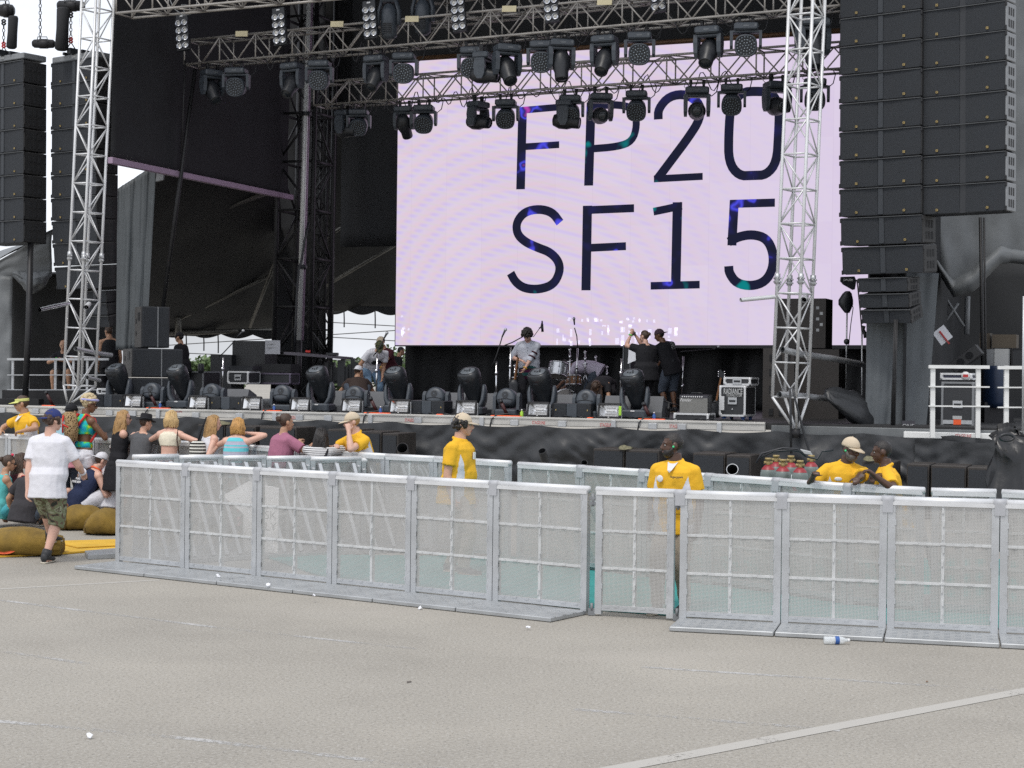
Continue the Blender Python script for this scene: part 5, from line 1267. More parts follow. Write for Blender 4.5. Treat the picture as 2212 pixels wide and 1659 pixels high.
# ---------------------------------------------------------------- drum kit
def drum(label, px, py, d, r, h, tilt, shell, name='drum'):
    c = at(px, py, d); t = thing(name, label, 'drum', c, 0, None, (tilt[0], tilt[1], 0))
    q = MB(); q.cyl((0, 0, -h/2), (0, 0, h/2), r, n=28, caps=False); q.build('shell', shell, t)
    for s in (-1, 1):
        q = MB(); q.lathe([(r, s*h/2-.012), (r+.014, s*h/2-.012), (r+.014, s*h/2+.012), (r, s*h/2+.012)], 28); q.build('hoop', chrome, t)
    q = MB(); q.cyl((0, 0, h/2-.004), (0, 0, h/2), r-.002, n=28); q.cyl((0, 0, -h/2), (0, 0, -h/2+.004), r-.002, n=28); q.build('skin', pm('drum_skin', (.35, .33, .31), .5), t)
    for k in range(8):
        a = k*math.pi/4; q = MB(); q.sph((r*1.03*math.cos(a), r*1.03*math.sin(a), .1*h), .02, seg=6, rings=4); q.cyl((r*1.05*math.cos(a), r*1.05*math.sin(a), -h/2), (r*1.05*math.cos(a), r*1.05*math.sin(a), h/2), .006, n=5); q.build('lug', chrome, t)
    return t
drum('silver tom drum tilted forward right of the guitarist', 1206, 800, 36.6, .20, .29, (R(-18), R(8)), drum_silver)
drum('amber wood snare drum beside the bent drummer', 1239, 822, 37.4, .17, .2, (R(-8), 0), wood)
drum('silver bass drum low behind the tall moving head', 1222, 866, 37.9, .27, .4, (R(90), 0), drum_silver, 'bass_drum')
for i, (x, y0, y1, d, lab_) in enumerate(((1231, 752, 868, 37.0, 'silver cymbal stand between the two drums'), (1264, 757, 826, 37.6, 'plain silver rod stand behind the bent drummer'), (1287, 768, 840, 38.0, 'dark rod stand right of the bent drummer'), (1112, 786, 848, 36.4, 'silver drum clamp stand left of the guitarist'), (1311, 790, 830, 38.0, 'silver cymbal stand top right of the drum kit'))):
    t = thing('cymbal_stand', lab_, 'cymbal stand', at(x, y1, d)); q = MB(); q.cyl(at(x, y1, d), at(x, y0, d), .014, n=8); q.build('rod', chrome, t, True)
    q = MB(); q.cyl(at(x, y0+14, d), at(x, y0+24, d), .024, n=8); q.cyl(at(x-6, y0+30, d), at(x+6, y0+28, d), .018, n=8); q.cyl(at(x-3, y0+4, d), at(x+3, y0+4, d), .02, n=8); q.build('clamp', chrome, t, True)
    q = MB(); 
    for s in (-1, 1): q.cyl(at(x, y1-20, d), at(x+7*s, y1+6, d), .01, n=6)
    q.build('tripod', chrome, t, True)
case('black keyboard rack with silver rails left of the woman in black', 1345, 1362, 745, 800, 6.6, .4, black_plastic, grey_paint, handle=False, name='equipment_rack', cat='rack')

# ---------------------------------------------------------------- railings
def railing(label, d, posts, rails, top_y, bot_y, x0, x1, mat, slope=0.0, toph=.045):
    t = thing('railing', label, 'railing', at((x0+x1)/2, bot_y, d))
    for x in posts:
        q = MB(); q.bar(at(x, bot_y+(x-x0)*slope, d), at(x+1, top_y+(x-x0)*slope, d), .075 if mat is white_paint else .05, .05, up=(0, 1, 0)); q.build('post', mat, t, True)
    for i, y in enumerate(rails):
        q = MB(); q.bar(at(x0, y, d-.03), at(x1, y+(x1-x0)*slope, d-.03), .05, toph if i == 0 else .022); q.build('rail', mat, t, True)
    return t
railing('white railing on the right wing platform, left section', 27.7, (2014, 2112), (792, 835, 877), 789, 945, 2006, 2137, white_paint, .008, .055)
railing('white railing on the right wing platform, section at the frame edge', 27.7, (2173, 2252), (794, 837, 880), 790, 948, 2155, 2260, white_paint, .0, .055)
railing('grey railing on the left wing behind the left tower', 37.5, (27, 60, 119, 158, 188), (776, 810, 842), 774, 875, 16, 235, alu_dull, 0, .05)
q = MB(); q.box(at(25, 871, 36.6), (1.3, .4, .2)); q.box(at(105, 858, 37.4), (2.0, .3, .3)); tag(q.build('stair_unit', dark_steel), 'dark stair unit under the grey railing at far left', 'stairs')
# ---------------------------------------------------------------- crowd barricades
def barricade(label, pa, pb, grp, ztop=1.23, plate=0, brace=False, cols=2, name='crowd_barricade', dome=True):
    pa = Vector((pa.x, pa.y, 0)); pb = Vector((pb.x, pb.y, 0)); d = pb-pa; L = d.length; yaw = math.atan2(d.y, d.x)
    t = thing(name, label, 'barricade', pa, yaw, grp); pw = .065; rows = 3
    zs = [.10, .10+(ztop-.16)*.335, .10+(ztop-.16)*.665, ztop-.06]
    rnd = random.Random(int(L*1000))
    def htabs(q, z):
        for k in range(7): q.box((pw+.06+(L-2*pw-.12)*k/6, -.022, z+.006*(k % 2)-.003), (.05, .014, .018))
    def vtabs(q, x):
        for k in range(9):
            if rnd.random() < .8: q.box((x+.008*(k % 2)-.004, -.022, zs[0]+.07+k*.118), (.016, .022, .05))
    q = MB()
    for x in (pw/2+.004, L-pw/2-.004): q.box((x, .0, ztop/2-.01), (pw, .06, ztop-.06))
    q.box((L/2, 0, .08), (L-2*pw+.01, .05, .05)); htabs(q, .095); vtabs(q, pw); vtabs(q, L-pw); q.build('frame', alu_dull, t)
    q = MB(); q.tube([(0.0, 0, ztop-.036), (L, 0, ztop-.036)], .036, 12); q.box((L/2, -.012, ztop-.06), (L-.02, .05, .035)); q.build('top_rail', alu, t)
    q = MB(); q.box((L/2, .0, (zs[0]+zs[3])/2), (.030, .040, zs[3]-zs[0])); vtabs(q, L/2); q.build('upright_bar', alu_bar, t)
    for z in zs[1:3]:
        q = MB(); q.box((L/2, -.006, z), (L-2*pw, .034, .025)); htabs(q, z); q.build('cross_rail', alu_bar, t)
    for r in range(rows):
        for c in range(2):
            x0 = pw+.002+(L/2-pw)*c; x1 = x0+(L/2-pw)-.004; z0, z1 = zs[r], zs[r+1]
            q = MB(); q.quad([(x0, -.016, z0), (x1, -.016, z0), (x1, -.016, z1), (x0, -.016, z1)]); q.build('mesh_sheet', perf, t, recalc=False)
    if plate:
        q = MB(); q.box((L/2, -plate/2-.03, .024), (L-.012, plate, .04), bev=.006)
        for k in range(int(plate/.09)):
            for j in range(int(L/.09)):
                q.bar((.06+j*.09, -.09-k*.09, .046), (.10+j*.09, -.09-k*.09+(.03 if (k+j) % 2 else -.03), .046), .012, .005)
        q.build('base_plate', alu_plate, t)
    if brace:
        for x in (.12, L/2, L-.12):
            q = MB(); q.bar((x, brace*.04, ztop-.10), (x, brace*.85, .06), .045, .045); q.build('brace', alu_dull, t)
        q = MB(); q.box((L/2, brace*.5, .03), (L-.02, .95, .04)); q.build('base_plate', alu_plate, t)
        q = MB(); q.box((L-.04, brace*.04, ztop-.22), (.05, .05, .16), bev=.012); q.box((.04, brace*.04, ztop-.17), (.05, .05, .10), bev=.012); q.build('latch', alu_dull, t)
    return t
gF = 'front barricade run'
pts = [(252, 1219), (402, 1232), (557, 1249), (720, 1266), (890, 1284), (1067, 1306), (1271, 1328)]
G0, G6 = gnd(*pts[0]), gnd(*pts[-1])
def online(a, b, x):
    r = ray(x, 1250); n = Vector((-(b-a).y, (b-a).x, 0)); return CAM+r*((a-CAM).dot(n)/r.dot(n))
G = [Vector((*online(G0, G6, x).xy, 0)) for x, y in pts]
# straighten the run a little so the rails line up
for i in range(6):
    barricade(f"silver mesh barricade panel, {['leftmost, at the corner by the beanbags', 'second', 'third', 'fourth', 'fifth, below the guard in profile', 'sixth, left of the narrow gate'][i]} in the front run", G[i], G[i+1], gF, plate=.62)
barricade('narrow mesh gate panel in front of the guard with the ear plug', gnd(1285, 1329.5), gnd(1456, 1340), gF, name='barricade_gate')
pr = [(1468, 1343.5), (1688, 1355), (1916, 1366.6), (2158, 1378), (2420, 1391), (2680, 1404)]
Gr = [Vector((*online(gnd(*pr[0]), gnd(*pr[4]), x).xy, 0)) for x, y in pr]
for i in range(4):
    barricade(f"silver mesh barricade panel, {['right of the gate', 'second right of the gate', 'third right of the gate, behind the plastic bottle', 'cut by the right edge of the picture', 'just outside the right edge of the picture'][i]}, front run", Gr[i], Gr[i+1], gF, plate=.58)
for i, (x, y, lab_) in enumerate(((1278, 1330, 'steel hinge post on the left of the gate'), (1462, 1342, 'steel hinge post on the right of the gate'))):
    p = gnd(x, y); t = thing('hinge_post', lab_, 'hinge', p); q = MB(); q.box((0, .02, .035), (.07, .06, .06)); q.cyl((0, 0, .05), (0, 0, .12), .014, n=8); q.build('foot', grey_paint, t)
    q = MB(); q.cyl((0, 0, 1.04), (0, 0, 1.16), .014, n=8); q.box((.0, 0, 1.12), (.07, .025, .025)); q.box((0, 0, 1.07), (.07, .025, .025)); q.build('pin', grey_paint, t)
# duct tape over the joints of the top rails
tape_grey = pm('duct_tape', (.40, .41, .43), .5, 0, .1, 5)
def tape_on(p, dirv, label):
    t = MB(); u = dirv.normalized(); z = 1.23
    M = Matrix((u, Vector((-u.y, u.x, 0)), Vector((0, 0, 1)))).transposed()
    t.tube([p+Vector((0, 0, z-.036))-u*.055, p+Vector((0, 0, z-.036))+u*.055], .040, 12); t.box(p+Vector((0, 0, z-.09))-M.col[1]*.036, (.09, .012, .11), M)
    tag(t.build('duct_tape', tape_grey), label, 'tape', 'grey duct tape on the barricade joints')
for i in (1, 2, 3, 4, 5): tape_on(Vector((G[i].x, G[i].y, 0)), G[i+1]-G[i-1], f"grey duct tape on the front barricade rail, {ordn(i-1)} joint from the corner")
for i in (0, 1, 2, 3): tape_on(Vector((Gr[i].x, Gr[i].y, 0)), Gr[min(i+1, 4)]-Gr[i], f"grey duct tape on the front barricade rail, {ordn(i)} joint right of the gate")
def topx(x, y, z=1.23): p = gnd(x, y, z); return Vector((p.x, p.y, 0))
# stage-front run
gR = 'stage front barricade run'
rear = [(-150, 928), (20, 937), (207, 945), (330, 949), (440, 954), (553, 961), (643, 967), (733, 973), (835, 979.5), (940, 984.5), (1020, 989.5), (1103, 994.5)]
Q = [topx(*p) for p in rear]
RL = ['left of the visor guard', 'under the arms of the visor guard', 'behind the woman in white shorts', 'behind the long haired blonde', 'behind the cream crop top', 'behind the striped tank top', 'before the mauve shirt', 'before the striped tee', 'under the guard holding his mouth', 'below the round black tube', 'ending left of the pit gap']
for i in range(len(Q)-1): barricade(f"mesh barricade panel of the stage front run, {RL[i]}", Q[i], Q[i+1], gR, brace=0)
rear2 = [(1121, 997), (1256, 1004.5), (1391, 1013), (1533.5, 1022), (1680, 1032), (1835, 1044), (1997, 1052)]
Q2 = [topx(*p) for p in rear2]; RL2 = ['starting right of the pit gap', 'behind the ear plug guard, left', 'behind the ear plug guard, right', 'below the gas cylinders', 'under the capped guard', 'under the bareheaded guard at right']
for i in range(len(Q2)-1): barricade(f"mesh barricade panel of the stage front run, {RL2[i]}", Q2[i], Q2[i+1], gR, brace=1)
barricade('mesh gate panel of the stage front run at the right', topx(2012, 1053), topx(2152, 1056), gR)
barricade('mesh barricade panel of the stage front run at the right frame edge', topx(2165, 1056.5), topx(2380, 1066), gR)
for i in range(1, 6): tape_on(Q2[i], Q2[i+1]-Q2[i-1], f"grey duct tape on the stage front rail, {ordn(i-1)} joint right of the pit gap")
# back side of the pen, seen from its braced side
gB = 'braced barricade run seen from behind'
bk = [(287, 980, 1.19), (385, 981.5, 1.185), (480, 982.5, 1.18), (574, 983.5, 1.175), (669, 984.5, 1.17), (779, 987, 1.17), (883, 989.5, 1.17), (930, 990.5, 1.17)]
Kp = []
for k, (x, y, z) in enumerate(bk):
    d = 20.3+k*.32; p = at(x, y, d); Kp.append(Vector((p.x, p.y, p.z)))
for i in range(len(Kp)-1):
    a, b = Kp[i+1], Kp[i]
    barricade(f"barricade panel showing its slanted braces, {ordn(i)} from the left", a, b, gB, ztop=(a.z+b.z)/2, brace=1)
# teal turf inside the pen
inner = [gnd(556, 1199), gnd(1280, 1206), gnd(1700, 1204), gnd(2300, 1212), gnd(2300, 1366), gnd(1470, 1333), gnd(1270, 1318), gnd(720, 1257)]
q = MB(); q.prism([p+Vector((0, 0, .004)) for p in inner], (0, 0, .012)); tag(q.build('turf_mat', teal_mat), 'teal turf mat lying inside the barricade pen', 'mat')
# yellow mats and beanbags
q = MB(); q.prism([gnd(x, y)+Vector((0, 0, .004)) for x, y in ((-60, 1176), (120, 1172), (262, 1168), (262, 1188), (140, 1198), (-60, 1208))], (0, 0, .02)); tag(q.build('yellow_mat', yellow_mat), 'yellow mat on the ground under the orange marked beanbag', 'mat')
q = MB(); q.prism([gnd(x, y)+Vector((0, 0, .028)) for x, y in ((130, 1180), (262, 1171), (262, 1184), (168, 1189))], (0, 0, .012)); tag(q.build('yellow_mat', yellow_mat), 'second yellow mat lying askew on the first, left of the corner panel', 'mat')
q = MB(); q.prism([gnd(x, y)+Vector((0, 0, .004)) for x, y in ((183, 1199), (262, 1192), (262, 1206), (190, 1209))], (0, 0, .05)); tag(q.build('base_plate', alu_plate), 'loose tread plate foot left of the corner panel', 'plate')
bag_m = pm('mustard_canvas', (.20, .125, .020), .85, 0, .34, 4.5, .9, 7)
def beanbag(label, path, rad, flat, seed, patch=None):
    P = [Vector(p) for p in path]; c = sum(P, Vector())/len(P); t = thing('beanbag', label, 'beanbag', (c.x, c.y, 0))
    q = MB(); rings = []
    for i, (p, r) in enumerate(zip(P, rad)):
        d = (P[min(i+1, len(P)-1)]-P[max(i-1, 0)]).normalized(); s = Vector((-d.y, d.x, 0)).normalized()
        rg = []
        for k in range(28):
            a = k*2*math.pi/28; rr = r*(1+.10*noise.noise(Vector((math.cos(a)*1.5, math.sin(a)*1.5, i*.55+seed)))+.05*noise.noise(Vector((math.cos(a)*6, math.sin(a)*6, i*1.3+seed)))+.07*max(0, abs(i/(len(P)-1)-.5)-.28)*6*math.sin(k*2.2+seed))
            z = p.z+rr*flat*math.sin(a); rg.append(Vector((p.x, p.y, 0))+s*(rr*math.cos(a)*(1.05 if z < .1 else 1))+Vector((0, 0, max(.012, z))))
        rings.append(rg)
    q.loft(rings); b = q.build('bag', bag_m, t, True)
    for i in (1, len(P)-2):
        d = (P[i+1]-P[i-1]).normalized(); s = Vector((-d.y, d.x, 0)).normalized(); r = rad[i]*1.005
        q = MB(); q.tube([Vector((P[i].x, P[i].y, 0))+s*(r*math.cos(a))+Vector((0, 0, max(.012, P[i].z+r*flat*math.sin(a)))) for a in [k*2*math.pi/28 for k in range(28)]], .012, 5, closed=True); q.build('seam', pm('mustard_dark', (.13, .08, .02), .85), t, True)
    return t, b
def gz(x, y, z): p = gnd(x, y); return (p.x, p.y, z)
def bb(label, x0, x1, yb, n, rmax, flat, seed, yslope=0, taper=(.45, .5)):
    path = []; rad = []
    for i in range(n):
        u = i/(n-1); r = rmax*(math.sin(math.pi*(taper[0]*.35+u*(1-taper[0]*.35-taper[1]*.3)))**.55)
        r = max(r, .10); p = gnd(x0+(x1-x0)*u, yb+yslope*u); path.append((p.x, p.y+.26, r*flat*.93)); rad.append(r)
    return beanbag(label, path, rad, flat, seed)
t, b = bb('large mustard beanbag with an orange patch, on the yellow mat', -70, 122, 1204, 14, .33, .54, 1, 0)
q = MB(); cpt = gnd(20, 1203); M = Matrix.Rotation(R(-20), 3, 'X')
ctr = at(8, 1184, (cpt-CAM).dot(F_)-.06)
ring = [ctr+M @ Vector((.16*math.cos(a), 0, .075*math.sin(a))) for a in [k*2*math.pi/24 for k in range(24)]]
q.prism(ring, (0, .08, 0)); pt_ = q.build('patch', orange, t, True)
me = text_mesh('SITS', .07); me.materials.clear(); me.transform(Matrix.Translation(ctr+Vector((.1, -.012, .02))) @ M.to_4x4() @ Matrix.Rotation(R(90), 4, 'X')); link('lettering', me, letter_red, pt_, True)
bb('mustard beanbag behind the walking man, under the navy tank top', 118, 216, 1148, 12, .31, .60, 4, -2)
bb('mustard beanbag with a tied end beside the corner barricade panel', 176, 262, 1157, 12, .31, .62, 9, 2, (.15, .1))

# ---------------------------------------------------------------- pit: subwoofers, tubes, gas cylinders
def sub(label, x0, x1, y0, y1, d0, d1, grp='subwoofers along the stage front'):
    a, b = at(x0, y0, d0), at(x1, y0+(x1-x0)*.0, d1); a.z = b.z = (at(x0, y0, d0).z+at(x1, y1, d1).z)/2
    dd = Vector((b.x-a.x, b.y-a.y, 0)); W = dd.length; yaw = math.atan2(dd.y, dd.x); H = a.z; t = thing('subwoofer', label, 'subwoofer', (a.x, a.y, 0), yaw, grp)
    q = MB(); q.box((W/2, .4, H/2), (W-.01, .78, H), bev=.01); q.build('cabinet', brown_ply, t)
    q = MB(); q.box((W/2, -.01, H*.5), (W-.06, .03, H-.08)); q.build('grille', grille_black, t)
    return t
dS = lambda x: (SO+EY*-1.2-CAM).dot(EY)/ray(x, 1000).dot(EY)
for i, (x0, x1, y0, y1, w_) in enumerate(((1281, 1349, 968, 971, 'left of the ear plug guard'), (1350, 1424, 971, 974, 'behind the face of the ear plug guard'), (1496, 1567, 977, 981, 'right of the ear plug guard'), (1568, 1622, 982, 985, 'beside the silver ringed tube'),
      (1862, 1930, 996, 999, 'behind the capped guard'), (1958, 2008, 1001, 1004, 'right of the bareheaded guard'), (2010, 2088, 1004, 1008, 'at the right before the railing'), (2089, 2141, 1009, 1011, 'at the far right end'), (708, 768, 926, 929, 'behind the guard holding his mouth'), (769, 824, 930, 934, 'right of the guard holding his mouth'), (825, 860, 935, 937, 'left of the round black tube'), (427, 486, 915, 918, 'behind the blonde with the striped bag'), (487, 552, 919, 922, 'behind the striped tank top'), (560, 640, 921, 924, 'behind the woman in the mauve shirt'))):
    sub('black subwoofer in the pit '+w_, x0, x1, y0, y1, dS(x0), dS(x1))
for x, y, d, w_, hgt in ((975, 968, 0, 'a', 0),): pass
for x, y, lab_ in ((1352, 968, 'crumpled camouflage cloth on the subwoofers left of the ear plug guard'), (1863+18, 998-6, 'crumpled camouflage cloth on the subwoofers between the two right guards'), (482, 915, 'small green cloth bundle on a subwoofer by the long haired blonde')):
    q = wrap([(x-14, y, dS(x)), (x-6, y-1.5, dS(x)), (x+4, y-1, dS(x)), (x+14, y, dS(x))], [.02, .045, .035, .02], x*.1, 10); tag(q.build('cloth_bundle', pm('camo_cloth', (.17, .16, .10), .9, 0, .4, 20)), lab_, 'cloth')
def tube_gun(label, base, mouth, d0, d1, r, ring=None):
    a, b = at(*base, d0), at(*mouth, d1); t = thing('effect_tube', label, 'tube', a, 0, 'black effect tubes in the pit'); u = (b-a).normalized()
    q = MB(); q.cyl(a, b, r, n=24, caps=False); q.cyl(a, a-u*.02, r, n=24); q.build('barrel', black_plastic, t, True)
    q = MB(); q.cyl(a+u*.02, b-u*.005, r*.9, n=24, caps=False); q.build('bore', black_cloth, t, True)
    q = MB(); s = u.orthogonal().normalized(); v = u.cross(s); q.tube([b+s*(r*.96*math.cos(k*math.pi/12))+v*(r*.96*math.sin(k*math.pi/12)) for k in range(24)], r*.07, 6, closed=True); q.build('rim', ring or black_plastic, t, True)
tube_gun('wide black tube mouth behind the guard in profile', (880, 1015), (869, 968), 25.6, 25.0, .088, dark_steel)
tube_gun('slanted black tube rising from the pit above the gap', (1182, 1010), (1171, 974), 23.2, 23.0, .055)
tube_gun('small black tube mouth left of the subwoofers', (1268, 1035), (1262, 1000), 22.2, 21.8, .045)
tube_gun('black tube with a silver rim right of the ear plug guard', (1590, 1050), (1582, 1014), 20.6, 20.1, .072, alu_dull)
cyl_m = pm('cylinder_green', (.16, .19, .18), .4, .2, .15, 5)
def gas(label, x, yt, yb, d, first=[None]):
    p = colx(x, d)
    if first[0] is None:
        t = thing('gas_cylinder', label, 'gas cylinder', p, 0, 'gas cylinders in the pit'); first[0] = t
        q = MB(); q.lathe([(0, 0), (.09, 0), (.094, .02), (.094, 1.14), (.090, 1.17), (.078, 1.20), (.064, 1.216)], 20); q.build('body', cyl_m, t)
        q = MB(); q.lathe([(.081, 1.197), (.068, 1.217), (.05, 1.238), (.034, 1.25), (0, 1.25)], 20); q.build('shoulder', pm('cylinder_red', (.27, .02, .028), .4), t)
        q = MB(); q.cyl((0, 0, 1.23), (0, 0, 1.31), .025, n=10); q.cyl((-.05, 0, 1.28), (.05, 0, 1.28), .018, n=8); q.cyl((0, 0, 1.31), (0, 0, 1.335), .04, n=12); q.build('valve', gold, t)
        q = MB(); q.box((.03, -.096, 1.06), (.10, .006, .09), Matrix.Rotation(R(12), 3, 'Y')); q.build('paper_label', letter_white, t)
        return t
    return dup(first[0], p, 0, label)
for x, d, lab_ in ((1662, 19.6, 'leftmost gas cylinder with red shoulder in the pit'), (1694, 19.3, 'middle tall gas cylinder of the front row'), (1731, 19.1, 'rightmost tall gas cylinder, left of the capped guard'), (1679, 20.3, 'gas cylinder behind and between the two left ones'), (1711, 20.2, 'gas cylinder with silver cap behind the right pair'), (1755, 20.4, 'rearmost gas cylinder partly behind the capped guard')):
    gas(lab_, x, 0, 0, d)
o = gas('short gas cylinder standing in front of the others', 1713, 0, 0, 18.8); o.scale = (.85, .85, .845)
for k, pts in enumerate((((1634, 1000), (1645, 980), (1690, 968), (1722, 970), (1740, 985)), ((1640, 990), (1670, 975), (1710, 972), (1745, 978)), ((1740, 985), (1765, 992), (1775, 975), (1800, 972)))):
    cable(f"black gas hose arching over the cylinders, {ordn(k)} from the left", [at(x, y, 19.6) for x, y in pts], .014, None, 'gas_hose')
q = MB(); q.prism([at(x, y, 19.3) for x, y in ((1730, 972), (1752, 977), (1756, 983), (1738, 980))], (0, .05, .01)); tag(q.build('foil_tag', letter_grey), 'silver foil sheet lying over the gas hoses', 'foil')
t = thing('covered_bundle', 'black plastic wrapped machine at the right edge of the pit', 'bundle', colx(2185, 19.5))
q = wrap([(2175, 940, 19.5), (2178, 948, 19.4), (2186, 968, 19.4), (2182, 1000, 19.4), (2176, 1040, 19.3), (2178, 1090, 19.3), (2190, 1150, 19.3)], [.10, .17, .17, .19, .24, .26, .28], 5, 26); q.build('cover', pm('wrap_black', (.012, .0125, .014), .35, 0, .2, 2, .4, 8), t, True)
q = MB(); q.tube([at(2175+15*math.cos(a), 945+7*math.sin(a), 19.15) for a in [k*math.pi/9 for k in range(18)]], .018, 6, closed=True); q.build('hoop', black_plastic, t, True)
# A-frame sign standing inside the pen
t = thing('board_sign', 'white slanted sign board standing behind the third front panel', 'sign', colx(540, 19.3))
q = MB(); q.prism([at(x, y, dd) for x, y, dd in ((482, 1072, 19.3), (536, 1042, 19.6), (602, 1056, 19.4), (600, 1195, 19.0), (526, 1190, 19.0), (526, 1110, 19.15))], (0, .03, .01)); q.build('board', letter_white, t, True)
me = text_mesh('ASK\nULY', .13); me.materials.clear(); me.transform(Matrix.Translation(at(576, 1126, 18.99)) @ Matrix.Rotation(R(90), 4, 'X')); link('lettering', me, letter_grey, t, True)
# litter
p = gnd(1806, 1392); t = thing('plastic_bottle', 'clear empty plastic bottle with blue label lying by the base plates', 'bottle', p+Vector((0, 0, .036)), R(3))
gl, nt, out = new_mat('clear_plastic'); bb_ = nd(nt, 'ShaderNodeBsdfPrincipled'); bb_.inputs['Base Color'].default_value = (.80, .84, .86, 1); bb_.inputs['Roughness'].default_value = .15; bb_.inputs['Alpha'].default_value = .55; nt.links.new(bb_.outputs[0], out.inputs[0])
My = Matrix.Rotation(R(90), 3, 'Y'); q = MB(); q.lathe([(0, -.105), (.030, -.105), (.034, -.095), (.031, -.07), (.034, -.05), (.031, -.03), (.034, -.01), (.034, .03), (.030, .055), (.016, .085), (.013, .10)], 16, My); q.build('body', gl, t)
q = MB(); q.lathe([(.0345, -.012), (.0345, .025)], 16, My); q.build('label_band', blue_plastic, t)
q = MB(); q.lathe([(0, .118), (.015, .118), (.015, .098), (.013, .098)], 12, My); q.build('cap', letter_white, t)
for x, y, lab_ in ((471, 1247, 'white paper scrap on the base plates below the third panel'), (580, 1267, 'pale blue crumpled tissue on the base plates below the fourth panel'), (908, 1317, 'white crumpled tissue in front of the fifth panel'), (677, 1291, 'tiny pink scrap on the base plates'), (193, 1596, 'white scuffed scrap on the asphalt at the lower left'), (1150, 1337, 'white sliver on the base plate corner by the gate'), (1140, 1361, 'small pale scrap on the asphalt left of the gate')):
    p = gnd(x, y, .048 if y < 1320 and x < 700 else 0); q = MB(); rnd = random.Random(x); n = 7
    vs_ = [p+Vector((.024*math.cos(a)*(.6+.6*rnd.random()), .024*math.sin(a)*(.6+.6*rnd.random()), .004+.03*rnd.random())) for a in [k*2*math.pi/n for k in range(n)]]+[p+Vector((0, 0, .04))]
    q._new(vs_, [(k, (k+1) % n, n) for k in range(n)]); q._new([v+Vector((0, 0, -.003)) for v in vs_], [((k+1) % n, k, n) for k in range(n)])
    tag(q.build('paper_scrap', blue_plastic if 'blue' in lab_ and False else paper, recalc=False), lab_, 'litter')
rnd = random.Random(11)
for k in range(2):
    x = rnd.choice((rnd.uniform(1700, 2180), rnd.uniform(100, 1500))); y = rnd.uniform(1405, 1560); p = gnd(x, y); q = MB(); q.box(p+Vector((0, 0, .008)), (.025*rnd.random()+.012, .012, .008), Matrix.Rotation(rnd.random()*3, 3, 'Z'))
    o = q.build('debris_chip', rnd.choice((pm('chip_brown', (.24, .16, .11), .8), pm('chip_dark', (.14, .12, .11), .8)))); tag(o, 'small dark chip of debris lying on the asphalt', 'litter', 'small debris chips on the asphalt')
# ---------------------------------------------------------------- people
def fabric(name, col, var=.10, sc=5, rough=.85, bump=.35): return pm(name, col, rough, 0, var, sc, bump, 14, .25)
skin_l = pm('skin_light', (.58, .335, .235), .5, 0, .08, 9, .05, 60); skin_p = pm('skin_pink', (.60, .36, .275), .5, 0, .09, 9); skin_t = pm('skin_tan', (.42, .235, .145), .5, 0, .09, 9)
skin_b = pm('skin_brown', (.17, .082, .045), .45, 0, .12, 9); skin_d = pm('skin_dark', (.075, .036, .022), .42, 0, .14, 9)
hair_black = pm('hair_black', (.014, .011, .010), .45, 0, .4, 30, .4, 90); hair_brown = pm('hair_brown', (.055, .030, .018), .5, 0, .4, 30, .4, 90)
hair_blonde = pm('hair_blonde', (.52, .36, .17), .5, 0, .35, 14, .4, 90, .4); hair_dirty = pm('hair_dark_blonde', (.36, .215, .085), .5, 0, .4, 14, .4, 90); hair_red = pm('hair_copper_blonde', (.46, .25, .075), .5, 0, .35, 14, .4, 90)
hair_bleach = pm('hair_bleached', (.55, .45, .28), .7, 0, .3, 30, .6, 60)
yellow = fabric('polo_yellow', (.76, .43, .030), .08); white_f = fabric('white_cotton', (.66, .66, .70), .04); khaki = fabric('khaki_cotton', (.40, .34, .27)); tan_cap = fabric('tan_cap', (.56, .47, .35), .06)
black_f = fabric('black_cotton', (.016, .016, .019), .2); dgrey_f = fabric('charcoal_cotton', (.038, .036, .040), .2); grey_f = fabric('grey_jersey', (.095, .098, .105)); navy_f = fabric('navy_cotton', (.018, .026, .062), .15)
maroon_f = fabric('maroon_cotton', (.062, .014, .020)); mauve_f = fabric('mauve_cotton', (.34, .135, .205)); cream_f = fabric('cream_lace', (.70, .65, .52), .06, 40); lav_f = fabric('pale_lavender', (.52, .47, .56)); denim = fabric('denim_blue', (.16, .25, .36), .2); denim_d = fabric('denim_grey', (.07, .085, .11), .2)
shirt_w = fabric('pale_grey_shirt', (.50, .52, .58), .06); blue_cap = fabric('royal_cap', (.030, .042, .145), .12); lime_f = fabric('lime_visor', (.62, .64, .22), .05); shoe_b = pm('shoe_black', (.022, .024, .027), .6, 0, .2, 8); sole_m = pm('sole_cream', (.50, .46, .38), .7, 0, .1)
eye_w = pm('eye_white', (.40, .38, .36), .3); eye_d = pm('eye_dark', (.02, .015, .012), .2); lip_m = pm('lip', (.33, .12, .10), .5); lip_d = pm('lip_dark', (.10, .04, .035), .5); shades = pm('sunglass_black', (.008, .008, .009), .12)
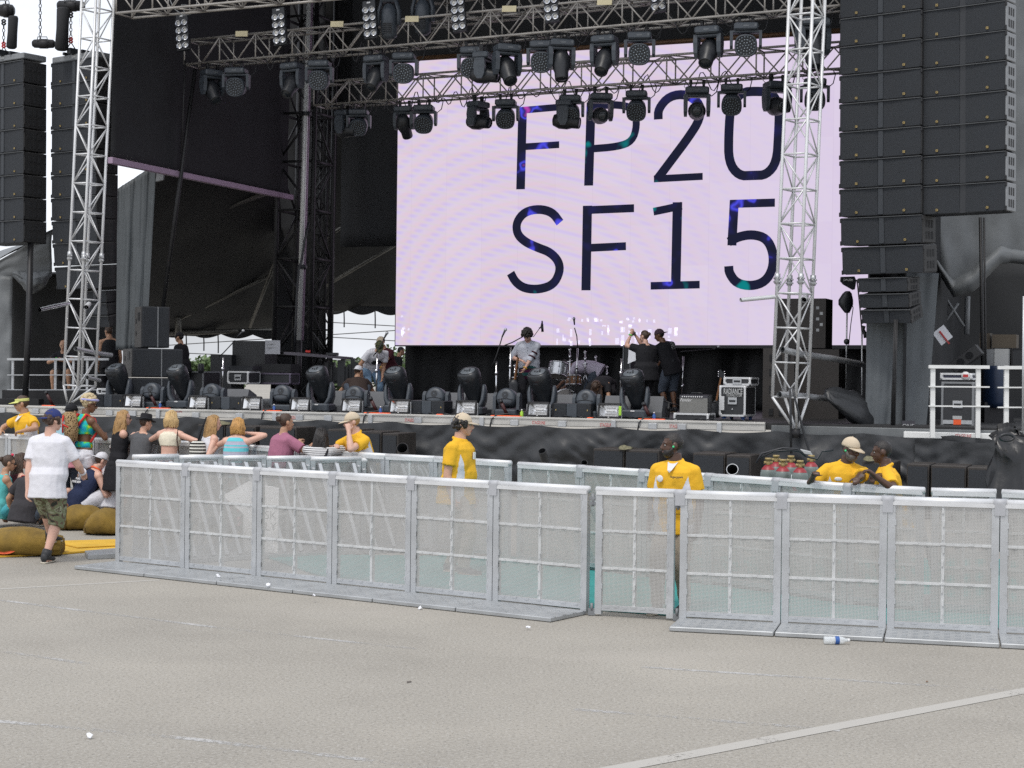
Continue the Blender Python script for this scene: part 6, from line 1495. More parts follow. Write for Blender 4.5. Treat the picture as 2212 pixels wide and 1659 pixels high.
def ramp_mat(name, stops, kind='noise', sc=8, axis=2, rough=.85, interp='CONSTANT', detail=2, dist=0.0):
    m, nt, out = new_mat(name); L = nt.links.new; b = nd(nt, 'ShaderNodeBsdfPrincipled'); b.inputs['Roughness'].default_value = rough; b.inputs['Specular IOR Level'].default_value = .2; L(b.outputs[0], out.inputs[0])
    tc = nd(nt, 'ShaderNodeTexCoord')
    if kind == 'noise':
        n = nd(nt, 'ShaderNodeTexNoise'); n.inputs['Scale'].default_value = sc; n.inputs['Detail'].default_value = detail; n.inputs['Distortion'].default_value = dist; L(tc.outputs['Object'], n.inputs['Vector']); src = n.outputs[0]
    elif kind == 'voronoi':
        n = nd(nt, 'ShaderNodeTexVoronoi'); n.inputs['Scale'].default_value = sc; L(tc.outputs['Object'], n.inputs['Vector']); src = n.outputs['Distance']
    else:
        s_ = nd(nt, 'ShaderNodeSeparateXYZ'); L(tc.outputs['Object'], s_.inputs[0]); d = nd(nt, 'ShaderNodeMath', operation='MULTIPLY'); d.inputs[1].default_value = sc; L(s_.outputs[axis], d.inputs[0]); f = nd(nt, 'ShaderNodeMath', operation='FRACT'); L(d.outputs[0], f.inputs[0]); src = f.outputs[0]
    r = nd(nt, 'ShaderNodeValToRGB'); r.color_ramp.interpolation = interp; e = r.color_ramp.elements
    e[0].position = stops[0][0]; e[0].color = (*stops[0][1], 1); e[1].position = stops[-1][0]; e[1].color = (*stops[-1][1], 1)
    for p_, c_ in stops[1:-1]: x = e.new(p_); x.color = (*c_, 1)
    L(src, r.inputs[0]); L(r.outputs[0], b.inputs['Base Color']); return m
camo = ramp_mat('camouflage', [(0, (.035, .040, .032)), (.40, (.15, .105, .075)), (.48, (.17, .19, .11)), (.57, (.30, .31, .22)), (.64, (.10, .085, .06)), (.70, (.22, .22, .15))], sc=9, detail=3, dist=1.2)
stripes_bw = ramp_mat('breton_stripes', [(0, (.62, .62, .62)), (.62, (.03, .03, .04)), (.63, (.03, .03, .04))], 'stripe', 38)
stripes_turq = ramp_mat('turquoise_stripes', [(0, (.12, .50, .56)), (.34, (.40, .42, .48)), (.5, (.12, .50, .56)), (.66, (.40, .40, .50)), (.9, (.36, .36, .42))], 'stripe', 7)
tiedye = ramp_mat('tie_dye', [(.30, (.03, .16, .55)), (.42, (.02, .45, .50)), (.50, (.10, .55, .10)), (.58, (.72, .62, .03)), (.68, (.75, .12, .03))], 'noise', 7, interp='EASE')
leopard = ramp_mat('leopard_print', [(0, (.02, .014, .010)), (.30, (.06, .04, .02)), (.36, (.30, .20, .10)), (.6, (.34, .24, .13))], 'voronoi', 42)
floral_cap = ramp_mat('floral_cap', [(.30, (.03, .02, .02)), (.42, (.42, .06, .04)), (.52, (.30, .20, .12)), (.58, (.12, .14, .10)), (.66, (.50, .12, .04))], 'noise', 26)
sarong = ramp_mat('sarong_stripes', [(0, (.02, .075, .075)), (.45, (.085, .014, .055)), (.75, (.05, .02, .03)), (.76, (.05, .02, .03))], 'stripe', 6.5)

PENDING = []
def ik(a, t, l1, l2, pole):
    d = t-a; L = min(d.length, (l1+l2)*.999); d.normalize(); x = (l1*l1-l2*l2+L*L)/(2*L); h = math.sqrt(max(0, l1*l1-x*x))
    p = pole-d*pole.dot(d); p = p.normalized() if p.length > 1e-5 else d.orthogonal().normalized()
    return a+d*x+p*h, a+d*L
class Body: pass
def ring_(c, r, f, rx, ry, n=18): return [c+r*(rx*math.cos(a))+f*(ry*math.sin(a)) for a in [2*math.pi*i/n for i in range(n)]]
def person(label, p, yaw, H=1.75, lean=2, lean2=None, side=0, twist=0, head=(0, 0, 0), pelvis=None, rw=None, lw=None, rpole=None, lpole=None, rf=None, lf=None, rk=None, lk=None, footyaw=(0, 0),
           skin=None, fem=False, build=1.0, top=None, topm=None, bottom=None, botm=None, hair=None, hairm=None, hat=None, hatm=None, face=True, glasses=False, beard=None, shoe=shoe_b, voxel=.012, curl=.5, hand=True, sleeve=.62, hem=.075, facefn=None, topmats=None, group=None, palm=(None, None), legs=True, lipm=None, browm=None):
    skin = skin or skin_l; yw = R(yaw); t = thing('person', label, 'person', p, yw, group); Wi = wmat(t).inverted()
    b = Body(); b.t = t; b.H = H; X = Vector((1, 0, 0)); Y = Vector((0, 1, 0)); Z = Vector((0, 0, 1))
    def loc(v): return (Wi @ v[1]) if isinstance(v, tuple) and v[0] == 'w' else Vector(v)*H
    lean2 = lean if lean2 is None else lean2
    Rl = Matrix.Rotation(R(side), 3, 'Y') @ Matrix.Rotation(-R(lean), 3, 'X'); Ru = Matrix.Rotation(R(side), 3, 'Y') @ Matrix.Rotation(-R(lean2), 3, 'X') @ Matrix.Rotation(R(twist), 3, 'Z')
    P0 = loc(pelvis) if pelvis is not None else Vector((0, 0, .525))*H
    u1, u2 = Rl @ Z, Ru @ Z; r1, f1 = Rl @ X, Rl @ Y; r2, f2 = Ru @ X, Ru @ Y
    waist = P0+u1*.10*H; chest = waist+u2*.12*H; neck = chest+u2*.085*H; B_ = build*H; wd = .90 if fem else 1.0
    shw = (.090 if fem else .105)*H*(.7+.3*build)
    RS, LS = neck-u2*.042*H+r2*shw, neck-u2*.042*H-r2*shw
    Mh = Matrix.Rotation(R(head[1]), 3, 'Z') @ Matrix.Rotation(-R(head[0]), 3, 'X') @ Matrix.Rotation(R(head[2]), 3, 'Y')
    hc = neck+(u2*.6+Z*.4)*.042*H+Mh @ Vector((0, .016, .062))*H
    def hp(x, y, z): return hc+Mh @ Vector((x, y, z))*H
    hips = 1.06 if fem else 1.0; wst = .84 if fem else 1.0
    prof = [(P0-u1*.045*H, r1, f1, .080*hips, .058), (P0, r1, f1, .096*hips, .068), (P0+u1*.055*H, r1, f1, .090*hips, .062), (waist, (r1+r2).normalized(), (f1+f2).normalized(), .083*wst, .057), (waist+u2*.06*H, r2, f2, .088*wst, .060), (chest, r2, f2, .100*wd, .066), (chest+u2*.04*H, r2, f2, .102*wd, .060), (chest+u2*.066*H, r2, f2, .080*wd, .046), (neck, r2, f2, .042*wd, .038)]
    q = MB(); q.loft([ring_(c, r, f, rx*B_, ry*B_) for c, r, f, rx, ry in prof])
    for S_ in (RS, LS): q.sph(S_, .037*H*(.6+.4*build)); q.tube([neck-u2*.002*H, S_+u2*.004*H], [.034*H, .031*H], 10)
    if fem:
        for s in (-1, 1): q.sph(chest+r2*(s*.042*H)+f2*.052*H-u2*.012*H, .034*H)
    for s in (-1, 1): q.sph(P0+r1*(s*.045*H)-f1*.030*H-u1*.018*H, .052*B_)
    if build > 1.05: q.sph(waist+f1*.030*H, (.075*B_, .062*B_, .085*B_))
    # head
    nr = .029 if fem else .034
    q.tube([neck-u2*.02*H, hp(0, -.014, -.045)], [nr*1.25*H, nr*H], 12)
    q.sph(hp(0, -.006, .016), (.0445*H, .0555*H, .052*H), Mh, 18, 12); q.sph(hp(0, .012, -.020), (.038*H, .041*H, .048*H), Mh, 16, 10); q.sph(hp(0, .036, -.054), (.019*H, .016*H, .014*H), Mh)
    q.tube([hp(0, .047, .012), hp(0, .058, -.006), hp(0, .066, -.018)], [.007*H, .0085*H, .0105*H], 8); q.sph(hp(0, .060, -.020), (.013*H, .010*H, .007*H), Mh)
    q.tube([hp(-.03, .042, .012), hp(0, .051, .012), hp(.03, .042, .012)], .007*H, 6); q.tube([hp(-.016, .047, -.039), hp(0, .052, -.038), hp(.016, .047, -.039)], .0065*H, 6)
    for s in (-1, 1): q.sph(hp(s*.0455, -.006, -.006), (.008*H, .014*H, .020*H), Mh)
    # arms
    ua, fa = .172*H, .150*H; b.arm = {}
    for s, S_, w_, pole in ((1, RS, rw, rpole), (-1, LS, lw, lpole)):
        tg = loc(w_) if w_ is not None else S_+Vector((s*.035*H, .025*H, -.312*H)); pl = Vector(pole) if pole is not None else Vector((s*.4, -1, -.3))
        el, wr = ik(S_, tg, ua, fa, pl); b.arm[s] = (S_, el, wr); k = (.9 if fem else 1.0)*(.55+.45*build)
        q.tube([S_, S_.lerp(el, .35), S_.lerp(el, .8), el], [.032*H*k, .031*H*k, .026*H*k, .0245*H*k], 12); q.sph(el, .0245*H*k)
        q.tube([el, el.lerp(wr, .25), el.lerp(wr, .7), wr], [.0245*H*k, .0265*H*k, .0195*H*k, .0155*H*k], 12)
        if hand:
            hd = (wr-el).normalized(); pn_ = palm[0 if s > 0 else 1]; pn = Vector(pn_) if pn_ is not None else Vector((-s, 0, 0))
            if hd.z > -.5 and pn_ is None: pn = Vector((0, 0, -1))
            pn = (pn-hd*pn.dot(hd)); pn = pn.normalized() if pn.length > .05 else hd.orthogonal().normalized(); sd = hd.cross(pn)*s   # thumb side
            q.loft([ring_(wr+hd*(l_*H), sd, pn, w2*H, t2*H, 12) for l_, w2, t2 in ((-.005, .016, .013), (.015, .021, .014), (.045, .0235, .0125), (.053, .021, .010))])
            for i, (off, ln) in enumerate(((.0175, .040), (.006, .046), (-.006, .043), (-.0175, .034))):
                a0 = wr+hd*.048*H+sd*off*H; c1 = .35+curl*.6+.08*i; d1 = hd*math.cos(c1*.6)+pn*math.sin(c1*.6); d2 = hd*math.cos(c1*1.5)+pn*math.sin(c1*1.5); d3 = hd*math.cos(c1*2.2)+pn*math.sin(c1*2.2)
                a1 = a0+d1*ln*.45*H; a2 = a1+d2*ln*.33*H; a3 = a2+d3*ln*.26*H; q.tube([a0, a1, a2, a3], [.0056*H, .0055*H, .0050*H, .0042*H], 7); q.sph(a3, .0042*H, seg=7, rings=4)
            a0 = wr+hd*.018*H+sd*.018*H; a1 = a0+(hd*.6+sd*.65+pn*.35).normalized()*.026*H; a2 = a1+(hd*.85+sd*.15+pn*.5).normalized()*.022*H; q.tube([a0, a1, a2], [.0075*H, .0062*H, .0048*H], 7); q.sph(a2, .0048*H, seg=7, rings=4)
    # legs
    b.leg = {}
    if legs:
        for s, f_, k_, fy in ((1, rf, rk, footyaw[0]), (-1, lf, lk, footyaw[1])):
            hj = P0+r1*(s*.052*H)-u1*.018*H; an = loc(f_) if f_ is not None else Vector((s*.055*H, -.01*H, .042*H))
            kn, an = ik(hj, an, .247*H, .245*H, Vector(k_) if k_ is not None else Vector((s*.12, 1, .1))); b.leg[s] = (hj, kn, an)
            q.tube([hj, hj.lerp(kn, .4), kn], [.056*B_, .049*B_, .034*H], 14); q.sph(kn, .034*H)
            q.tube([kn, kn.lerp(an, .28), kn.lerp(an, .65), an], [.033*H, .036*H, .026*H, .021*H], 12)
            fd = Matrix.Rotation(R(fy), 3, 'Z') @ Y; q.tube([an-fd*.02*H-Z*.018*H, an+fd*.05*H-Z*.022*H, an+fd*.105*H-Z*.030*H], [.022*H, .022*H, .012*H], 10)
    o = q.build('body', skin, t, recalc=False); PENDING.append((o, voxel, None, 0))
    b.__dict__.update(P0=P0, waist=waist, chest=chest, neck=neck, u1=u1, u2=u2, r1=r1, r2=r2, f1=f1, f2=f2, hc=hc, Mh=Mh, hp=hp, RS=RS, LS=LS, prof=prof, B_=B_, skin=skin)
    # face
    if face:
        q = MB()
        for s in (-1, 1): q.sph(hp(s*.0175, .0445, .0), (.0085*H, .006*H, .0055*H), Mh, 8, 6)
        q.build('eyes', eye_w, t)
        q = MB()
        for s in (-1, 1): q.sph(hp(s*.0175, .0495, .0), (.0042*H, .0025*H, .0045*H), Mh, 8, 6); q.tube([hp(s*.028, .043, .0135), hp(s*.018, .0505, .0155), hp(s*.008, .0525, .013)], .0028*H, 5)
        q.build('eyebrows', browm or eye_d, t)
        q = MB(); q.tube([hp(-.016, .0505, -.0385), hp(-.006, .0565, -.0370), hp(.006, .0565, -.0370), hp(.016, .0505, -.0385)], [.002*H, .0042*H, .0042*H, .002*H], 6); q.tube([hp(-.012, .052, -.0425), hp(.012, .052, -.0425)], .0035*H, 6); q.build('mouth', lipm or lip_m, t)
    if beard:
        q = MB(); q.sph(hp(0, .019, -.040), (.0385*H, .0385*H, .036*H), Mh, 16, 10); q.tube([hp(s_*.042, .0, -.01+.0*s_) for s_ in (-1,)]+[hp(-.036, .022, -.038), hp(0, .040, -.058), hp(.036, .022, -.038), hp(.042, 0, -.01)], .010*H, 8)
        for v in q.bm.verts:
            l = Mh.inverted() @ (v.co-hc)/H
            if l.z > -.028 and l.y > .02 and abs(l.x) < .03: v.co -= Mh @ Vector((0, .012*H, 0))
        q.build('beard', beard, t)
    if glasses:
        q = MB()
        for s in (-1, 1):
            q.sph(hp(s*.019, .0545, .0), (.0150*H, .0045*H, .0125*H), Mh, 12, 7); q.tube([hp(s*.033, .050, .004), hp(s*.0475, .0, .004)], .0022*H, 5)
        q.tube([hp(-.006, .0585, .004), hp(.006, .0585, .004)], .0022*H, 5); q.build('sunglasses', shades if glasses is True else glasses, t)
    # clothes
    def garment_torso(q, hem_, k=1.10, add=.009, upper=1.0, flare=.0, topcut=9):
        bk_ = .014*H if hem_ > .03 else 0; rg = [ring_(P0-u1*hem_*H-f1*bk_, r1, f1, (.102*hips*k+flare)*B_+add*H, (.074*k+flare)*B_+add*H+bk_)]
        for i, (c, r, f, rx, ry) in enumerate(prof):
            if i == 0: continue
            if i >= topcut: break
            kk = 1.0 if i == 8 else k; w2 = upper if i in (6, 7) else 1
            ex = .012*H if (build <= 1.05 and i in (2, 3, 4)) else 0
            if build > 1.05 and i in (2, 3, 4): ex = .02*H
            if i == 8: c = c-u2*.006*H; rx *= 1.12; ry *= 1.15
            bk2 = bk_ if i == 1 else bk_*.7 if i == 2 else 0
            rg.append(ring_(c-f*bk2, r, f, rx*B_*kk*w2+add*H+ex, ry*B_*kk+add*H+ex*.6+bk2))
        q.loft(rg)
        if fem and topcut > 6:
            for s in (-1, 1): q.sph(chest+r2*(s*.042*H)+f2*.055*H-u2*.012*H, .037*H)
        if build > 1.05: q.sph(waist+f1*.034*H, (.082*B_, .070*B_, .095*B_))
    if top:
        q = MB(); sl = {'tee': sleeve, 'polo': sleeve, 'long': 1.0}.get(top, 0)
        if top == 'crop':
            rg = []
            for i in (4, 5, 6, 7): c, r, f, rx, ry = prof[i]; rg.append(ring_(c, r, f, rx*B_*1.06*(.92 if i > 5 else 1)*(.75 if i == 7 else 1)+.006*H, ry*B_*1.06+.007*H))
            q.loft(rg); 
            for s in (-1, 1): q.sph(chest+r2*(s*.042*H)+f2*.055*H-u2*.012*H, .037*H); q.tube([chest+u2*.05*H-f2*.05*H+r2*s*.035*H, neck-u2*.006*H+r2*s*.045*H, chest+u2*.05*H+f2*.05*H+r2*s*.04*H], .012*H, 8)
        else:
            garment_torso(q, hem, upper=.86 if top == 'tank' else 1.0, k=1.10 if top != 'tank' else 1.06, add=.010 if top != 'tank' else .007, flare=.004)
            for s in (1, -1):
                S_, el, wr = b.arm[s]
                if sl:
                    q.sph(S_, .0405*H*(.7+.3*build)); q.tube([neck-u2*.008*H, S_+u2*.004*H], [.039*H, .036*H], 12)
                    if top == 'long':
                        q.tube([S_, S_.lerp(el, .5), el], [.043*H, .037*H, .033*H], 14); q.sph(el, .033*H); q.tube([el, el.lerp(wr, .28)], [.033*H, .032*H], 14)
                    else: q.tube([S_, S_.lerp(el, sl*.5), S_.lerp(el, sl)], [.040*H*(.7+.3*build), .042*H*(.7+.3*build), .044*H*(.7+.3*build)], 16)
                elif top == 'tank': q.tube([chest+u2*.045*H-f2*.045*H+r2*s*.055*H, neck-u2*.005*H+r2*s*.058*H, chest+u2*.045*H+f2*.05*H+r2*s*.05*H], .016*H, 8)
            if top == 'polo':
                q.tube([neck+u2*.012*H+r2*(.040*H*math.cos(a))+f2*(.040*H*math.sin(a))-u2*.010*H*math.sin(a) for a in [k*math.pi/9 for k in range(18)]], .011*H, 7, closed=True)
                for s in (-1, 1): q.tube([neck+f2*.036*H+r2*s*.012*H, neck+f2*.058*H-u2*.026*H+r2*s*.030*H], [.012*H, .008*H], 7)
        o = q.build('shirt', topmats or topm, t, recalc=False); PENDING.append((o, voxel, facefn(b) if facefn else None, .0085))
        b.shirt = o
    if bottom and legs:
        q = MB(); k = 1.08
        q.loft([ring_(c, r, f, rx*B_*k+.006*H, ry*B_*k+.006*H) for c, r, f, rx, ry in prof[0:2]]+[ring_(P0+u1*.04*H, r1, f1, .090*hips*B_+.006*H, .064*B_+.006*H)])
        for s in (-1, 1): q.sph(P0+r1*(s*.045*H)-f1*.032*H-u1*.018*H, .056*B_)
        fr = {'shorts': .98, 'hotpants': .34, 'pants': 1, 'jeans': 1, 'bermuda': .9}.get(bottom, 0)
        if bottom == 'skirt':
            lw_ = P0-Z*.235*H; q.loft([ring_(P0+u1*.03*H, r1, f1, .10*B_, .075*B_), ring_(P0-u1*.04*H, X, Y, .125*H, .105*H), ring_(P0-Z*.13*H, X, Y, .150*H, .130*H), ring_(lw_, X, Y, .165*H, .145*H)])
        for s in (1, -1):
            hj, kn, an = b.leg[s]
            if bottom in ('pants', 'jeans'):
                q.tube([hj, hj.lerp(kn, .4), kn], [.064*B_, .057*B_, .045*H], 16); q.sph(kn, .045*H); q.tube([kn, kn.lerp(an, .3), kn.lerp(an, .96)], [.045*H, .044*H, .037*H], 16)
            elif fr:
                e = hj.lerp(kn, fr); q.tube([hj, hj.lerp(kn, fr*.5), e], [.065*B_, .064*B_, (.060 if bottom == 'hotpants' else .054)*B_], 16)
                if bottom == 'shorts': q.sph(kn, .052*H); q.tube([kn, kn.lerp(an, .14)], [.052*H, .052*H], 16)
        o = q.build('skirt' if bottom == 'skirt' else 'trousers' if bottom in ('pants', 'jeans') else 'shorts', botm, t, recalc=False); PENDING.append((o, voxel, None, .0085)); b.bot = o
    if shoe and legs:
        for s, fy in ((1, footyaw[0]), (-1, footyaw[1])):
            hj, kn, an = b.leg[s]; fd = Matrix.Rotation(R(fy), 3, 'Z') @ Y; sd = Vector((-fd.y, fd.x, 0)); g0 = an-Z*.042*H
            q = MB(); q.loft([[g0+fd*(l_*H)+sd*(w2*math.cos(a)*H)+Z*((z_+h_*(math.sin(a)*.5+.5))*H) for a in [k*math.pi/6 for k in range(12)]] for l_, w2, z_, h_ in ((-.034, .014, .008, .045), (-.024, .023, .008, .062), (.0, .025, .008, .060), (.04, .027, .008, .042), (.085, .029, .008, .030), (.115, .022, .008, .024), (.125, .010, .010, .014))])
            q.tube([an-Z*.004*H, an.lerp(kn, .10)], [.028*H, .027*H], 12); so_ = q.build('shoe', shoe, t)
            q = MB(); q.loft([[g0+fd*(l_*H)+sd*(w2*math.cos(a)*H)+Z*(.006*math.sin(a)*H+.006*H) for a in [k*math.pi/6 for k in range(12)]] for l_, w2 in ((-.037, .014), (-.026, .025), (.03, .028), (.085, .031), (.118, .023), (.128, .010))]); q.build('sole', sole_m, so_)
    # hair
    hm = hairm or hair_black
    if hair:
        q = MB(); rnd = random.Random(hash(label) % 1000 if False else sum(map(ord, label)))
        def shell(rx, ry, rz, front, low, n=22, m=14, back=-.02):
            vs = []; keep = {}
            for i in range(m+1):
                th = math.pi*.98*i/m
                for j in range(n):
                    ph = 2*math.pi*j/n; l = Vector((rx*math.sin(th)*math.cos(ph), ry*math.sin(th)*math.sin(ph)-.006, rz*math.cos(th)+.016)); k = 1+.05*noise.noise(l*60+Vector((len(label), 0, 0))); vs.append(hp(*(l*k)));  keep[i*n+j] = (l.z > front if l.y > .022 else l.z > low if l.y > -.01 else l.z > back)
            fs = [(i*n+j, i*n+(j+1) % n, (i+1)*n+(j+1) % n, (i+1)*n+j) for i in range(m) for j in range(n)]
            q._new(vs, [f for f in fs if sum(keep[v] for v in f) >= 3], 0, True)
        if hair == 'short': shell(.0475, .0585, .0555, .042, .004, back=-.045)
        elif hair == 'buzz': shell(.0455, .0570, .0530, .040, .000, back=-.04)
        elif hair in ('curly', 'curlylow', 'bigcurly'):
            big = 1.2 if hair == 'bigcurly' else 1.0
            shell(.050*big, .061*big, .058*big, .040, -.005, back=-.05)
            for _ in range(150):
                th = rnd.uniform(0, 2.2 if hair == 'curlylow' else 1.75); ph = rnd.uniform(0, 2*math.pi); l = Vector((.050*big*math.sin(th)*math.cos(ph), .060*big*math.sin(th)*math.sin(ph)-.008, .058*big*math.cos(th)+.016))
                if l.y > .025 and l.z < .038: continue
                if hair == 'curlylow' and l.z > .02: continue
                q.sph(hp(*l), rnd.uniform(.010, .018)*H, seg=6, rings=4)
        elif hair == 'bun':
            shell(.0475, .0590, .0560, .040, -.005, back=-.045); q.sph(hp(.0, -.070, .022), (.022*H, .020*H, .022*H))
            for _ in range(24): l = Vector((rnd.gauss(0, 1), rnd.gauss(0, 1), rnd.gauss(0, 1))).normalized()*.019; q.sph(hp(l.x, -.070+l.y, .022+l.z), .007*H, seg=6, rings=4)
        elif hair in ('long', 'wavy', 'bob', 'pony'):
            shell(.0485, .0600, .0565, .042, -.012, back=-.06)
            ln = {'long': .21, 'wavy': .27, 'bob': .075, 'pony': .20}[hair]; n = {'bob': 110}.get(hair, 120)
            for i in range(n):
                ph = rnd.uniform(math.pi*.97, math.pi*2.03); side_ = math.cos(ph); l0 = Vector((.045*side_, .052*math.sin(ph)-.006, .045+rnd.uniform(-.04, .01)))
                pts = [hp(*l0)]; L_ = ln*rnd.uniform(.75, 1.05); o1 = Vector((.054*side_, .060*math.sin(ph)-.006, -.01)); pts.append(hp(*o1)); base = pts[-1]; ph2 = rnd.uniform(0, 6)
                back = -f2; amp = (.010 if hair == 'wavy' else .003)*H
                for k in range(1, 7):
                    u = k/6; w2 = Vector((math.sin(u*7+ph2), math.cos(u*6+ph2), 0))*amp; pts.append(base+Vector((0, 0, -L_*u*H))+back*(.025*u*H if L_ > .1 else 0)+r2*(side_*.022*u*H if L_ > .1 else side_*.004*H)+w2)
                q.tube(pts, [.006*H, .009*H, .010*H, .010*H, .009*H, .008*H, .007*H, .003*H], 5)
        q.build('hair', hm, t, recalc=False)
    # hats
    if hat:
        q = MB(); n = 22; back = hat in ('capback',)
        def dome(rx, ry, rz, z0, m=8, top=1.0): return [[hp(rx*math.cos(a)*math.cos(e), ry*math.sin(a)*math.cos(e)-.004, z0+rz*math.sin(e)) for a in [2*math.pi*k/n for k in range(n)]] for e in [math.pi/2*.98*i/m for i in range(m+1)]]
        if hat in ('cap', 'capback'):
            q.loft(dome(.0505, .0615, .060, .016)); q.sph(hp(0, -.004, .077), .004*H, seg=6, rings=4); c_ = q.build('cap', hatm, t)
            s = -1 if back else 1; q = MB(); A = []
            for k in range(13):
                a = math.pi*(.12+.76*k/12); A.append((.049*math.cos(a), s*.058*math.sin(a)-.004, .018, .052*math.cos(a)*.95, s*(.058*math.sin(a)+.048*math.sin((a-math.pi*.12)/.76)), .018-.012*math.sin(a)+.0))
            vs = [hp(*v[:3]) for v in A]+[hp(*v[3:]) for v in A]; vs += [v+Mh @ Vector((0, 0, -.004))*H for v in vs]; fs = [(k, k+1, 14+k, 13+k) for k in range(12)]+[(26+k+1, 26+k, 39+k, 40+k) for k in range(12)]+[(13+k, 14+k, 40+k, 39+k) for k in range(12)]
            q._new(vs, fs, 0, True); q.build('brim', b.__dict__.get('brimm', hatm), c_)
        elif hat == 'visor':
            q.loft([[hp(.0495*math.cos(a), .0605*math.sin(a)-.004, z) for a in [2*math.pi*k/n for k in range(n)]] for z in (.018, .024, .036, .042)]); c_ = q.build('visor', hatm, t); q = MB()
            A = [(.049*math.cos(a), .058*math.sin(a), .022, .055*math.cos(a), .058*math.sin(a)+.055*math.sin(a), .010) for a in [math.pi*(.08+.84*k/12) for k in range(13)]]; vs = [hp(*v[:3]) for v in A]+[hp(*v[3:]) for v in A]; vs += [v+Mh @ Vector((0, 0, -.004))*H for v in vs]
            q._new(vs, [(k, k+1, 14+k, 13+k) for k in range(12)]+[(27+k, 26+k, 39+k, 40+k) for k in range(12)]+[(13+k, 14+k, 40+k, 39+k) for k in range(12)], 0, True); q.build('brim', hatm, c_)
        elif hat == 'fedora':
            q.loft([[hp(r*.92*math.cos(a), r*1.12*math.sin(a)-.004, z+.006*math.cos(2*a)*(1 if r > .06 else 0)) for a in [2*math.pi*k/n for k in range(n)]] for r, z in ((.085, .022), (.090, .026), (.058, .030), (.052, .034), (.050, .075), (.042, .088), (.02, .082))]); c_ = q.build('hat', hatm, t)
            q = MB(); q.tube([hp(.053*.93*math.cos(a), .053*1.13*math.sin(a)-.004, .040) for a in [2*math.pi*k/n for k in range(n)]], .005*H, 6, closed=True); q.build('hat_band', black_cloth, c_)
        elif hat == 'headband':
            q.tube([hp(.0560*math.cos(a), .0650*math.sin(a)-.006, .030-.022*(-math.sin(a)*.5+.5)+.012) for a in [2*math.pi*k/n for k in range(n)]], .0095*H, 8, closed=True); q.build('headband', hatm, t)
        elif hat == 'bow':
            for s in (-1, 1): q.sph(hp(s*.016, .02, .075), (.016*H, .008*H, .012*H))
            q.build('bow', hatm, t)
    return b
def bracelet(b, s, mat, k=.92):
    S_, el, wr = b.arm[s]; d = (wr-el).normalized(); c = el.lerp(wr, k); u = d.orthogonal().normalized(); v = d.cross(u); q = MB(); q.tube([c+u*(.021*b.H*math.cos(a))+v*(.021*b.H*math.sin(a)) for a in [k2*math.pi/7 for k2 in range(14)]], .007*b.H, 6, closed=True); q.build('wristband', mat, b.t)
def chest_text(b, txt, size, x, z, mat, front=True, lift=.0, name='lettering'):
    f, r = b.f2*(1 if front else -1), b.r2*(-1 if front else 1); c = b.chest+b.r2*(x*b.H)+b.u2*(z*b.H)+f*((.085+lift)*b.B_)
    M = Matrix((r, b.u2, f)).transposed().to_4x4(); M.translation = c; me = text_mesh(txt, size, .004); me.materials.clear(); me.transform(M); link(name, me, mat, b.t)
def chest_blob(b, x, z, sx, sz, mat, name, lift=.0, front=True):
    f = b.f2*(1 if front else -1); c = b.chest+b.r2*(x*b.H)+b.u2*(z*b.H)+f*((.080+lift)*b.B_); M = Matrix((b.r2, f, b.u2)).transposed(); q = MB(); q.sph(c, (sx, .008, sz), M, 14, 8); q.build(name, mat, b.t)
def polo_faces(b):
    def fn(p, n):
        v = p-b.chest; x = v.dot(b.r2)/b.H; y = v.dot(b.f2)/b.H; z = v.dot(b.u2)/b.H
        for s in (1, -1):
            S_, el, wr = b.arm[s]; d = (el-S_).normalized(); k = (p-S_).dot(d)
            if k > .0 and (p-S_-d*k).length < .058*b.H and s*x > .088: return 0
        return 1 if abs(x) > .064+.35*max(0, z+.03) and z < .03 and -.035 < y < .075-.3*max(0, z+.05) else 0
    return fn
def finish_people():
    if not PENDING: return
    tmp = bpy.data.scenes.new('fusing')
    for o, vx, fn, wr in PENDING:
        # one at a time in a scratch scene: evaluating all at once is very slow
        k = bpy.data.objects.new('fuse_tmp', o.data); tmp.collection.objects.link(k)
        m = k.modifiers.new('fuse', 'REMESH'); m.mode = 'VOXEL'; m.voxel_size = vx; m.use_smooth_shade = True
        m2 = k.modifiers.new('relax', 'SMOOTH'); m2.factor = .5; m2.iterations = 3
        vl = tmp.view_layers[0]; vl.update(); me = bpy.data.meshes.new_from_object(k.evaluated_get(vl.depsgraph)); bpy.data.objects.remove(k); old = o.data; mats = list(old.materials); o.data = me; me.name = o.name
        if len(me.materials) == 0:
            for m in mats: me.materials.append(m)
        if wr:
            sd_ = len(o.name)+o.data.vertices[0].co.x*10
            nrm = [v.normal.copy() for v in me.vertices]; cos = [v.co.copy() for v in me.vertices]; flat = []
            for c, nv in zip(cos, nrm):
                k = noise.noise(Vector((c.x*7+c.z*3, c.y*7, c.z*6+sd_)))*1.1+noise.noise(Vector((c.x*14+c.z*9, c.y*14, c.z*11-c.x*8+sd_)))*.45; flat.extend(c+nv*(wr*k))
            me.vertices.foreach_set('co', flat); me.update()
        if fn:
            for f in me.polygons: f.material_index = fn(f.center, f.normal)
        for f in me.polygons: f.use_smooth = True
        bpy.data.meshes.remove(old)
    bpy.data.scenes.remove(tmp); PENDING.clear()
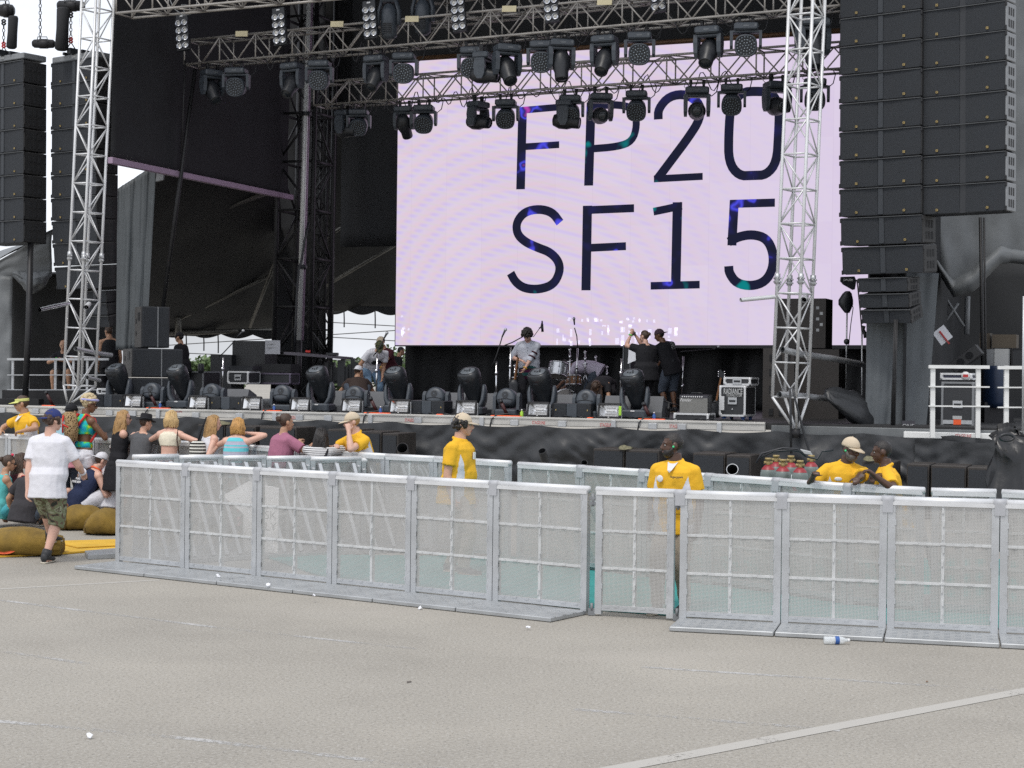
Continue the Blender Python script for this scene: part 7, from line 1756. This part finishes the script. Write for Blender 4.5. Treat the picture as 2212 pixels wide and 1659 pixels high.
# ---------------------------------------------------------------- the cast
def lerp_list(Ls, x):
    for (xa, ya), (xb, yb) in zip(Ls, Ls[1:]):
        if xa <= x <= xb: return ya+(yb-ya)*(x-xa)/(xb-xa)
    return Ls[-1][1] if x > Ls[-1][0] else Ls[0][1]
def railw(x, dz=0.0, rear_=True):     # point on the rail of the stage-front run in image column x
    y = lerp_list(rear if x < 1110 else rear2, x); p = gnd(x, y, 1.235); return Vector((p.x, p.y, 1.235+dz))
def dep(p): return (Vector(p)-CAM).dot(F_)
def W(v): return ('w', Vector(v))
def WP(x, y, d): return ('w', at(x, y, d))
def topH(y, x, d): return at(x, y, d).z     # world height of image row y at depth d
GR = 'guards in yellow polo shirts'; CR = 'festival goers leaning on the stage front barricade'; SI = 'festival goers sitting on beanbags'; ST = 'crew and musicians on stage'
polo = dict(top='polo', topmats=[yellow, white_f], facefn=polo_faces, bottom='pants', botm=khaki, group=GR, hem=.085, voxel=.0105)
# guard with lime visor, far left, behind the rail
d = dep(railw(62))+.42
b = person('guard in yellow polo and lime visor, arms on the rail at far left', colx(64, d), 140, topH(850, 64, d)*.985, lean=8, head=(6, -42, 0), rw=W(railw(2, .05)), lw=W(railw(47, .05)), skin=skin_t, hair='short', hairm=hair_brown, hat='visor', hatm=lime_f, glasses=True, build=1.04, rpole=(1, .2, -.4), lpole=(-1, -.3, .2), **polo)
q = MB(); H_ = b.H; fr_ = b.f2*(.077*b.B_+.013*H_)
q.prism([b.neck+b.f2*.040*H_+b.r2*.030*H_+b.u2*.010*H_, b.neck+b.f2*.040*H_-b.r2*.030*H_+b.u2*.010*H_, b.chest+b.u2*.052*H_+fr_-b.r2*.012*H_, b.chest+b.u2*.040*H_+fr_, b.chest+b.u2*.052*H_+fr_+b.r2*.012*H_], b.f2*.004); q.build('undershirt', white_f, b.t)
# man walking away
p0 = gnd(103, 1216); d = dep(p0)
b = person('man in white tee and camouflage shorts walking away at left', Vector((p0.x, p0.y, 0)), -12, 1.80, lean=3, head=(4, -32, 0), rf=W(gnd(98, 1217)+Vector((0, 0, .075))), lf=W(gnd(108, 1203)+Vector((0, .12, .076))), footyaw=(4, -6), rw=WP(178, 1020, d+.30), lw=WP(60, 1058, d-.10), rpole=(.6, -.8, -.3), lpole=(-.4, -1, 0), skin=skin_p, hair='curlylow', hairm=hair_brown, hat='capback', hatm=blue_cap, top='tee', topm=white_f, bottom='shorts', botm=camo, sleeve=.74, hem=.10, build=1.06, voxel=.0085, curl=.4, browm=hair_brown)
bracelet(b, 1, white_f, .95)
for s in (-1, 1):
    hj, kn, an = b.leg[s]; q = MB(); q.tube([an-Vector((0, 0, .03)), an.lerp(kn, .10), an.lerp(kn, .20)], [.060, .058, .054], 14); q.build('shoe_collar', shoe_b, b.t)
q = MB(); S_, el, wr = b.arm[1]; q.box(wr+(wr-el).normalized()*.11, (.075, .012, .14), Matrix.Rotation(R(30), 3, 'X'), bev=.004); ph = q.build('phone', black_plastic, None); ph.data.transform(wmat(b.t)); tag(ph, 'black phone held in the right hand of the walking man', 'phone')
# woman with bleached hair
d = dep(railw(185))-.42; Hh = topH(850, 185, d)*.99
b = person('woman with bleached short hair, tie dye top and white shorts', colx(180, d), -42, Hh, lean=4, head=(14, -22, 0), rw=W(railw(226, .05)), lw=None, skin=skin_b, fem=True, hair='curly', hairm=hair_bleach, hat='headband', hatm=fabric('lavender_band', (.36, .36, .62)), glasses=True, top='crop', topm=tiedye, bottom='hotpants', botm=white_f, rpole=(1, -.4, -.4), voxel=.0105, group=CR, lipm=lip_d)
q = MB(); q.loft([ring_(b.waist+b.u1*(z*b.H), b.r1, b.f1, r*b.H, r*.75*b.H) for z, r in ((-.045, .094), (-.02, .090), (.0, .086))]); q.build('waist_wrap', tiedye, b.t)
q = MB(); q.loft([ring_(b.neck+b.u2*(z*b.H), b.r2, b.f2, r*b.H, r*.9*b.H) for z, r in ((-.055, .085), (-.03, .075), (.0, .05), (.016, .040))]); q.build('collar', tiedye, b.t)
bp = thing('backpack', 'leopard print backpack with red straps on the woman with bleached hair', 'backpack', wmat(b.t) @ (b.chest-b.f2*.13*b.H), R(-42)); Mi = wmat(bp).inverted() @ wmat(b.t); H_ = b.H
q = MB(); q.loft([[Vector((w*math.copysign(abs(math.cos(a))**.6, math.cos(a)), dpt*math.copysign(abs(math.sin(a))**.7, math.sin(a))-.02, z)) for a in [k*math.pi/10 for k in range(20)]] for z, w, dpt in ((-.24, .10, .06), (-.22, .15, .09), (-.05, .16, .10), (.12, .14, .09), (.19, .10, .07), (.21, .05, .04))]); q.build('bag', leopard, bp)
for s in (-1, 1):
    q = MB(); q.tube([Mi @ v for v in (b.chest-b.f2*.10*H_+b.r2*s*.05*H_, b.neck-b.f2*.03*H_+b.r2*s*.06*H_+b.u2*.012*H_, b.neck+b.f2*.04*H_+b.r2*s*.075*H_-b.u2*.02*H_, b.chest+b.f2*.07*H_+b.r2*s*.085*H_-b.u2*.03*H_, b.waist+b.r2*s*.10*H_)], .020, 6); q.build('strap', fabric('red_strap', (.55, .04, .035)), bp)
q = MB(); q.tube([(0, -.12, .16), (0, -.135, .05), (.0, -.13, -.1)], .014, 6); q.tube([(-.11, -.10, -.02), (0, -.13, .02), (.11, -.10, -.02)], .012, 6); q.build('cord', MATS['red_strap'], bp)
# person mostly hidden behind the walking man and the bleached hair
d2 = d+.05; b = person('half hidden person in pink top with dark hair and light blue backpack', colx(150, d2), -10, topH(873, 150, d2), head=(8, -20, 0), skin=skin_t, fem=True, hair='short', hairm=hair_black, hat='capback', hatm=black_f, top='tee', topm=fabric('pink_cotton', (.62, .26, .30)), bottom='jeans', botm=denim_d, face=False, voxel=.014, group=CR)
bk2 = thing('backpack', 'light blue backpack edge showing beside the walking man', 'backpack', wmat(b.t) @ (b.chest-b.f2*.13*b.H), R(-10)); q = MB(); q.loft([[Vector((w*math.copysign(abs(math.cos(a))**.6, math.cos(a)), .09*math.sin(a), z)) for a in [k*math.pi/10 for k in range(20)]] for z, w in ((-.24, .12), (-.2, .16), (.14, .15), (.2, .09))]); q.build('bag', fabric('sky_nylon', (.38, .60, .70)), bk2)
# long wavy blonde
d = dep(railw(258))-.40; Hh = topH(886, 258, d)
b = person('woman with long wavy blonde hair, black tank and black skirt', colx(256, d), -62, Hh, lean=6, head=(4, 0, 0), rw=W(railw(284, .04)), lw=W(railw(292, .05)), skin=skin_p, fem=True, hair='wavy', hairm=hair_dirty, glasses=True, top='tank', topm=black_f, hem=.02, bottom='skirt', botm=black_f, rpole=(.6, -.8, -.6), voxel=.0105, group=CR)
# black hat
d = dep(railw(305))-.42; Hh = topH(896, 306, d)
b = person('person in black fedora and grey jersey tee leaning on the rail', colx(302, d), -18, Hh, lean=12, head=(10, -30, 0), rw=W(railw(346, .04)), lw=W(railw(300, .05)), skin=skin_l, fem=True, hair='short', hairm=hair_brown, hat='fedora', hatm=black_f, top='tee', topm=grey_f, bottom='jeans', botm=denim_d, rpole=(1, -.5, -.4), voxel=.0105, group=CR, sleeve=.7, hem=.10)
# blonde bob
d = dep(railw(368))-.42; Hh = topH(886, 368, d)
b = person('woman with pale blonde bob and cream crop top, seen from behind', colx(366, d), -8, Hh, lean=8, head=(6, -6, 0), rw=W(railw(414, .04)), lw=W(railw(352, .05)), skin=skin_p, fem=True, hair='bob', hairm=hair_blonde, top='crop', topm=cream_f, bottom='jeans', botm=ramp_mat('patterned_shorts', [(.3, (.08, .09, .2)), (.5, (.5, .3, .3)), (.65, (.1, .2, .3))], 'noise', 30), rpole=(1, -.4, -.3), lpole=(-1, .2, -.4), voxel=.0105, group=CR)
q = MB(); q.tube([b.neck+b.r2*.07*b.H-b.f2*.01*b.H, b.chest+b.r2*.088*b.H-b.f2*.07*b.H, b.waist+b.r2*.11*b.H-b.f2*.06*b.H], .010, 6); o = q.build('bag_strap', hair_brown, b.t)
# blonde with striped bag
d = dep(railw(452))-.42; Hh = topH(896, 452, d)
b = person('young woman with long straight blonde hair and white tank, holding a camera', colx(450, d), -58, Hh, lean=6, head=(8, 0, 0), rw=WP(473, 962, d-.1), lw=WP(478, 957, d+.2), skin=skin_p, fem=True, hair='long', hairm=hair_dirty, top='tank', topm=white_f, bottom='jeans', botm=denim, voxel=.0105, group=CR, rpole=(.3, -1, -.6))
q = MB(); q.box(at(479, 957, d+.02), (.11, .08, .08), bev=.01); q.cyl(at(481, 957, d), at(487, 957, d+.02), .034, n=12); tag(q.build('camera', black_plastic), 'black camera held by the young woman in white tank', 'camera')
t = thing('shoulder_bag', 'black and white striped bag on the young woman in white tank', 'bag', at(427, 970, d-.12)); q = MB(); q.loft([[Vector((w*math.cos(a), .07*math.sin(a), z)) for a in [k*math.pi/9 for k in range(18)]] for z, w in ((-.16, .10), (-.14, .13), (.08, .11), (.12, .06))]); q.build('bag', ramp_mat('zebra', [(0, (.65, .65, .6)), (.5, (.02, .02, .02)), (.51, (.02, .02, .02))], 'stripe', 22, 2), t)
q = MB(); q.tube([Vector((0, 0, .1)), Vector((.05, .06, .3)), Vector((.10, .10, .45))], .012, 6); q.build('strap', black_f, t)
# turquoise stripes
d = dep(railw(512))-.42; Hh = topH(900, 510, d)
b = person('woman with copper blonde hair and turquoise striped tank top', colx(508, d), -8, Hh, lean=14, head=(10, -4, 0), rw=W(railw(536, .16)), lw=W(railw(494, .05)), skin=skin_p, fem=True, hair='bob', hairm=hair_red, top='tank', topm=stripes_turq, bottom='jeans', botm=fabric('pink_shorts', (.5, .3, .34)), rpole=(1, -.1, -.2), voxel=.0105, group=CR, build=1.08)
# mauve
d = dep(railw(608))-.42; Hh = topH(893, 606, d)
b = person('woman with dark curly bun and mauve tee, looking right', colx(604, d), -48, Hh, lean=8, head=(4, -6, 0), rw=W(railw(652, .04)), lw=W(railw(640, .05)), skin=skin_t, fem=True, hair='bun', hairm=hair_brown, top='tee', topm=mauve_f, bottom='jeans', botm=denim_d, rpole=(1, -.3, -.4), voxel=.0105, group=CR, sleeve=.75, hem=.1, build=1.10)
# breton stripes, long dark hair
d = dep(railw(690))-.48; Hh = topH(922, 690, d)
b = person('woman with long black hair and thin striped tee, seen from behind', colx(690, d), -4, Hh, lean=14, head=(16, -8, 0), rw=W(railw(712, .04)), lw=W(railw(674, .05)), skin=skin_t, fem=True, hair='long', hairm=hair_black, top='tee', topm=stripes_bw, bottom='jeans', botm=denim_d, face=False, voxel=.0105, group=CR, sleeve=.8)
q = MB(); q.tube([b.neck+b.r2*.075*b.H, b.chest+b.r2*.07*b.H-b.f2*.09*b.H, b.waist+b.r2*.02*b.H-b.f2*.10*b.H], .016, 6); q.sph(b.waist-b.f2*.11*b.H, (.09, .05, .10)); o = q.build('sling_bag', black_f, None); o.data.transform(wmat(b.t)); tag(o, 'small black sling bag on the back of the striped tee', 'bag')
# guard with his hand on his mouth
d = dep(railw(770))+.40; Hh = topH(892, 764, d)*1.0
b = person('guard in yellow polo and tan cap holding a hand over his mouth', colx(791, d), 128, Hh+.03, lean=16, head=(10, -22, 0), lw=WP(753, 931, d-.34), rw=W(railw(724, .05)), lpole=(-.5, .4, -1), rpole=(1, .0, -.4), skin=skin_p, hair='short', hairm=hair_dirty, hat='cap', hatm=tan_cap, build=1.06, curl=.9, **polo)
# guard in profile between the runs
pf = gnd(988, 1240); d = dep(pf); Hh = topH(889, 992, d)*.985
b = person('curly haired guard in yellow polo and tan cap, in profile facing right', Vector((pf.x, pf.y, 0)), -112, Hh, lean=1, head=(2, 24, 0), skin=skin_l, hair='curlylow', hairm=hair_black, hat='cap', hatm=tan_cap, build=1.16, browm=hair_black, rf=(.05, .06, .042), lf=(-.05, -.08, .042), **{**polo, 'voxel': .009})
q = MB(); q.box(b.chest+b.f2*.088*b.B_+b.u2*.0*b.H, (.055, .012, .08), Matrix((b.r2, b.f2, b.u2)).transposed()); q.build('badge', letter_white, b.t); chest_blob(b, -.04, .03, .035, .012, letter_dark, 'logo', .004)
# guard with the ear plug behind the gate
pf = gnd(1456, 1322); d = dep(pf); Hh = topH(935, 1449, d)
b = person('bearded guard in yellow polo with a green ear plug behind the gate', Vector((pf.x, pf.y, 0)), 154, Hh, lean=1, head=(2, -60, 0), skin=skin_d, hair='buzz', hairm=hair_black, beard=hair_black, build=1.06, lipm=lip_d, browm=hair_black, rf=(.06, .10, .042), lf=(-.05, -.04, .042), **{**polo, 'voxel': .008})
q = MB(); q.sph(b.hp(-.051, .004, -.008), .0068*b.H, seg=8, rings=6); q.build('ear_plug', pm('plug_green', (.05, .62, .25), .4), b.t)
q = MB(); H_ = b.H; fr_ = b.f2*(.077*b.B_+.013*H_)
q.prism([b.neck+b.f2*.040*H_+b.r2*.030*H_+b.u2*.010*H_, b.neck+b.f2*.040*H_-b.r2*.030*H_+b.u2*.010*H_, b.chest+b.u2*.052*H_+fr_-b.r2*.012*H_, b.chest+b.u2*.040*H_+fr_, b.chest+b.u2*.052*H_+fr_+b.r2*.012*H_], b.f2*.004); q.build('undershirt', white_f, b.t)
chest_blob(b, .055, .005, .032, .034, letter_white, 'pin_badge', .012); chest_text(b, 'legacypark', .030, -.048, .018, letter_dark, lift=.018)
q = MB(); q.loft([ring_(b.P0+b.u1*(z*b.H), b.r1, b.f1, .108*b.B_, .085*b.B_) for z in (.03, .045)]); q.build('belt', black_cloth, b.t)
# two guards at right behind the rail
d = dep(railw(1832))+.62; Hh = topH(939, 1838, d)*.99
b = person('guard in yellow polo, tan cap and glasses talking over the rail', colx(1822, d), 172, Hh, lean=8, side=-4, head=(14, 48, 0), rw=W(railw(1757, .04)), lw=W(railw(1850, .04)), rpole=(.7, 0, -.7), lpole=(-.1, 0, -1), skin=skin_d, hair='buzz', hairm=hair_black, beard=pm('grey_beard', (.12, .11, .10), .7), hat='cap', hatm=tan_cap, glasses=pm('clear_glasses', (.10, .08, .07), .15), build=1.03, lipm=lip_d, **{**polo, 'voxel': .0095})
chest_blob(b, .045, .01, .040, .022, letter_white, 'name_badge', .012); q = MB(); q.box(b.chest-b.r2*.0*b.H+b.f2*.108*b.B_-b.u2*.055*b.H, (.085, .01, .075), Matrix((b.r2, b.f2, b.u2)).transposed()); q.build('pass', letter_white, b.t); chest_blob(b, -.05, .018, .03, .010, letter_dark, 'logo', .012)
q = MB(); q.sph(b.hp(.051, .004, -.008), .007*b.H, seg=8, rings=6); q.build('ear_plug', MATS['plug_green'], b.t)
d = dep(railw(1925))+.50; Hh = topH(947, 1918, d)*.99
b = person('bareheaded guard in yellow polo with clasped hands on the rail, facing left', colx(1932, d), 82, Hh, lean=8, head=(6, -4, 0), lw=W(railw(1889, .09)), rw=W(railw(1884, .06)), lpole=(0, -1, -.8), rpole=(0, -1, -.8), skin=skin_d, hair='buzz', hairm=hair_black, build=1.0, lipm=lip_d, curl=.9, **{**polo, 'voxel': .0095})
# ---- sitters
def seat(x, yb, z): p = gnd(x, yb); return Vector((p.x, p.y, 0))
sit = dict(legs=True, shoe=shoe_b, voxel=.0105, group=SI)
b = person('young man in white backward cap and navy tank sitting on a beanbag', seat(168, 1128, 0), -48, 1.78, lean=24, lean2=34, pelvis=(0, 0, .16), head=(26, -6, 0), rf=(.08, .36, .045), lf=(-.10, .40, .045), rk=(.2, .3, 1), lk=(-.2, .3, 1), rw=(.10, .30, .24), lw=(-.08, .32, .26), rpole=(.6, -.6, -.6), skin=skin_p, hair='short', hairm=hair_brown, hat='capback', hatm=white_f, top='tank', topm=navy_f, bottom='bermuda', botm=white_f, **sit)
for k, tx in enumerate(('LOVE', 'MUSIC', 'MORE BEER')): chest_text(b, tx, .052, .0, -.02-.030*k, letter_white, front=False, lift=.012)
q = MB(); q.tube([b.neck+b.r2*(.046*b.H*math.cos(a))+b.f2*(.044*b.H*math.sin(a))+b.u2*.018*b.H for a in [k*math.pi/9 for k in range(18)]], .008*b.H, 6, closed=True); q.build('lanyard', orange, b.t)
b = person('person in white tee and red floral cap sitting beside the corner panel', seat(238, 1126, 0), -10, 1.76, lean=8, lean2=14, pelvis=(0, 0, .19), head=(14, -10, 0), rf=(.1, .36, .045), lf=(-.12, .38, .045), rk=(.2, .3, 1), lk=(-.2, .3, 1), rw=(.18, .25, .28), lw=(-.22, .18, .26), skin=skin_t, hair='short', hairm=hair_black, hat='cap', hatm=floral_cap, top='tee', topm=white_f, bottom='bermuda', botm=denim_d, face=False, sleeve=.8, **sit)
f = -b.Mh.col[1]; M = Matrix((b.Mh.col[0], b.Mh.col[2], f)).transposed().to_4x4(); M.translation = b.hp(0, -.069, .036); me = text_mesh('Call', .075, .004, shear=.25); me.materials.clear(); me.transform(M); link('lettering', me, letter_white, b.t)
q = MB(); q.loft([[b.hp(.0515*math.cos(a), .0625*math.sin(a)-.004, z) for a in [2*math.pi*k/22 for k in range(22)]] for z in (.004, .012, .020)]); q.build('cap_band', black_f, b.t)
b = person('woman with long brown hair and maroon top sitting at far left', seat(28, 1135, 0), -52, 1.66, lean=6, lean2=10, pelvis=(0, 0, .16), head=(6, -4, 0), rf=(.1, .36, .045), lf=(-.12, .38, .045), rk=(.2, .3, 1), lk=(-.2, .3, 1), rw=(.08, .22, .46), lw=(-.2, .18, .26), skin=skin_p, fem=True, hair='wavy', hairm=hair_brown, glasses=True, top='tank', topm=maroon_f, bottom='bermuda', botm=denim_d, **sit)
b = person('person with short black hair and charcoal tee sitting behind the big beanbag', seat(52, 1146, 0), -26, 1.72, lean=12, lean2=18, pelvis=(0, 0, .14), head=(10, -34, 0), rf=(.1, .36, .045), lf=(-.12, .38, .045), rk=(.2, .3, 1), lk=(-.2, .3, 1), rw=(.2, .22, .22), lw=(-.24, .12, .14), skin=skin_t, hair='short', hairm=hair_black, top='tee', topm=dgrey_f, bottom='bermuda', botm=denim_d, face=False, sleeve=.7, **sit)
q = MB(); q.tube([b.neck-b.f2*.02*b.H+b.r2*.06*b.H, b.neck-b.f2*.045*b.H, b.neck-b.f2*.03*b.H-b.r2*.08*b.H, b.chest-b.r2*.10*b.H-b.f2*.03*b.H], .008, 5); q.build('red_piping', red_paint, b.t)
b = person('person in dark blue cap and sunglasses sitting behind the brown haired woman', seat(84, 1125, 0), -70, 1.76, lean=6, pelvis=(0, 0, .20), head=(6, 0, 0), rf=(.1, .36, .045), lf=(-.12, .38, .045), rk=(.2, .3, 1), lk=(-.2, .3, 1), skin=skin_p, hair='short', hairm=hair_black, hat='cap', hatm=fabric('navy_cap', (.02, .022, .05)), glasses=True, top='tee', topm=white_f, bottom='bermuda', botm=denim_d, **sit)
b = person('woman with red hair bow cut off by the left picture edge', seat(-4, 1138, 0), -60, 1.66, lean=10, pelvis=(0, 0, .15), head=(10, 0, 0), rf=(.1, .36, .045), lf=(-.12, .38, .045), rk=(.2, .3, 1), lk=(-.2, .3, 1), rw=(.14, .22, .14), skin=skin_t, fem=True, hair='bun', hairm=hair_brown, hat='bow', hatm=fabric('red_bow', (.62, .05, .10)), glasses=True, top='tank', topm=fabric('teal_top', (.10, .42, .42)), bottom='hotpants', botm=fabric('aqua', (.08, .40, .46)), **sit)

# ---- on stage
def deckp(x, y, d): p = at(x, y, d); return Vector((p.x, p.y, DECK))
stg = dict(voxel=.014, group=ST)
d = 35.2
b = person('guitarist in pale shirt and striped sarong looking down at his hands', deckp(1141, 890, d), 172, topH(708, 1143, d)-DECK+.02, lean=5, lean2=16, head=(46, -8, 0), rw=WP(1124, 778, d-.22), lw=WP(1133, 797, d-.28), rpole=(1, -.5, -.6), lpole=(-1, -.4, -.5), skin=skin_p, hair='bigcurly', hairm=hair_black, top='long', build=1.08, topm=shirt_w, bottom='pants', botm=black_f, hem=.07, **stg)
q = MB(); q.loft([ring_(b.P0+b.u1*(z*b.H), b.r1, b.f1, rx*b.H, ry*b.H) for z, rx, ry in ((.05, .105, .085), (0, .118, .095), (-.07, .128, .105), (-.13, .122, .10))]); q.build('sarong', sarong, b.t); bracelet(b, -1, pm('wrist_yellow', (.7, .4, .02), .5), .93)
for k in range(2): S_, el, wr = b.arm[-1]; dd = (el-S_).normalized(); c = S_+dd*(.10+.055*k)*b.H; u = dd.orthogonal().normalized(); v = dd.cross(u); q = MB(); q.tube([c+u*(.041*b.H*math.cos(a))+v*(.041*b.H*math.sin(a)) for a in [j*math.pi/8 for j in range(16)]], .008*b.H, 5, closed=True); q.build('sleeve_stripe', maroon_f, b.t)
q = MB()
for k in range(6): q.sph(b.chest+b.f2*(.083-.0*k)*b.B_+b.u2*(.04-.035*k)*b.H, .008, seg=6, rings=4)
q.build('buttons', eye_d, b.t)
t = thing('electric_bass', 'dark bass guitar hanging at the hip of the guitarist', 'guitar', at(1117, 830, d-.3)); q = MB(); q.bar(at(1119, 772, d-.35), at(1112, 822, d-.3), .045, .03); q.build('neck', wood, t, True); q = MB(); q.loft([[at(1110+w_*math.cos(a), y, d-.3)+Vector((0, .04*math.sin(a), 0)) for a in [k*math.pi/6 for k in range(12)]] for y, w_ in ((820, 6), (830, 12), (842, 9), (854, 14), (864, 8))]); q.build('body', black_plastic, t, True)
d = 36.6
b = person('man in white graphic tee bending forward at the mixer, stage left', deckp(806, 880, d), 208, 1.84, lean=40, lean2=58, head=(50, -20, 0), pelvis=(0, -.10, .50), rw=WP(782, 812, d-.1), lw=WP(826, 815, d-.1), rpole=(1, -.3, 0), rf=(.09, .08, .042), lf=(-.09, -.1, .042), skin=skin_t, hair='short', hairm=hair_brown, hat='cap', hatm=ramp_mat('camo_cap', [(.3, (.03, .04, .02)), (.5, (.12, .12, .06)), (.6, (.05, .06, .03))], 'noise', 30), top='tee', topm=white_f, bottom='jeans', botm=denim, **stg)
chest_blob(b, .0, -.03, .12, .09, dgrey_f, 'graphic_print', .004)
b = person('man in white mesh cap crouching in front of the bending man', deckp(776, 880, 35.9), 14, 1.76, lean=30, lean2=40, pelvis=(0, 0, .13), head=(14, -40, 0), rf=(.09, .10, .042), lf=(-.09, .16, .042), rk=(.4, 1, .6), lk=(-.4, 1, .6), rw=(.12, .3, .3), lw=(-.12, .3, .3), skin=skin_t, hair='short', hairm=hair_brown, hat='capback', hatm=white_f, top='tee', topm=fabric('brown_tee', (.05, .035, .03)), bottom='jeans', botm=denim_d, face=False, **stg)
b = person('person in maroon tee and tan cap behind the bending man', deckp(836, 880, 37.6), 150, 1.72, lean=24, lean2=30, head=(20, -20, 0), pelvis=(0, -.05, .50), rw=(.12, .3, .5), lw=(-.1, .32, .5), skin=skin_t, hair='short', hairm=hair_brown, hat='cap', hatm=tan_cap, top='tee', topm=maroon_f, bottom='jeans', botm=denim_d, **stg); bracelet(b, -1, MATS['wrist_yellow'])
b = person('dark haired person in black looking right beside the drape edge', deckp(849, 880, 38.6), -70, 1.42, lean=16, head=(16, 0, 0), skin=skin_t, hair='short', hairm=hair_black, top='tee', topm=black_f, bottom='jeans', botm=black_f, **stg)
d = 37.9
b = person('drummer in pale lavender tee bent over the kit, head hidden by hair', deckp(1282, 885, d), 80, 1.80, lean=62, lean2=92, head=(80, 0, 0), pelvis=(0, -.02, .50), rw=(.14, .40, .28), lw=(-.08, .44, .30), skin=skin_b, hair='curly', hairm=hair_black, top='tee', topm=lav_f, bottom='shorts', botm=denim_d, face=False, **stg)
d = 34.6
b = person('person in black bent low over the stage floor below the drum kit', deckp(1300, 890, d), 160, 1.74, lean=70, lean2=100, head=(95, 0, 0), pelvis=(0, -.14, .34), rw=(.22, .22, .06), lw=(-.16, .26, .06), rk=(.4, 1, .2), lk=(-.4, 1, .2), rf=(.10, -.05, .042), lf=(-.10, -.05, .042), skin=skin_t, hair='long', hairm=hair_brown, top='tee', topm=black_f, bottom='pants', botm=black_f, face=False, **stg)
d = 33.6
b = person('woman in black tee with hair bun holding up her hands to take a picture', deckp(1394, 895, d), 24, topH(714, 1392, d)-DECK, lean=2, head=(4, 24, 0), rw=WP(1371, 722, d+.25), lw=WP(1363, 722, d+.15), rpole=(.5, .3, -1), lpole=(-.6, .2, -1), skin=skin_p, fem=True, hair='bun', hairm=hair_brown, top='tee', topm=black_f, bottom='pants', botm=black_f, build=1.22, hem=.12, palm=((0, 1, 0), (0, 1, 0)), **stg); bracelet(b, -1, pm('wrist_green', (.12, .7, .1), .5))
q = MB(); q.box(at(1367, 721, d+.2), (.12, .012, .07), bev=.003); tag(q.build('phone', black_plastic), 'black phone held up by the woman in black tee', 'phone')
q = MB(); q.prism([at(x, y, d-.05) for x, y in ((1358, 755), (1381, 766), (1381, 775), (1356, 786))], (.0, .006, 0)); tag(q.build('set_list', paper), 'white sheet of paper hanging from the elbow of the woman in black tee', 'paper sheet')
d = 36.0
b = person('crew member in black print tee and grey denim shorts leaning left', deckp(1448, 905, d), 28, 1.86, lean=6, lean2=20, side=-12, head=(20, 40, 0), rw=(.02, .3, .56), lw=(-.3, .2, .56), skin=skin_b, hair='short', hairm=hair_black, hat='capback', hatm=fabric('plum_cap', (.10, .06, .08)), top='tee', topm=black_f, bottom='shorts', botm=denim_d, face=False, **stg)
chest_blob(b, .06, .01, .06, .10, ramp_mat('tee_print', [(.4, (.02, .02, .02)), (.5, (.25, .25, .25)), (.6, (.02, .02, .02))], 'noise', 40), 'graphic_print', .006, front=False); q = MB(); q.box(b.P0-b.f1*.088*b.B_+b.u1*.06*b.H, (.07, .035, .12), bev=.006); q.build('radio', black_plastic, b.t)
d = 38.2
b = person('crew man in black tee and black cap standing behind the speaker stack', deckp(392, 870, d), 70, topH(718, 386, d)-DECK, lean=4, head=(4, 0, 0), skin=skin_t, hair='short', hairm=hair_black, hat='cap', hatm=black_f, top='tee', topm=black_f, bottom='pants', botm=black_f, glasses=MATS['clear_glasses'], build=1.15, **stg)
d = 38.9; sp_ = at(143, 808, d)
b = person('balding man in black tee and grey shorts sitting on the railing at left', Vector((sp_.x, sp_.y, sp_.z-.14*1.76)), 176, 1.76, lean=14, lean2=20, pelvis=(0, 0, .14), head=(22, 10, 0), rf=(.10, .22, -.085), lf=(-.12, .22, -.07), rk=(.2, 1, .6), lk=(-.2, 1, .6), rw=WP(124, 776, d-.45), lw=WP(128, 778, d-.50), rpole=(1, -.2, -.4), lpole=(-1, 0, -.3), skin=skin_t, hair=None, top='tee', topm=black_f, bottom='bermuda', botm=fabric('brown_grey_shorts', (.10, .085, .075)), build=1.12, **stg); bracelet(b, 1, MATS['wrist_green'])  # tan skin tone also stands in for the dim tent shade
chest_blob(b, -.03, -.02, .03, .03, letter_grey, 'logo', .008)
b = person('person in black tank seen from behind between the left tower and the drape', deckp(236, 866, 38.6), 20, 1.80, lean=6, head=(8, 30, 0), skin=skin_t, hair='short', hairm=hair_brown, top='tank', topm=black_f, bottom='pants', botm=black_f, face=False, **stg)
finish_people()
bpy.context.view_layer.update()
